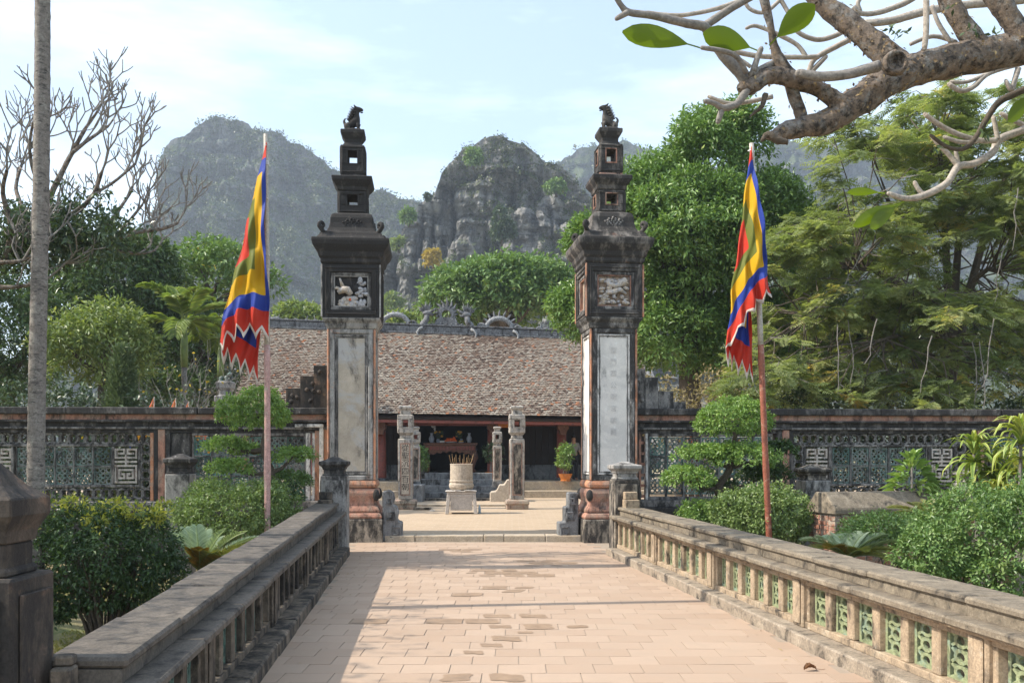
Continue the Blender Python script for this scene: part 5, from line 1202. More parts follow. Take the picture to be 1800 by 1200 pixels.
G['frangi'] = leafmat('broad frangipani leaf', [(0, (0.095, 0.145, 0.012)), (1, (0.14, 0.20, 0.016))], 0.45, 0.5, tcol=(1.2, 1.25, 0.4))
G['dry'] = leafmat('dry scrub leaf', [(0, (0.144, 0.120, 0.054)), (1, (0.312, 0.252, 0.120))], 0.8, 0.2)
G['grass'] = leafmat('dry lawn blade', [(0, (0.120, 0.144, 0.030)), (0.6, (0.240, 0.228, 0.072)), (1, (0.408, 0.336, 0.144))], 0.8, 0.3)

G['flake'] = leafmat('curled bark flake', [(0, (0.05, 0.035, 0.025)), (0.5, (0.17, 0.12, 0.075)), (1, (0.36, 0.27, 0.14))], 0.9, 0.0, 0.1)
def limbs(t, base, blobs, r0, mat, n=6, seed=1, name='limb'):
    R = random.Random(seed); base = Vector(base); b = MB()
    for c, r in R.sample(blobs, min(n, len(blobs))):
        c = Vector(c); m = base.lerp(c, 0.5) + Vector((R.uniform(-.3, .3), R.uniform(-.3, .3), -0.08*(c-base).length))
        b.tube([base, base.lerp(m, .5)+Vector((R.uniform(-.1, .1), 0, 0)), m, m.lerp(c, .6), c], [r0*.7, r0*.55, r0*.42, r0*.28, r0*.1], 6, .08)
    b.build(name, mat, t)
def tree(label, cx, cy, rx, ry, Y, mat, nsub, sub, dens, per, L, W, seed, name='tree', group='trees behind the screen walls', depth=None, trunk=None, zmin=-0.6, extra=(), r0=0.2, droop=0.12, clump=0.25, core=True, tp=None, inner=0.2):
    R = np.random.default_rng(seed); k = Y/F
    c = P(cx, cy, Y); base = Vector((trunk[0] if trunk else c.x, trunk[1] if trunk else Y+0.3, CZ if Y > 17.7 else GZ))
    t = thing(name, label, 'tree', base, 0, group)
    off = np.array(base)
    bl = billow(R, np.array(c)-off, (rx*k, depth or rx*k, ry*k), nsub, sub, zmin=zmin, core=core)
    for e in extra: bl += billow(R, np.array(P(e[0], e[1], e[4] if len(e) > 4 else Y))-off, (e[2]*k, e[2]*k, e[3]*k), max(4, nsub//4), sub, zmin=zmin, core=core)
    lv = Leaves(); foliage(R, lv, bl, dens, per, L, W, clump=clump, droop=droop, inner=inner, zmin=-.35); lv.obj('crown', G[mat], t)
    top = np.array(c)-off
    h = max(0.5, top[2]-ry*k*0.35)
    MB().tube([(0, 0, -0.1), (0.05, 0, h*.4), (top[0]*.5-.04, top[1]*.5, h*.8), (top[0], top[1], h)], [r0*1.25, r0, r0*.85, r0*.6], 9, .06).build('trunk', M['wood_dark'], t, smooth=True)
    limbs(t, (top[0]*.8, top[1]*.8, h*.92), bl, r0, M['wood_dark'], 8, seed)
    return t
# the big mango and the trees around the hall
tree('huge dense deep green tree right of the white panelled pillar', 1215, 420, 160, 150, 24.5, 'mango', 110, 0.50, 24, 15, 0.145, 0.058, 21, depth=2.4, r0=0.3, clump=0.22, zmin=-0.9,
     extra=((1258, 262, 98, 92, 24.5), (1150, 350, 85, 85, 24.5), (1060, 425, 58, 58, 25.2), (1030, 555, 66, 72, 25.5), (1180, 600, 105, 85, 24.5), (1300, 590, 100, 100, 24.5), (1345, 395, 82, 120, 24.5)))
tree('rounded green tree behind the middle of the temple roof', 885, 520, 138, 72, 50, 'mid', 90, 0.8, 7.5, 13, 0.32, 0.14, 22, depth=4, r0=0.4, clump=0.4, zmin=-0.7, extra=((985, 520, 60, 55, 50), (800, 545, 55, 38, 50)), group='trees behind the temple')
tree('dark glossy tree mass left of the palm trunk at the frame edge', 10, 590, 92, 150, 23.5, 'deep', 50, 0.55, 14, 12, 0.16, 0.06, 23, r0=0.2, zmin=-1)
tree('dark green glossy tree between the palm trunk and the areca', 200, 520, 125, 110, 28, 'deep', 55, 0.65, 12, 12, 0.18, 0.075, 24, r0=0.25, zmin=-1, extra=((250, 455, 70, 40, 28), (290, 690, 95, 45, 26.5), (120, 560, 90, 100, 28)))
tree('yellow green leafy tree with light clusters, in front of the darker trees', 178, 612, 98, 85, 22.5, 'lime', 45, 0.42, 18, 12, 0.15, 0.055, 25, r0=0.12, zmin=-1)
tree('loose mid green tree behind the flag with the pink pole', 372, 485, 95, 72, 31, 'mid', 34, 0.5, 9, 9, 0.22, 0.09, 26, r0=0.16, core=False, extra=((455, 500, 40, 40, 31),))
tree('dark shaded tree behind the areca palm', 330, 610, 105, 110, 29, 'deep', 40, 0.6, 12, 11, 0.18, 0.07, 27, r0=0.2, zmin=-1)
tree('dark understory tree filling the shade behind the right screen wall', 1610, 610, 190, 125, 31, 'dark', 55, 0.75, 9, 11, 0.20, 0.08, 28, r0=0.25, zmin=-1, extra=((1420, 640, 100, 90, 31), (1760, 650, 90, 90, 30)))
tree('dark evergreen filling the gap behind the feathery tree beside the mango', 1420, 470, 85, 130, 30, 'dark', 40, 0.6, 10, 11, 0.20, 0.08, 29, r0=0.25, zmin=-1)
tree('low pale green trees far behind the left end of the temple roof', 520, 575, 60, 45, 55, 'lime', 22, 0.9, 5, 10, 0.36, 0.15, 30, r0=0.2, group='trees behind the temple', extra=((705, 575, 42, 30, 56),))
# low shrubs that fill the shade right behind the walls
def hedge(label, p0, p1, top, Y, mat, seed):
    R = np.random.default_rng(seed); k = Y/F; c = P((p0+p1)/2, 800, Y); base = Vector((c.x, Y, CZ)); t = thing('shrub_row', label, 'shrubs', base, 0, 'shrubs shading the back of the walls'); zt = ZP(top, Y)-CZ
    bl = []
    for px in np.arange(p0, p1, 22): bl.append((np.array(((px-900)*k-base.x, R.uniform(-.2, .5), zt*R.uniform(.35, .72))), np.array([.42, .5, zt*.32])*R.uniform(.8, 1.15)))
    for px in np.arange(p0, p1, 26): bl.append((np.array(((px-900)*k-base.x, R.uniform(.1, .5), zt*.22)), np.array([.42, .4, zt*.24])))
    lv = Leaves(); foliage(R, lv, bl, 13, 12, .13, .055, clump=.18, zmin=-1); lv.obj('foliage', G[mat], t); stems(t, random.Random(seed), 20, zt*.8, (p1-p0)*k*.45, .02, M['wood_dark'])
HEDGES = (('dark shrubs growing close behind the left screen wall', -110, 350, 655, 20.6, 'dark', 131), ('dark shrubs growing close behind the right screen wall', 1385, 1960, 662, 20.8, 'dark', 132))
# juniper
def juniper():
    Y = 20.5; k = Y/F; R = np.random.default_rng(4); base = P(215, 716, Y); base.z = CZ
    t = thing('juniper', 'pointed column of soft juniper above the left screen wall', 'conifer', base, 0); zt = ZP(613, Y)-base.z
    n = 2600; h = R.random(n)**0.8*zt; rr = (1-h/zt)**0.8*46*k*R.uniform(0.55, 1.05, n) + .05; a = R.uniform(0, 2*PI, n)
    a = np.repeat(a, 6); h = np.repeat(h, 6); rr = np.repeat(rr, 6)
    b = np.stack([rr*np.cos(a), rr*np.sin(a), h], 1) + R.normal(size=(n*6, 3))*.05
    d = np.stack([np.cos(a)*.6, np.sin(a)*.6, np.ones(n*6)*.9], 1) + R.normal(size=(n*6, 3))*.4
    lv = Leaves(); V, Fc = leaf_arrays(b, d, R.normal(size=(n*6, 3)), R.uniform(.08, .17, n*6), R.uniform(.018, .035, n*6)); lv.add(V, Fc, R.normal(.5, .2, n*6)); lv.obj('crown', G['juniper'], t)
    MB().tube([(0, 0, -.1), (0, 0, zt*.7)], [.07, .02], 7).build('trunk', M['wood_dark'], t)
juniper()
# areca palms
def areca(label, px, py, Y, L, n, seed, base_py):
    R = random.Random(seed); c = P(px, py, Y); base = Vector((c.x, Y, CZ)); t = thing('areca_palm', label, 'palm', base, 0, 'areca palms behind the left wall'); h = c.z-CZ
    MB().tube([(0, 0, -.1), (.03, 0, h*.3), (0, 0, h-1.25)], [.09, .075, .07], 10).build('trunk', M['palm_bark'], t, smooth=True)
    MB().tube([(0, 0, h-1.25), (0, 0, h-.8), (0, 0, h)], [.085, .10, .05], 10).build('crownshaft', M['plant_lime'], t, smooth=True)
    for i in range(n):
        az = 2*PI*i/n + R.uniform(-.3, .3); el = R.uniform(.5, 1.35) if i % 3 else R.uniform(0.05, .4); l = L*R.uniform(.85, 1.1)
        d = Vector((math.cos(az), math.sin(az), 0)); pts = []
        for q in range(11):
            u = q/10; e = el - u*u*1.25
            pts.append((Vector((0, 0, h-.1)) if q == 0 else pts[-1] + (d*math.cos(e) + Vector((0, 0, math.sin(e))))*l/10))
        fr = t
        f = MB().tube(pts, [.022-.0016*q for q in range(11)], 5).build('frond', M['plant_lime'], t)
        bs = []; ds = []; ns = []; Ls = []
        for q in range(34):
            u = .18+.82*q/33; x = u*10; j = min(9, int(x)); p = pts[j].lerp(pts[j+1], x-j); tg = (pts[j+1]-pts[j]).normalized(); sd = tg.cross(Vector((0, 0, 1)))
            sd = sd.normalized() if sd.length > .05 else Vector((1, 0, 0)); upv = sd.cross(tg)
            for s in (-1, 1):
                bs.append(p); ds.append(sd*s*.8 + tg*.75 + upv*.25 + Vector((R.gauss(0, .1),)*3)); ns.append(upv); Ls.append(l*.36*math.sin(PI*min(1, .15+u*.8))**.6)
        bs, ds, ns = (np.array([tuple(v) for v in q]) for q in (bs, ds, ns)); lv = Leaves()
        V, Fc = leaf_arrays(bs, ds, ns, np.array(Ls), np.full(len(bs), .048), .1, .35); lv.add(V, Fc, np.random.default_rng(seed*50+i).normal(.5, .2, len(bs))); lv.obj('leaflets', G['palm'], f)
M['plant_lime'] = flat('smooth palm green', (0.16, 0.21, 0.06), 0.45)
areca('areca palm with upright yellow green fronds', 324, 560, 24, 1.45, 11, 3, 700)
areca('smaller areca palm behind the flag on the pink pole', 388, 590, 26, 1.3, 9, 8, 700)
# dry twiggy shrub
def dry_shrub(label, px, Y, hpx, wpx, seed, leaf='dry', nl=120, mat='twig_grey'):
    R = random.Random(seed); base = P(px, 716, Y); base.z = CZ; k = Y/F; h = ZP(716-hpx, Y)-CZ; t = thing('dry_shrub', label, 'shrub', base, 0, 'leafless shrubs behind the walls'); b = MB(); tips = []
    def grow(p, d, l, r, dep):
        q = p + d*l; m = p.lerp(q, .5) + Vector((R.gauss(0, l*.06), R.gauss(0, l*.06), R.gauss(0, l*.04)))
        b.tube([p, m, q], [r, r*.85, r*.7], 4)
        if dep == 0: tips.append(q); return
        for _ in range(R.choice((2, 3))):
            e = (d + Vector((R.gauss(0, .55), R.gauss(0, .5), R.gauss(.05, .35)))).normalized(); grow(q, e, l*R.uniform(.6, .85), r*.66, dep-1)
    for i in range(7): grow(Vector((R.uniform(-.2, .2), 0, 0)), Vector((R.uniform(-1, 1)*wpx*k/h*1.3, R.uniform(-.4, .4), 1)).normalized(), h*.36, .022, 4)
    b.build('stems', M[mat], t); lv = Leaves(); RR = np.random.default_rng(seed); pp = np.array([tuple(R.choice(tips)) for _ in range(nl)]) + RR.normal(size=(nl, 3))*.06
    V, Fc = leaf_arrays(pp, RR.normal(size=(nl, 3)), RR.normal(size=(nl, 3)), np.full(nl, .09), np.full(nl, .05)); lv.add(V, Fc, RR.random(nl)); lv.obj('leaves', G[leaf], t)
dry_shrub('leafless brown shrub with a few orange leaves above the left wall', 318, 21, 74, 70, 5, 'yellow', 60)
dry_shrub('tangled dry brown shrub behind the wall between the mango and the right topiary', 1235, 21.5, 52, 55, 6, 'dry', 2200)
# grey pillar top with a turquoise ornament behind the left wall
t = thing('stone_pillar', 'slim grey stone pillar with a greenish finial behind the bonsai', 'pillar', (XP(397, 22), 22, CZ)); k = 22/F; q = ZP(716, 22)-CZ
MB().sq([(0, 14*k), (q+8*k, 14*k), (q+9*k, 16*k), (q+20*k, 16*k), (q+21*k, 10*k), (q+30*k, 9*k), (q+33*k, 13*k), (q+44*k, 14*k), (q+46*k, 10*k)]).build('shaft', M['post_grey'], t, bevel=.015)
b = MB(); [b.ell((random.uniform(-9, 9)*k, random.uniform(-5, 5)*k, q+random.uniform(46, 58)*k), (4*k, 4*k, 4*k), 7, 5, .25) for i in range(9)]; b.build('finial', M['green_grey'], t, smooth=True)
# ------------------------------------------------------------------ shrubs on the mountain that stand out singly
def cliff_bush(label, px, py, rx_, ry_, Y, mat, seed):
    R = np.random.default_rng(seed); k = Y/F; c = P(px, py, Y); c = P(px, py, Y := Y*.70); k = Y/F; t = thing('cliff_bush', label, 'bush', c, 0, 'bushes growing on the grey crag')
    lv = Leaves(); bl = billow(R, (0, 0, 0), (rx_*k, rx_*k*.8, ry_*k), 9, rx_*k*.42); foliage(R, lv, bl, 3.2, 9, 0.52, 0.30, clump=.42, droop=.2); lv.obj('crown', G[mat], t)
    MB().tube([(0, 1, -ry_*k), (0, .4, 0)], [.25, .12], 6).build('trunk', M['wood_dark'], t)
cliff_bush('yellow leaved bush low on the grey crag', 761, 452, 15, 20, 203, 'yellow', 1)
cliff_bush('round green bush on the left shoulder of the crag', 718, 380, 15, 17, 222, 'mid', 2)
cliff_bush('dark green climbing bush in the middle of the cliff face', 882, 398, 21, 42, 213, 'dark', 3)
cliff_bush('bright green bush near the top left of the crag', 832, 278, 17, 18, 232, 'mid', 4)
cliff_bush('green bush on the right upper ledge of the crag', 978, 328, 20, 16, 226, 'mid', 5)
cliff_bush('small bush on the lower left edge of the crag', 700, 428, 11, 14, 215, 'lime', 6)
cliff_bush('small dark bush poking up on the left skyline of the crag', 753, 345, 6, 6, 240, 'dark', 7)
cliff_bush('pale green bush at the foot of the crag left', 690, 535, 20, 26, 195, 'lime', 8)

# ------------------------------------------------------------------ feathery tree on the right
def feather_tree():
    R = random.Random(12); RN = np.random.default_rng(12)
    base = Vector((10.6, 22.5, CZ)); t = thing('feathery_tree', 'wide feathery olive green tree drooping over the right screen wall', 'tree', base, 0)
    br = MB(); tw = MB(); bs, ds, ns, Ls, Ws, rn = [], [], [], [], [], []
    MB().tube([(0, 0, -.1), (.1, 0, 1.6), (-.1, .1, 3.2), (0, 0, 4.4)], [.30, .25, .22, .19], 10, .06).build('trunk', M['wood_dark'], t, smooth=True)
    def frond(p, az, tone, pit):
        d = Vector((math.cos(az), math.sin(az), pit)).normalized(); sd = d.cross(Vector((R.gauss(0, .35), R.gauss(0, .35), 1))).normalized(); up = sd.cross(d); l = R.uniform(.26, .42)
        for q in range(8):
            u = .12+.88*q/7; c = p + d*l*u - Vector((0, 0, .10*l*u*u))
            for s in (-1, 1):
                bs.append(c); ds.append(sd*s + d*.45 + Vector((0, 0, R.gauss(-.12, .1)))); ns.append(up + Vector((R.gauss(0, .15), R.gauss(0, .15), 0))); Ls.append(.125*math.sin(PI*(.22+.66*u))); Ws.append(.034); rn.append(tone+R.gauss(0, .08))
    def spray(p, d, l, dep):
        pts = [p]; e = d.copy()
        for q in range(5):
            e = (e + Vector((R.gauss(0, .12), R.gauss(0, .12), R.gauss(-.07, .05)))).normalized(); pts.append(pts[-1] + e*l/5)
        tw.tube(pts, [.010, .009, .008, .007, .005, .003], 4)
        tone = R.gauss(.5, .2)
        for q in range(1, 6):
            for _ in range(3):
                frond(pts[q], math.atan2(e.y, e.x) + R.uniform(-1.3, 1.3), tone, R.uniform(-.75, .30))
    # limbs reach out over the picture area; px, py, depth
    tips = []
    for i in range(270):
        for _ in range(40):
            px = R.uniform(1290, 1860); py = R.uniform(150, 725)
            top = np.interp(px, [1290, 1340, 1420, 1500, 1600, 1700, 1860], [560, 420, 290, 190, 150, 120, 110])
            # leave windows where the hill shows through
            hole = (1650 < px < 1790 and 405 < py < 505) or (1480 < px < 1570 and 255 < py < 330) or (1475 < px < 1545 and 620 < py < 720 and R.random() < .8) or (1690 < px and py > 640 and R.random() < .7) or (1380 < px < 1450 and 480 < py < 640 and R.random() < .6)
            if py > top and not hole: break
        Y = R.uniform(19.2, 24.5); tips.append((P(px, py, Y)-base, px, py))
    main = []
    for px, py, Y in ((1480, 470, 20.5), (1560, 360, 22.5), (1620, 520, 20), (1700, 330, 23), (1760, 480, 21), (1400, 560, 21), (1650, 230, 22), (1800, 250, 22), (1540, 600, 20)):
        e = P(px, py, Y)-base; s = Vector((0, 0, R.uniform(2.6, 4.4))); m = s.lerp(e, .5) + Vector((0, 0, R.uniform(.5, 1.1)))
        pts = [s, s.lerp(m, .5)+Vector((0, 0, .2)), m, m.lerp(e, .5)+Vector((0, 0, .15)), e]; br.tube(pts, [.12, .10, .075, .05, .03], 7, .06); main += [pts[q].lerp(pts[q+1], w_) for q in (1, 2, 3) for w_ in (0, .2, .4, .6, .8)]
    br.build('limb', M['wood_dark'], t)
    b2 = MB()
    for e, px, py in tips:
        s = min(main, key=lambda q: (q-e).length + R.uniform(0, 1.5)); m = s.lerp(e, .55) + Vector((R.gauss(0, .15), R.gauss(0, .15), R.uniform(.0, .35)))
        b2.tube([s, s.lerp(m, .5), m, e], [.022, .018, .014, .009], 5, .05)
        d = (e-m).normalized(); d.z *= .5
        for q in range(4): spray(e.lerp(m, q*.2), (Vector((d.x+R.gauss(0, .8), d.y+R.gauss(0, .6), d.z*.3+R.gauss(-.1, .15)))).normalized(), R.uniform(.45, .9), 0)
    b2.build('branch', M['wood_dark'], t); tw.build('twigs', M['twig_grey'], t)
    # long bare drooping twigs
    for px, py, l, lean in ((1494, 562, 140, 4), (1476, 570, 130, -6), (1712, 600, 130, 5), (1722, 600, 125, 8), (1745, 560, 120, -14), (1640, 590, 100, -25), (1545, 560, 80, -22), (1770, 420, 120, -25), (1520, 430, 90, -40), (1790, 330, 110, -10)):
        b3 = MB(); Y = R.uniform(18.6, 19.6); pts = [P(px + lean*q/5 + R.uniform(-4, 4), py + l*q/5, Y)-base for q in range(6)]; b3.tube(pts, [.011, .0105, .010, .009, .008, .005], 5)
        for q in range(2): s = pts[2+q % 3]; b3.tube([s, s+Vector((R.uniform(-.25, .25), 0, -R.uniform(.1, .3)))], [.005, .003], 4)
        b3.build('drooping_twig', M['twig_grey'], t)
    bs2, ds2, ns2 = (np.array([tuple(v) for v in q]) for q in (bs, ds, ns)); lv = Leaves(); V, Fc = leaf_arrays(bs2, ds2, ns2, np.array(Ls), np.array(Ws), .05, .12, .5); lv.add(V, Fc, np.array(rn)); lv.obj('crown', G['feather'], t)
feather_tree()

# ------------------------------------------------------------------ frangipani trees
def px_tube(b, pl, Y, org, n=8, jit=0.05, dY=0.0, sub=5):
    """pl: (px, py, width px) list at depth Y"""
    pts = []; rs = []; m = len(pl)
    for i in range(m-1):
        p0, p1, p2, p3 = pl[max(0, i-1)], pl[i], pl[i+1], pl[min(m-1, i+2)]
        for q in range(sub):
            u = q/sub; f = lambda a, b_, c, d: .5*((2*b_) + (-a+c)*u + (2*a-5*b_+4*c-d)*u*u + (-a+3*b_-3*c+d)*u**3)
            yy = Y + dY*(i+u)/(m-1); pts.append(P(f(p0[0], p1[0], p2[0], p3[0]), f(p0[1], p1[1], p2[1], p3[1]), yy)-org); rs.append(max(.002, f(p0[2], p1[2], p2[2], p3[2])*.5*yy/F))
    yy = Y+dY; pts.append(P(pl[-1][0], pl[-1][1], yy)-org); rs.append(pl[-1][2]*.5*yy/F*.92)
    if len(pl[0]) > 2: b.tube(pts, rs, n, jit)
    tip = pts[-1]; b.ell(tip, (rs[-1]*.97,)*3, n, 4)
    return pts
def frangi_right():
    Y = 5.6; org = Vector((4.9, 5.7, GZ)); t = thing('frangipani_tree', 'thick barked bare frangipani branches reaching in at the top right', 'tree', org, 0, 'frangipani trees')
    b = MB(); b.tube([Vector((0, 0, -.1)), Vector((-.05, 0, 1.2)), Vector((-.1, -.05, 2.6)), P(1990, 60, Y)-org], [.26, .22, .20, .17], 12, .05); b.build('trunk', M['bark'], t, smooth=True)
    b = MB()
    px_tube(b, [(1990, 60, 73.1), (1890, 74, 66.1), (1800, 84, 55.7), (1720, 98, 59.2), (1640, 114, 57.4), (1580, 132, 59.2), (1530, 162, 53.9), (1490, 190, 50.5), (1455, 212, 43.5), (1410, 224, 36.5), (1380, 231, 31.3), (1362, 238, 20.9), (1348, 243, 8.7)], Y, org, 14, .07, -.3)
    px_tube(b, [(1600, 128, 52.2), (1570, 108, 48.7), (1535, 75, 40.9), (1500, 48, 37.4), (1450, 8, 34.8), (1400, -40, 33.1)], Y-.1, org, 12, .06, .2)
    px_tube(b, [(1490, 190, 36.5), (1462, 172, 29.6), (1432, 154, 27.8), (1400, 142, 27.8), (1368, 133, 28.7), (1342, 136, 29.6), (1322, 152, 28.7), (1304, 154, 22.6)], Y-.2, org, 12, .07, -.1)
    px_tube(b, [(1414, 226, 22.6), (1406, 195, 21.8), (1396, 170, 20.9), (1390, 145, 20.9)], Y-.2, org, 10, .06)
    px_tube(b, [(1392, 140, 29.6), (1375, 118, 26.1), (1362, 85, 17.4), (1354, 45, 14.8), (1338, -20, 13.9)], Y-.2, org, 10, .06, -.1)
    px_tube(b, [(1735, 95, 38.3), (1700, 55, 34.8), (1672, 10, 31.3), (1650, -40, 29.6)], Y-.1, org, 10, .07)
    px_tube(b, [(1800, 70, 38.3), (1780, 40, 36.5), (1758, 5, 36.5), (1725, -40, 34.8)], Y-.1, org, 10, .07)
    lo = b.build('limb', M['bark'], t, smooth=True); roughen(lo, .010, 9, 3)
    # curled flakes of bark and crusts of lichen standing off the limb
    RF = np.random.default_rng(17); me = lo.data; n_ = len(me.polygons); cen = np.empty(n_*3, np.float32); nor = np.empty(n_*3, np.float32); ar = np.empty(n_, np.float32); me.polygons.foreach_get('center', cen); me.polygons.foreach_get('normal', nor); me.polygons.foreach_get('area', ar); cen = cen.reshape(-1, 3); nor = nor.reshape(-1, 3)
    pk = RF.choice(n_, 1500, p=ar/ar.sum()); c_ = cen[pk] + RF.normal(size=(1500, 3))*.008; dd = np.cross(nor[pk], RF.normal(size=(1500, 3))) + nor[pk]*.25
    keep = fbm(c_*6, 3, 9) > .47; c_, dd, nn_ = c_[keep], dd[keep], nor[pk][keep]; lv = Leaves(); V, Fc = leaf_arrays(c_, dd, nn_, RF.uniform(.012, .034, len(c_)), RF.uniform(.010, .024, len(c_)), .15, .05); lv.add(V, Fc, RF.random(len(c_))); tag(lv.obj('bark_flake', G['flake'], t), kind='stuff')
    b = MB()                                             # cut knot on the fork
    b.M = Matrix.Translation(P(1571, 112, Y-.42)-org) @ Matrix.Rotation(rad(90), 4, 'X'); b.lathe([(0, .072), (.03, .07), (.042, .058), (.034, .044), (.015, .038), (.022, .02), (.0, .01)], 14); b.M = None; roughen(b.build('knot', M['bark'], t, smooth=True), .022, 14, 8)
    b = MB()
    for pl, y, dy in (([(1316, 150, 26), (1300, 126, 22), (1276, 102, 20), (1256, 76, 18), (1242, 52, 17), (1234, 46, 16), (1200, 40, 15), (1150, 28, 13), (1106, 22, 12), (1092, 10, 10), (1082, -6, 9)], Y-.2, -.2), ([(1236, 48, 15), (1262, 30, 14), (1290, 12, 13), (1330, -10, 13)], Y-.2, 0), ([(1104, 22, 11), (1084, 33, 9)], Y-.4, 0),
                      ([(1545, 116, 20), (1490, 131, 18), (1440, 135, 17), (1404, 129, 16)], Y-.35, 0), ([(1312, 160, 16), (1296, 182, 13), (1272, 190, 12), (1256, 182, 9), (1240, 178, 9)], Y-.3, -.1), ([(1270, 189, 11), (1262, 214, 10)], Y-.35, 0),
                      ([(1320, 132, 14), (1345, 118, 12), (1366, 108, 11)], Y-.3, .1), ([(1324, 126, 12), (1332, 100, 10), (1338, 86, 10)], Y-.3, 0), ([(1312, 128, 9), (1290, 96, 9), (1234, 84, 8)], Y-.3, -.1)):
        px_tube(b, pl, y, org, 9, .05, dy)
    b.build('branch', M['twig_grey'], t, smooth=True)
    b = MB()
    for pl, y, dy in (([(1440, 100, 9), (1408, 101, 9), (1350, 100, 9), (1310, 95, 9), (1262, 82, 8)], Y+.3, 0), ([(1418, 102, 9), (1402, 80, 8), (1370, 62, 8), (1330, 46, 7), (1312, 50, 6)], Y+.3, 0), ([(1320, -6, 9), (1290, 6, 9), (1250, 18, 8), (1200, 27, 8), (1165, 26, 8), (1138, 22, 7)], Y+.2, 0),
                      ([(1306, -4, 7), (1318, 16, 7), (1344, 22, 7), (1372, 0, 7)], Y+.3, 0), ([(1370, -4, 8), (1390, 30, 8), (1402, 56, 8), (1436, 70, 9), (1470, 62, 9), (1500, 46, 9), (1545, 40, 9)], Y+.3, 0), ([(1500, 12, 9), (1514, 24, 9), (1545, 22, 10), (1590, 6, 10), (1620, -12, 10)], Y+.3, 0), ([(1512, 20, 8), (1508, 6, 8), (1516, -8, 8)], Y+.3, 0),
                      ([(1520, 42, 14), (1570, 36, 14), (1620, 22, 15), (1690, 10, 15), (1800, 0, 16)], Y+.5, 0), ([(1628, -8, 11), (1628, 50, 11), (1625, 86, 10)], Y-.2, 0), ([(1638, 10, 8), (1650, 42, 8), (1672, 76, 8)], Y+.2, 0), ([(1600, 78, 7), (1640, 64, 8), (1680, 74, 8)], Y+.3, 0), ([(1420, 132, 9), (1432, 104, 9), (1470, 82, 10), (1500, 66, 10), (1530, 44, 9)], Y+.4, 0), ([(1425, 128, 9), (1440, 112, 9), (1452, 100, 8)], Y+.4, 0),
                      ([(1358, 170, 9), (1310, 180, 8), (1280, 182, 8), (1246, 170, 7)], Y+.2, 0), ([(1320, 118, 7), (1300, 104, 7), (1284, 94, 6)], Y+.2, 0),
                      ([(1900, 190, 15), (1800, 228, 14), (1756, 246, 14), (1745, 268, 13), (1712, 288, 13), (1684, 293, 13), (1664, 322, 12), (1626, 343, 12), (1592, 349, 10), (1562, 340, 8)], Y+.4, -.2), ([(1684, 292, 10), (1668, 272, 9), (1650, 254, 8), (1638, 240, 7)], Y+.3, 0), ([(1752, 247, 10), (1722, 247, 10), (1684, 236, 9), (1652, 220, 9), (1626, 201, 8)], Y+.3, 0), ([(1724, 247, 9), (1690, 250, 8), (1660, 241, 7)], Y+.3, 0), ([(1754, 246, 9), (1750, 224, 8), (1746, 206, 8)], Y+.3, 0), ([(1624, 343, 9), (1614, 332, 8), (1608, 321, 8)], Y+.3, 0), ([(1684, 290, 8), (1682, 276, 8), (1680, 266, 7)], Y+.3, 0), ([(1900, 260, 10), (1800, 220, 9), (1760, 200, 8)], Y+.5, 0),
                      ([(1800, 110, 10), (1740, 128, 9), (1712, 152, 9), (1690, 160, 9), (1668, 148, 8)], Y+.6, 0), ([(1735, 130, 7), (1700, 144, 7), (1672, 144, 7)], Y+.6, 0), ([(1790, 120, 11), (1784, 140, 10), (1778, 158, 9), (1768, 142, 7)], Y+.6, 0)):
        px_tube(b, pl, y, org, 8, .04, dy)
    b.build('pale_branch', M['twig_pale'], t, smooth=True)
    b = MB(); px_tube(b, [(1900, 110, 12), (1800, 158, 12), (1756, 180, 12), (1730, 216, 10), (1712, 246, 9), (1692, 262, 8), (1664, 258, 7), (1636, 238, 6)], Y+.2, org, 8, .06); b.build('dead_branch', M['wood_dark'], t, smooth=True)
    for pl, y in (([(1385, 250, 10), (1365, 246, 14), (1350, 236, 12), (1340, 246, 8)], Y-.45), ([(1346, 165, 10), (1340, 186, 8), (1326, 198, 6), (1318, 206, 3)], Y-.3)): b = MB(); px_tube(b, pl, y, org, 7, .2); b.build('dead_stub', M['wood_dark'], t, smooth=True)
    # a few broad leaves left on the tips
    def bigleaf(p0, p1, wpx, y, tone):
        a = P(p0[0], p0[1], y)-org; e = P(p1[0], p1[1], y-.12)-org; d = e-a; l = d.length; d.normalize(); s = d.cross(Vector((0, 1, .25))).normalized(); n_ = s.cross(d); V = []; Fq = []; m = 11
        for i in range(m):
            u = i/(m-1); w_ = wpx*y/F*.5*(math.sin(PI*min(.999, max(0, u-.22)/.78)**1.25)**.62 if u > .22 else 0)+.004; c = a + d*l*u - Vector((0, 0, .10*l*u*u))
            V += [c - s*w_ + n_*w_*.22, c, c + s*w_ + n_*w_*.22]
        for i in range(m-1):
            q = 3*i; Fq += [(q, q+1, q+4, q+3), (q+1, q+2, q+5, q+4)]
        me = npmesh('leaf', [tuple(v) for v in V], Fq, G['frangi'], np.full(len(V), tone), True); obj('leaf', me, None, t)
    for p0, p1, w_, y, q in (((1236, 86), (1094, 40), 36, Y-.3, .4), ((1338, 92), (1236, 46), 38, Y-.25, .2), ((1352, 80), (1432, -2), 40, Y-.3, .5), ((1556, 340), (1490, 329), 12, Y+.2, .7), ((1590, 354), (1500, 386), 22, Y+.2, .9), ((1584, 358), (1530, 392), 24, Y+.2, .8), ((1830, 160), (1772, 203), 26, Y+.2, .6)): bigleaf(p0, p1, w_, y, q)
    lv = Leaves(); R = np.random.default_rng(2); pts = []
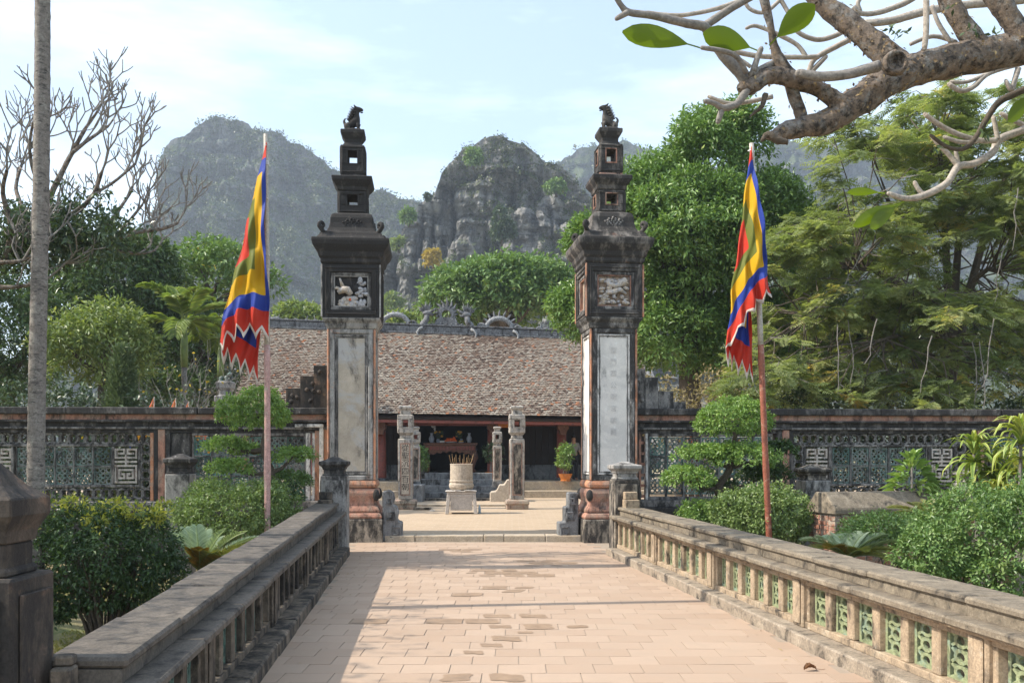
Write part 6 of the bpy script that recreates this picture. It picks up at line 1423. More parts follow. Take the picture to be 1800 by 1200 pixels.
    for px, py in ((1565, 50), (1575, 58), (1590, 55), (1700, 52), (1712, 55), (1744, 58), (1735, 235), (1720, 225), (1650, 258), (1670, 16), (1570, 178)): pts += [tuple(P(px+R.uniform(-6, 6), py+R.uniform(-5, 5), Y-.2)-org) for _ in range(5)]
    pts = np.array(pts); V, Fc = leaf_arrays(pts, R.normal(size=pts.shape), R.normal(size=pts.shape), np.full(len(pts), .045), np.full(len(pts), .018)); lv.add(V, Fc, R.random(len(pts))); lv.obj('fern_leaves', G['dark'], t)
frangi_right()

def frangi_left():
    R = random.Random(31); Y = 14.0; org = Vector((-9.4, 11.0, GZ)); t = thing('frangipani_tree', 'bare candelabra frangipani wreathed in dark epiphyte leaves behind the palm trunk, its unseen crown added for shade', 'tree', org, 0, 'frangipani trees')
    b = MB(); b.tube([Vector((0, 0, -.1)), Vector((.1, .1, 1.5)), Vector((.1, .6, 3.0)), P(-60, 480, 13.4)-org], [.24, .2, .18, .15], 10, .06); b.build('trunk', M['bark'], t, smooth=True)
    b = MB(); tw = MB(); mp = []
    def limb(pl, y, dy=0.0): pl = [(a_, b_, c_*.72) for a_, b_, c_ in pl]; p = px_tube(b, pl, y, org, 8, .06, dy); mp.extend(p[3:]); return p
    lims = [([(-60, 480, 26), (10, 455, 22), (60, 428, 20), (130, 424, 17), (195, 420, 14), (240, 408, 11), (285, 402, 9), (312, 392, 7)], 13.4, 1.0), ([(60, 430, 20), (95, 395, 17), (88, 350, 15), (108, 305, 13), (128, 266, 11), (150, 226, 9)], 13.6, .4), ([(128, 268, 10), (150, 250, 9), (170, 236, 8), (190, 222, 7)], 13.8, .5), ([(95, 392, 14), (135, 372, 12), (165, 340, 9), (180, 300, 7)], 13.5, -.4),
            ([(10, 455, 18), (20, 400, 14), (5, 340, 11), (12, 300, 9)], 13.2, -.6), ([(50, 432, 16), (40, 370, 12), (28, 330, 9), (38, 290, 7)], 13.4, .6), ([(85, 350, 12), (62, 310, 10), (52, 262, 8), (58, 215, 6)], 13.7, -.5), ([(140, 424, 12), (190, 392, 10), (215, 360, 8), (232, 335, 6)], 13.6, .8), ([(-60, 500, 16), (0, 505, 12), (45, 502, 9), (80, 492, 7)], 13.0, .0), ([(-60, 470, 14), (0, 462, 11), (40, 458, 8), (62, 444, 6)], 12.6, 0), ([(150, 430, 11), (205, 440, 9), (245, 446, 7), (272, 440, 5)], 13.8, .6), ([(200, 420, 9), (230, 385, 7), (250, 360, 6)], 14, .3), ([(150, 226, 8), (172, 195, 6), (180, 178, 5)], 14, .2), ([(160, 344, 8), (200, 320, 7), (238, 288, 6)], 13.2, .2)]
    ends = []
    for pl, y, dy in lims: p = limb(pl, y, dy); ends.append((p[-1], (p[-1]-p[-4]).normalized())); ends.append((p[len(p)*2//3], (p[-1]-p[-4]).normalized()))
    b.build('limb', M['bark'], t, smooth=True)
    def grow(p, d, l, r, dep):
        pts = [p]; e = d.copy()
        for q in range(4):
            e = (e + Vector((R.gauss(0, .05), R.gauss(0, .05), .11))).normalized(); pts.append(pts[-1]+e*l/4)
        tw.tube(pts, [r, r*.92, r*.86, r*.82, r*.8], 6, .04)
        if dep == 0: tw.ell(pts[-1], (r*.85,)*3, 6, 4); return
        for q in range(R.choice((2, 2, 3))):
            a = Vector((R.gauss(0, 1), R.gauss(0, .8), R.gauss(.15, .5))); a = (a - e*a.dot(e)).normalized(); grow(pts[-1], (e*.80 + a*.62).normalized(), l*R.uniform(.7, .98), r*.80, dep-1)
    for p, d in ends: grow(p, (d + Vector((R.uniform(-.2, .45), R.uniform(-.3, .3), .35))).normalized(), R.uniform(.24, .38), .0165, 3)
    for _ in range(22): p = R.choice(mp); grow(p, Vector((R.uniform(-.6, .9), R.uniform(-.5, .5), R.uniform(.3, 1))).normalized(), R.uniform(.22, .34), .014, 3)
    # unseen extra limbs added out of view at left to shade the walkway
    for i in range(34):
        p = Vector((R.uniform(-3.0, 2.2), R.uniform(-6, 1.0), R.uniform(3.8, 5.6))) if i < 34 else Vector((R.uniform(1.9, 4.3), R.uniform(-6.0, -3.6), R.uniform(6.6, 8.6))); s = Vector((.1, .3, 2.8)); tw.tube([s, s.lerp(p, .5)+Vector((0, 0, .2)), p], [.09, .06, .035], 6); grow(p, Vector((R.uniform(-.5, 1), R.uniform(-1, .3), .7)).normalized(), .45, .032, 3)
    tw.build('twigs', M['twig_grey'], t)
    RN = np.random.default_rng(8); lv = Leaves(); C = []
    for px, py, n in ((60, 420, 80), (110, 405, 90), (150, 415, 90), (185, 405, 60), (40, 380, 60), (30, 425, 80), (90, 380, 60), (210, 425, 30), (120, 440, 60), (60, 450, 50), (10, 440, 60), (175, 350, 12), (-30, 440, 60)):
        C += [np.array(P(px+R.gauss(0, 22), py+R.gauss(0, 14), 13.5+R.gauss(0, .35))-org) for _ in range(n)]
    for _ in range(1700): C.append(np.array((R.uniform(-2, 3.5), R.uniform(-8.5, -1.2), R.uniform(3.6, 5.6))))  # unseen leaf canopy added out of view to shade rail, post and bush
    C = np.repeat(np.array(C), 8, 0) + RN.normal(size=(len(C)*8, 3))*.10
    V, Fc = leaf_arrays(C, RN.normal(size=C.shape) + np.array([0, 0, .1]), RN.normal(size=C.shape)*.5+np.array([0, 0, .7]), RN.uniform(.07, .13, len(C)), RN.uniform(.03, .055, len(C))); lv.add(V, Fc, RN.normal(.4, .2, len(C))); lv.obj('epiphytes_and_shade_leaves', G['dark'], t)
frangi_left()

# ------------------------------------------------------------------ tall palm trunk at the left
org = P(64, 870, 9.4); org.z = GZ; k = 9.4/F
t = thing('palm_trunk', 'tall slim ringed grey palm trunk rising past the left edge', 'palm tree', org)
pts = []; rs = []
for i in range(150):
    z = GZ + i*0.052; py = 800-(z-EYE)/k; px = 64 + (870-py)*0.0125 + 1.5*math.sin(py*.006)
    pts.append((XP(px, 9.4)-org.x, 0, z-GZ)); rs.append((14.6 - .0022*(870-py))*k*(1+(.045 if i % 4 == 0 else 0) + random.uniform(-.012, .012)))
MB().tube(pts, rs, 14, .012).build('trunk', M['palm_bark'], t, smooth=True)
top = Vector(pts[-1]); R = random.Random(4)
MB().tube([top, top+Vector((0, 0, .5)), top+Vector((0, 0, 1.0))], [.085, .10, .05], 10).build('crownshaft', M['plant_lime'], t)
for i in range(9):
    az = 2*PI*i/9; d = Vector((math.cos(az), math.sin(az), 0)); p = [top+Vector((0, 0, .9))]
    for q in range(9): e = 1.0-q*.16; p.append(p[-1]+(d*math.cos(e)+Vector((0, 0, math.sin(e))))*.2)
    f = MB().tube(p, .016, 5).build('frond', M['plant_lime'], t); bs = np.array([tuple(p[q].lerp(p[q+1], r_)) for q in range(1, 9) for r_ in (0, .33, .66) for s in (-1, 1)])
    ds = np.array([tuple((p[q+1]-p[q]).normalized()*.6 + d.cross(Vector((0, 0, 1)))*s) for q in range(1, 9) for r_ in (0, .33, .66) for s in (-1, 1)]); lv = Leaves(); V, Fc = leaf_arrays(bs, ds, np.tile((0, 0, 1.), (len(bs), 1)), np.full(len(bs), .5), np.full(len(bs), .04), .1, .3); lv.add(V, Fc, np.full(len(bs), .5)); lv.obj('leaflets', G['palm'], f)

# ------------------------------------------------------------------ festival flags on bamboo poles
m_, nt = newmat('printed flag cloth')
uvx = N(nt, 'ShaderNodeAttribute', attribute_name='dsq').outputs['Fac']; hem = N(nt, 'ShaderNodeAttribute', attribute_name='hem').outputs['Fac']
r_ = nt.nodes.new('ShaderNodeValToRGB'); r_.color_ramp.interpolation = 'CONSTANT'; el = r_.color_ramp.elements
RED, GRN, YEL, BLU = (0.62, 0.055, 0.03, 1), (0.17, 0.19, 0.035, 1), (0.70, 0.42, 0.015, 1), (0.035, 0.07, 0.37, 1)
el[0].position, el[0].color = 0, RED; el[1].position, el[1].color = .82, RED
for p, c in ((.24, GRN), (.42, YEL), (.66, BLU)): e = el.new(p); e.color = c
nt.links.new(uvx, r_.inputs[0])
cc = mixc(nt, rng(nt, hem, .45, .55), r_.outputs[0], (0.72, 0.66, 0.60)); fz = noise(nt, coords(nt), 60, 3)
cc = mixc(nt, rng(nt, fz, .3, .7, 0, .25), cc, (0.8, 0.7, 0.6), 'MULTIPLY')
bs_ = N(nt, 'ShaderNodeBsdfPrincipled', {'Base Color': cc, 'Roughness': .6, 'Specular IOR Level': .2}); tr = N(nt, 'ShaderNodeBsdfTranslucent', {'Color': cc}); mxs = N(nt, 'ShaderNodeMixShader', {0: .35, 1: bs_.outputs[0], 2: tr.outputs[0]}); nt.links.new(mxs.outputs[0], nt.nodes.new('ShaderNodeOutputMaterial').inputs[0])
M['flag'] = m_
def flag(label, T, C, Fp, D, Y, pole, pmats, seed, plabel, base):
    org = Vector((XP(base[0], Y), Y, GZ))
    pt = thing('flag_pole', plabel, 'flag pole', org, 0, 'bamboo flag poles')
    pl = [P(px, py, Y)-org for px, py, r in pole]; rr = [r*.5*Y/F for _, _, r in pole]
    n = len(pole); cut = pole[0][3] if len(pole[0]) > 3 else 0
    full = [Vector((pl[0].x + (pl[0].x-pl[1].x)*.3, 0, -.1))] + pl; rf = [rr[0]] + rr
    dense = []; rd = []
    for i in range(len(full)-1):
        for q in range(8): u = q/8; dense.append(full[i].lerp(full[i+1], u)); rd.append((rf[i]*(1-u)+rf[i+1]*u)*(1.13 if (i*8+q) % 6 == 0 else 1))
    dense.append(full[-1]); rd.append(rf[-1]); h = int(len(dense)*.60)
    MB().tube(dense[:h+1], rd[:h+1], 10).build('lower_cane', pmats[0], pt, smooth=True); MB().tube(dense[h:], [x*.96 for x in rd[h:]], 10).build('upper_cane', pmats[1], pt, smooth=True)
    q = dense[-3]; b = MB(); [b.lathe([(z, rd[-3]*1.25), (z+.012, rd[-3]*1.25)], 10, (q.x, q.y, q.z)) for z in (0, .02, .04)]; b.build('lashing', M['white'], pt)
    t = thing('festival_flag', label, 'flag', org, 0, 'five colour festival flags')
    n = 96; T, C, Fp, D = (np.array((XP(x, Y)-org.x, ZP(y, Y)-org.z)) for x, y in (T, C, Fp, D))
    u, v = np.meshgrid(np.linspace(0, 1, n), np.linspace(0, 1, n), indexing='ij')
    saw = lambda s, k_: np.abs(((s*k_) % 1)-.5)*2
    u0, v0 = u.copy(), v.copy()
    ob = lambda q: np.clip((q-.93)/.07, 0, 1)
    u = u + .075*ob(u0)*saw(v0, 4.5); v = v + .075*ob(v0)*saw(u0, 4.5)
    fr = v >= u
    pos = np.where(fr[..., None], T + v[..., None]*(C-T) + u[..., None]*(Fp-C), T + u[..., None]*(D-T) + v[..., None]*(Fp-D))
    dg = np.abs(v-u); L = np.linalg.norm(Fp-T)
    y = np.where(fr, -.16*np.minimum(1, dg*2.2), .05+.13*np.minimum(1, dg*2.2)) + .05*np.sin((u*2.2+v*.7)*9+seed)*np.minimum(1, v*1.6) + .028*np.sin((u-v)*23+seed*2) + .05*(fbm(np.stack([u*5, v*5, u*0+seed], -1), 3, 5)-.5)
    # hanging folds: cloth gathers towards the hoist at the top
    x = pos[..., 0] + .018*np.sin(v*9+seed+u*4)*v; z = pos[..., 1] + np.where(fr, .11*L*np.sin(PI*np.clip(u/np.maximum(v, .01), 0, 1))*v*.45, 0) + .012*np.sin(u*26+seed)*v
    V = np.stack([x, y-.08, z], -1).reshape(-1, 3)
    i = (np.arange(n-1)[:, None]*n + np.arange(n-1)[None]).ravel(); me = npmesh('cloth', V, np.stack([i, i+n, i+n+1, i+1], 1), M['flag'], smooth=True)
    dsq = np.maximum(np.where(u0 < .5, np.minimum((.5-u0)*1.52, .8), (u0-.5)*2), np.abs(v0-.5)*2)
    dist = np.maximum(u0, v0)
    for nm_, val in (('dsq', np.clip(dsq, 0, 1)), ('hem', (dist > .983).astype(float))): a = me.attributes.new(nm_, 'FLOAT', 'POINT'); a.data.foreach_set('value', val.astype(np.float32).ravel())
    c = obj('cloth', me, None, t); so_ = c.modifiers.new('thickness', 'SOLIDIFY'); so_.thickness = .004
    b = MB()
    for q in (.02, .3, .6, .93): p = np.array(T)+(np.array(C)-np.array(T))*q; pz = p[1]; b.tube([Vector((p[0], -.09, pz)), Vector((p[0]-.02, 0, pz+.01))], .008, 5)
    b.build('tie', M['white'], t)
flag('square five colour flag hanging limp from the pink pole in front of the black pillar', (470, 252), (480, 582), (384, 606), (450, 650), 13.0, [(470, 960, 11), (470, 700, 10.5), (469, 450, 9), (467, 236, 7.5)], (M['bamboo_pink'], M['bamboo_grey']), 1, 'straight pinkish bamboo flag pole in front of the bonsai', (470, 960))
flag('square five colour flag hanging limp from the leaning red brown pole', (1317, 262), (1347, 512), (1272, 612), (1326, 646), 12.6, [(1352, 950, 11), (1341, 700, 10.5), (1331, 450, 10), (1321, 252, 8.5)], (M['bamboo_red'], M['bamboo_grey']), 2.4, 'leaning red brown bamboo flag pole beside the right topiary', (1352, 950))
# small pennants in the courtyard beyond the left wall
for i, (px, py, lab) in enumerate(((266, 697, 'red and yellow pennant tip nearest the left pilaster, above the wall'), (304, 699, 'red pennant tip with a blue stripe above the left wall'), (327, 705, 'small red pennant tip third from the left above the wall'), (359, 713, 'lowest red pennant tip nearest the bonsai above the wall'))):
    Y = 19.3+i*.25; org = Vector((XP(px+5, Y), Y, CZ)); t = thing('pennant', lab, 'pennant', org, 0, 'red pennants in the courtyard behind the left wall'); k = Y/F; h = ZP(py, Y)-CZ
    MB().tube([(0, 0, 0), (0, 0, h)], .012, 6).build('staff', M['bamboo_grey'], t)
    for j, (mm, a, b_) in enumerate(((M['sign_red'], 0, .45), (M['sign_gold'], .45, .6), (M['sign_red'], .6, 1))):
        b = MB(); w_ = 30*k; l = 60*k; b.loft([[(-w_*u*a-.002*j, -.012*math.sin(u*8), h-l*u), (-w_*u*b_, -.014*math.sin(u*8)+.012, h-l*u)] for u in np.linspace(0.02, 1, 8)], False, False); b.build('cloth_strip', mm, t)
pm = [(M['sign_red'], M['sign_gold'])]
M['blue_cloth'] = flat('blue cloth', (0.04, 0.08, 0.4))
for i, (px, py, lab) in enumerate(((357, 780, 'red and blue courtyard pennant seen through the pierced tiles by the bonsai'), (248, 775, 'red and yellow courtyard pennant seen through the lattice ring border'), (1300, 782, 'string of small red and blue flags seen behind the right topiary trunk'), (1210, 776, 'orange and white flags seen through the tiles left of the right topiary'))):
    Y = 19.6; org = Vector((XP(px, Y), Y, CZ)); t = thing('pennant', lab, 'pennant', org, 0, 'courtyard pennants seen through the walls'); k = Y/F; h = ZP(py-14, Y)-CZ
    MB().tube([(0, .03, 0), (0, .03, h)], .012, 6).build('staff', M['bamboo_grey'], t)
    for j in range(9): b = MB(); x = random.uniform(-26, 26)*k; z = h-random.uniform(0, 34)*k; b.add([(x-4*k, -.01, z), (x+4*k, 0, z), (x, .012, z-9*k)], [(0, 1, 2)]); b.build('flaglet', (M['sign_red'], M['sign_red'], M['blue_cloth'], M['sign_gold'], M['white'])[j % 5], t)
# ------------------------------------------------------------------ garden plants
def stems(t, R, n, h, spread, r, mat, base=(0, 0, 0), fork=2):
    b = MB()
    for i in range(n):
        a = R.uniform(0, 2*PI); e = Vector((math.cos(a)*spread*R.uniform(.3, 1), math.sin(a)*spread*R.uniform(.3, 1), h*R.uniform(.7, 1))); s = Vector(base)+Vector((math.cos(a), math.sin(a), 0))*R.uniform(.02, .12)
        m = s.lerp(e, .5) + Vector((R.gauss(0, .05), R.gauss(0, .05), h*.08)); b.tube([s, s.lerp(m, .5), m, e], [r, r*.85, r*.65, r*.3], 5)
        for q in range(fork): c = m.lerp(e, R.uniform(0, .7)); b.tube([c, c+Vector((R.gauss(0, .15), R.gauss(0, .15), R.uniform(.1, .3)))], [r*.5, r*.2], 4)
    b.build('stems', mat, t)
for h_ in HEDGES: hedge(*h_)
def bush(label, px, py, rx_, ry_, Y, mat, nsub, sub, dens, per, L, W, seed, cat='bush', name='bush', core=True, nst=9, zmin=-.8, depth=None, group=None, extra=(), var=.5, inner=.2, droop=.15, bias=0.0, stemmat='wood_dark', tips=0):
    R = np.random.default_rng(seed); k = Y/F; c = P(px, py, Y); base = Vector((c.x, Y, GZ)); t = thing(name, label, cat, base, 0, group)
    bl = billow(R, np.array(c-base), (rx_*k, depth or rx_*k, ry_*k), nsub, sub, 1.0, zmin, core)
    for e in extra: bl += billow(R, np.array(P(e[0], e[1], e[4] if len(e) > 4 else Y)-base), (e[2]*k, e[2]*k, e[3]*k), max(4, nsub//3), sub, 1.0, zmin, core)
    lv = Leaves(); foliage(R, lv, bl, dens, per, L, W, clump=.06, droop=droop, inner=inner, zmin=-.9, var=var, bias=bias, stray=.012 if group else .05); lv.obj('foliage', G[mat], t)
    if tips:
        lv2 = Leaves(); tb = [(np.array(c-base) + np.array((R.uniform(-.95, .95)*rx_*k, -R.uniform(.0, .7)*rx_*k, R.uniform(.55, .95)*ry_*k)), np.array([.09, .09, .06])) for _ in range(tips)]; foliage(R, lv2, tb, 130, 10, L*1.05, W, clump=.05, bias=.55, droop=-.4); lv2.obj('young_tips', G[mat], t)
    stems(t, random.Random(seed), nst, (c.z-GZ)*1.0, rx_*k*.7, .018, M[stemmat]); return t
# near-left shrub: open stems below, pale young tips above
bush('large dark shrub with yellow tips and bare stems beside the near brown post', 185, 965, 128, 88, 9.6, 'bush', 70, .20, 60, 12, .050, .024, 41, zmin=-.55, nst=46, extra=((265, 1000, 60, 42, 9.6), (120, 990, 50, 60, 9.6), (175, 1035, 95, 48, 9.6), (95, 1050, 35, 40, 9.5)), var=.45, inner=.35, tips=16)
bush('round clipped olive bush under the left bonsai', 418, 902, 118, 62, 13.6, 'olive', 60, .26, 55, 12, .052, .027, 42, group='round clipped bushes', zmin=-.9)
bush('round clipped bush at the foot of the right topiary', 1345, 905, 100, 52, 13.4, 'olive', 55, .24, 60, 12, .05, .026, 43, group='round clipped bushes', zmin=-.9)
bush('small bright green bush left of the round bush by the sunlit rail', 1236, 902, 40, 25, 14.0, 'ficus', 20, .14, 80, 12, .05, .026, 44, zmin=-.9)
bush('big glossy sunlit hedge bush at the right edge above the rail', 1735, 935, 135, 85, 8.6, 'box', 80, .18, 75, 12, .042, .021, 45, zmin=-.9, nst=16, extra=((1830, 920, 90, 90, 8.6), (1640, 975, 60, 45, 8.4), (1800, 1000, 90, 60, 8.0)))
bush('low leafy hedge in front of the brick tomb', 1565, 930, 85, 24, 10.6, 'box', 45, .12, 80, 12, .042, .02, 46, zmin=-.9, extra=((1500, 945, 40, 18, 10.6), (1620, 930, 40, 26, 10.4)))
bush('small dark green shrub under the right end of the bonsai', 505, 868, 38, 24, 14.2, 'bush', 14, .14, 70, 10, .05, .025, 47, zmin=-.9)
for i, (px, py, rr_, Y, lab) in enumerate(((1010, 820, 0, 0, ''),)): pass

# cloud pruned topiary trees
def topiary(label, Y, pads, stem, seed, bpx):
    R = np.random.default_rng(seed); base = P(bpx, 880, Y); base.z = GZ; t = thing('topiary_tree', label, 'topiary', base, 0, 'cloud pruned topiary trees'); k = Y/F
    b = MB(); px_tube(b, stem, Y, base, 8, .1); b.build('trunk', M['wood_dark'], t, smooth=True); mid = [P(s[0], s[1], Y)-base for s in stem]
    bb = MB()
    for px, py, rx_, ry_, dy, mt_ in pads:
        c = P(px, py, Y+dy)-base; bl = billow(R, np.array(c), (rx_*k, rx_*k*.85, ry_*k), int(14+rx_*.35), min(.2, ry_*k*.7), .9, -.6 if ry_ > 40 else -.3)
        lv = Leaves(); foliage(R, lv, bl, 95, 11, .050, .026, clump=.045, droop=.2, zmin=-.6 if ry_ > 40 else -.3, inner=.2, stray=.012); lv.obj('leaf_pad', G[mt_], t)
        s = min(mid, key=lambda q: abs(q.z - (c.z-.15))); bb.tube([s, s.lerp(c, .5)+Vector((0, 0, -.05)), c], [.04, .028, .012], 6)
    bb.build('limb', M['wood_dark'], t)
topiary('tiered topiary with a round ball top behind the pink flag pole', 14.6, [(450, 725, 66, 48, 0, 'ficus'), (400, 786, 44, 18, 0, 'ficus'), (430, 792, 32, 14, .3, 'ficus'), (410, 826, 46, 19, -.1, 'ficus'), (515, 803, 40, 18, 0, 'ficus'), (508, 848, 42, 20, .2, 'box')], [(470, 960, 12), (468, 880, 11), (478, 830, 10), (462, 790, 10), (470, 750, 8)], 51, 470)
topiary('broad tiered topiary behind the leaning red brown pole', 14.4, [(1290, 742, 68, 46, 0, 'ficus'), (1240, 800, 58, 20, -.1, 'ficus'), (1310, 808, 64, 30, -.2, 'ficus'), (1212, 845, 52, 26, -.2, 'ficus'), (1368, 792, 32, 18, .2, 'bush'), (1345, 838, 48, 28, .4, 'bush'), (1265, 858, 40, 18, .3, 'bush')], [(1288, 960, 16), (1282, 890, 16), (1262, 860, 14), (1285, 820, 12), (1292, 770, 10)], 52, 1285)

# cycads: stiff arching fronds with comb leaflets
def cycad(label, px, py, Y, fr, mat, seed, group='cycads in the garden'):
    R = random.Random(seed); base = P(px, py, Y); base.z = max(base.z, GZ+.02); g0 = Vector((base.x, base.y, GZ)); t = thing('cycad', label, 'cycad', g0, 0, group); z0 = base.z-GZ
    b = MB(); b.lathe([(-.05, .12), (z0*.5, .14), (z0, .10), (z0+.05, .03)], 10); b.build('trunk', M['wood_dark'], t)
    for i, (ex, ey, old, dy) in enumerate(fr):
        e = P(ex, ey, Y+dy)-g0; s = Vector((0, 0, z0+.02)); l = (e-s).length; m = s.lerp(e, .5) + Vector((0, 0, l*.22)); pts = []
        for q in range(13): u = q/12; pts.append(s*(1-u)**2 + m*2*u*(1-u) + e*u*u)
        mm = G['cycad_old'] if old == 2 else (G[mat] if not old else G['cycad_gold'])
        f = MB().tube(pts, [.011-.0006*q for q in range(13)], 5).build('frond', M['plant_lime'], t); bs = []; ds = []; ns = []; Ls = []
        for q in range(64):
            u = .10+.9*q/63; x = u*12; j = min(11, int(x)); p = pts[j].lerp(pts[j+1], x-j); tg = (pts[j+1]-pts[j]).normalized(); sd = tg.cross(Vector((0, 0, 1)))
            sd = sd.normalized() if sd.length > .1 else Vector((1, 0, 0)); up = sd.cross(tg).normalized()
            for sgn in (-1, 1): bs.append(p); ds.append(sd*sgn*.75 + tg*.6 + up*.42 + Vector((R.gauss(0, .03),)*3)); ns.append(up); Ls.append(.155*math.sin(PI*min(.97, .10+u*.84))**.6)
        bs, ds, ns = (np.array([tuple(v) for v in q]) for q in (bs, ds, ns)); lv = Leaves(); V, Fc = leaf_arrays(bs, ds, ns, np.array(Ls), np.full(len(bs), .013), .1, .10); lv.add(V, Fc, np.random.default_rng(seed*30+i).normal(.5, .18, len(bs))); lv.obj('leaflets', mm, f)
cycad('silvery green cycad fanning out behind the shaded rail', 352, 1010, 10.6, [(300, 935, 0, .3), (325, 928, 0, .5), (345, 925, 0, .2), (362, 932, 0, .6), (395, 932, 0, 0), (430, 936, 0, -.1), (462, 945, 0, .3), (452, 960, 1, -.3), (425, 975, 1, -.5), (405, 985, 2, -.5), (335, 965, 2, -.4), (350, 968, 2, -.5), (322, 985, 2, -.3), (372, 972, 1, -.5), (385, 945, 0, .5)], 'cycad', 61)
cycad('low cycad with dull green fronds just behind the sunlit rail', 1490, 985, 10.2, [(1410, 950, 0, 0), (1440, 945, 0, .4), (1470, 940, 0, .4), (1520, 938, 0, .2), (1560, 942, 0, 0), (1600, 955, 0, -.1), (1590, 975, 1, -.3), (1560, 985, 1, -.4), (1425, 968, 1, -.3), (1455, 965, 2, -.4), (1520, 970, 1, -.4), (1545, 948, 0, .3)], 'cycad', 62)
cycad('golden green cycad fronds in front of the brick tomb roof', 1640, 925, 11.6, [(1562, 893, 1, 0), (1575, 902, 1, .2), (1590, 912, 1, -.2), (1600, 886, 0, .3), (1630, 880, 0, .4), (1650, 880, 0, .3), (1672, 886, 0, .1), (1690, 900, 0, 0), (1610, 918, 2, -.2), (1620, 890, 1, .1)], 'cycad_gold', 63)

# strap leaved plants
def straps(lv, R, c, n, L, W, elev, droop, tone, seed):
    for i in range(n):
        az = R.uniform(0, 2*PI); e0 = R.uniform(*elev); l = L*R.uniform(.7, 1.15); d = Vector((math.cos(az), math.sin(az)*.8, 0)); p = Vector(c); pts = [p]
        for q in range(6): e = e0 - droop*(q/5)**1.4*R.uniform(.8, 1.2); p = p + (d*math.cos(e)+Vector((0, 0, math.sin(e))))*l/6; pts.append(p)
        sd = d.cross(Vector((0, 0, 1))).normalized(); V = []; tn = tone+R.gauss(0, .16)
        for q, p in enumerate(pts): w_ = W*(.45, .85, 1, .95, .75, .45, .04)[q]*.5; V += [tuple(p-sd*w_+Vector((0, 0, w_*.4))), tuple(p), tuple(p+sd*w_+Vector((0, 0, w_*.4)))]
        Fq = []
        for q in range(6): a = 3*q; Fq += [(a, a+1, a+4, a+3), (a+1, a+2, a+5, a+4)]
        Fq = np.array(Fq); Ft = np.concatenate([Fq[:, [0, 1, 2]], Fq[:, [0, 2, 3]]])
        rn = np.tile([tn+.3, tn-.25, tn+.3], 7); o = lv.o; lv.V.append(np.array(V)); lv.F.append(Ft+o); lv.R.append(np.clip(rn, 0, 1)); lv.o += len(V)
def dracaena(label, heads, Y, seed, base_px, L, W, tone):
    R = random.Random(seed); base = P(base_px, 900, Y); base.z = GZ; t = thing('dracaena', label, 'plant', base, 0, 'striped dracaenas at the right edge'); b = MB(); lv = Leaves()
    for px, py, s in heads:
        c = P(px, py, Y+R.uniform(-.3, .3))-base; b.tube([Vector((R.uniform(-.08, .08), 0, 0)), Vector((c.x*.6, c.y*.6, c.z*.6)), c], [.03, .026, .02], 7)
        straps(lv, R, c-Vector((0, 0, .06)), 22, L*s*.9, W*1.1, (.7, 1.5), 1.9, tone, seed); straps(lv, R, c-Vector((0, 0, .15)), 22, L*s*.95, W*1.1, (-.1, .9), 1.6, tone-.15, seed); straps(lv, R, c-Vector((0, 0, .32)), 14, L*s*.8, W, (-.4, .5), 1.2, tone-.25, seed)
    b.build('stems', M['twig_grey'], t); lv.obj('leaves', G['dracaena'], t)
dracaena('spiky dracaena with yellow edged leaves above the grey capped post', [(1712, 792, 1.0), (1748, 812, .9), (1760, 850, .8)], 12.6, 71, 1722, .62, .062, .5)
dracaena('tall pale yellow dracaena at the right frame edge', [(1795, 760, 1.0), (1785, 812, 1.0), (1750, 862, .8), (1815, 840, .9)], 12.0, 72, 1790, .60, .06, .72)
def rosette(label, px, py0, py1, Y, wpx, seed, n, mat='ficus'):
    R = np.random.default_rng(seed); base = P(px, 900, Y); base.z = GZ; k = Y/F; t = thing('leafy_plant', label, 'plant', base, 0); z0, z1 = ZP(py1, Y)-GZ, ZP(py0, Y)-GZ
    h = R.random(n); az = R.uniform(0, 2*PI, n); rr = .03+(1-h)*wpx*.35*k; b = np.stack([rr*np.cos(az), rr*np.sin(az), z0+(z1-z0)*h*.85], 1); el_ = .2+h*1.0; d = np.stack([np.cos(az)*np.cos(el_), np.sin(az)*np.cos(el_), np.sin(el_)-.25], 1)
    nn = np.stack([-np.cos(az)*.3, -np.sin(az)*.3, np.ones(n)], 1); lv = Leaves(); V, Fc = leaf_arrays(b, d, nn, wpx*k*R.uniform(.28, .42, n), wpx*k*R.uniform(.09, .13, n), .2, .3); lv.add(V, Fc, R.normal(.6, .2, n)); lv.obj('foliage', G[mat], t)
    MB().tube([(0, 0, 0), (0, 0, z1)], [.03, .012], 6).build('stem', M['twig_grey'], t)
rosette('leafy upright plant with broad pointed leaves in front of the green tiles', 1603, 792, 862, 13.2, 74, 81, 150)
rosette('thin young plant with a few long leaves beside the leafy plant', 1643, 815, 862, 13.1, 46, 82, 16)
rosette('small pale leaved weed in front of the right fretwork panel', 1690, 825, 866, 13.1, 44, 83, 18)

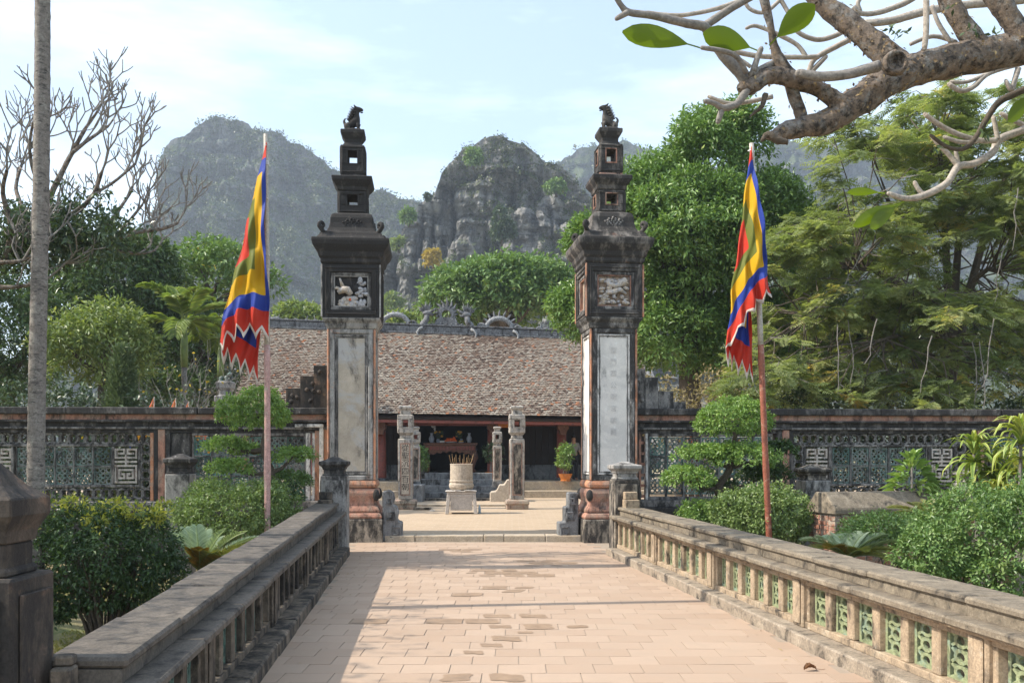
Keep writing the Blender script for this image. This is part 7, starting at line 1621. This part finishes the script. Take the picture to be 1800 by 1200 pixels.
# potted plants by the hall
def potted(label, px, py_top, py_pot, py_base, Y, wpx, seed, pot, z0, mat='ficus', n=26):
    R = np.random.default_rng(seed); k = Y/F; base = Vector((XP(px, Y), Y, z0)); t = thing('potted_plant', label, 'potted plant', base, 0, 'potted plants before the hall'); hp = (py_base-py_pot)*k; w_ = wpx*k
    MB().lathe([(0, w_*.24), (hp*.12, w_*.26), (hp*.2, w_*.22), (hp*.9, w_*.34), (hp, w_*.36), (hp, w_*.30), (hp*.8, w_*.28), (hp*.8, .01)], 16).build('pot', pot, t)
    top = (py_base-py_top)*k; lv = Leaves(); bl = billow(R, (0, 0, (hp+top)*.52+hp*.2), (w_*.5, w_*.5, (top-hp)*.5), n, w_*.16, 1, -.9); foliage(R, lv, bl, 26, 10, .10, .05, clump=.08, droop=.4); lv.obj('foliage', G[mat], t)
    stems(t, random.Random(seed), 6, top*.7, w_*.25, .014, M['twig_grey'], (0, 0, hp*.8))
potted('bright green potted plant in an orange pot before the dark doors on the right', 994, 782, 834, 847, 33.2, 36, 91, M['pot_orange'], .685)
potted('dark potted plant half hidden behind the pale lantern column', 742, 784, 830, 843, 33.0, 26, 92, M['wall_dark'], .685, 'mango')
potted('sparse potted plant in an orange pot behind the weathered lantern column', 866, 770, 829, 845, 33.4, 40, 93, M['pot_orange'], .685, 'dark', 9)

# ------------------------------------------------------------------ brick tomb with a gabled cement coping
def tomb():
    Y = 12.4; k = Y/F; x0 = XP(1468, Y); t = thing('brick_tomb', 'low old brick tomb with a gabled cement top', 'tomb', (x0, Y, GZ), rad(14))
    L, W = 3.4, .62; he = ZP(898, Y)-GZ; hr = ZP(866, Y)-GZ
    MB().box(.012, L, .012, W-.012, 0, he).build('core', M['mortar'], t)
    b = MB(); b.loft([[(x, y, z) for y, z in ((-.03, he-.05), (-.03, he+.03), (W*.30, hr), (W*.70, hr), (W+.03, he+.03), (W+.03, he-.05))] for x in (-.03, L*.33, L*.66, L+.03)]); b.build('coping', M['rail_top'], t, bevel=.015)
    b = MB(); bh = .055; n = int((he-.06)/(bh+.012))
    for r in range(n):
        z = .01 + r*(bh+.012); o = (r % 2)*.11
        y = -o*.5
        while y < W:
            a, c = max(0, y), min(W, y+.2)
            if c-a > .03: b.box(random.uniform(-.006, .006), .10, a+.006, c-.006, z, z+bh, .003)
            y += .212
        x = .105 - o*.5
        while x < L:
            a, c = max(.105, x), min(L, x+.2)
            if c-a > .03: b.box(a+.006, c-.006, random.uniform(-.006, .006), .10, z, z+bh, .003)
            x += .212
    tag(b.build('brick', M['brick_red'], t), kind='stuff')
tomb()

# fallen leaf on the paving
Y = 1.6*F/(1179-800); t = thing('fallen_leaf', 'curled dry brown leaf lying on the paving near the sunlit rail', 'leaf', (XP(1424, Y), Y, TH+.003), rad(20)); V = []; Fq = []
for i in range(9):
    u = i/8; w_ = .028*math.sin(PI*max(.03, min(.98, u)))**.7; z = .012+.030*math.sin(PI*u)*(1 if i % 2 else .8)
    V += [(-.055+.11*u, -w_, z+.018*math.sin(u*5)), (-.055+.11*u, 0, z*.55), (-.055+.11*u, w_, z+.012)]
for i in range(8): a = 3*i; Fq += [(a, a+1, a+4, a+3), (a+1, a+2, a+5, a+4)]
c = obj('blade', npmesh('blade', V, Fq, M['dead_leaf']), None, t); c.modifiers.new('thickness', 'SOLIDIFY').thickness = .002; MB().tube([(.055, 0, .008), (.09, -.015, .004), (.125, -.012, .003)], .0018, 5).build('stalk', M['dead_leaf'], t)

# a little leaf litter along the kerbs
R = np.random.default_rng(7); n = 70; y = R.uniform(5.5, 16.5, n); sd = R.random(n) < .5; x = np.where(sd, [XL(q)+.05 for q in y], [XR(q)-.05 for q in y]) + np.where(sd, 1, -1)*np.abs(R.normal(size=n))*.28
b = np.stack([x, y, np.full(n, TH+.004)], 1); a_ = R.uniform(0, 2*PI, n); lv = Leaves(); V, Fc = leaf_arrays(b, np.stack([np.cos(a_), np.sin(a_), R.uniform(.0, .25, n)], 1), np.stack([R.normal(size=n)*.3, R.normal(size=n)*.3, np.ones(n)], 1), R.uniform(.02, .05, n), R.uniform(.008, .018, n), .2, -.1); lv.add(V, Fc, R.random(n))
tag(lv.obj('leaf_litter', G['flake']), 'bits of dry leaf litter along the kerbs of the walkway', None, None, 'stuff')
# dry lawn
R = np.random.default_rng(99); n = 42000
x = R.uniform(-7.5, -2.7, n); y = R.uniform(7.5, 16.5, n); kp = fbm(np.stack([x*.9, y*.9, x*0], 1), 4, 3) > .46; x, y = x[kp], y[kp]
x2 = R.uniform(2.6, 8, 16000); y2 = R.uniform(8, 16.5, 16000); x = np.concatenate([x, x2]); y = np.concatenate([y, y2]); n = len(x)
ok = (x < np.array([XL(q) for q in y])-.6) | (x > np.array([XR(q) for q in y])+.6); x, y = x[ok], y[ok]; n = len(x)
b = np.stack([x, y, np.full(n, GZ)], 1); d = R.normal(size=(n, 3))*.5; d[:, 2] = 1; lv = Leaves(); V, Fc = leaf_arrays(b, d, R.normal(size=(n, 3)), R.uniform(.03, .08, n), R.uniform(.006, .012, n), .1, .2); lv.add(V, Fc, R.normal(.5, .25, n))
tag(lv.obj('grass', G['grass']), 'thin dry grass on the garden beds', None, None, 'stuff')
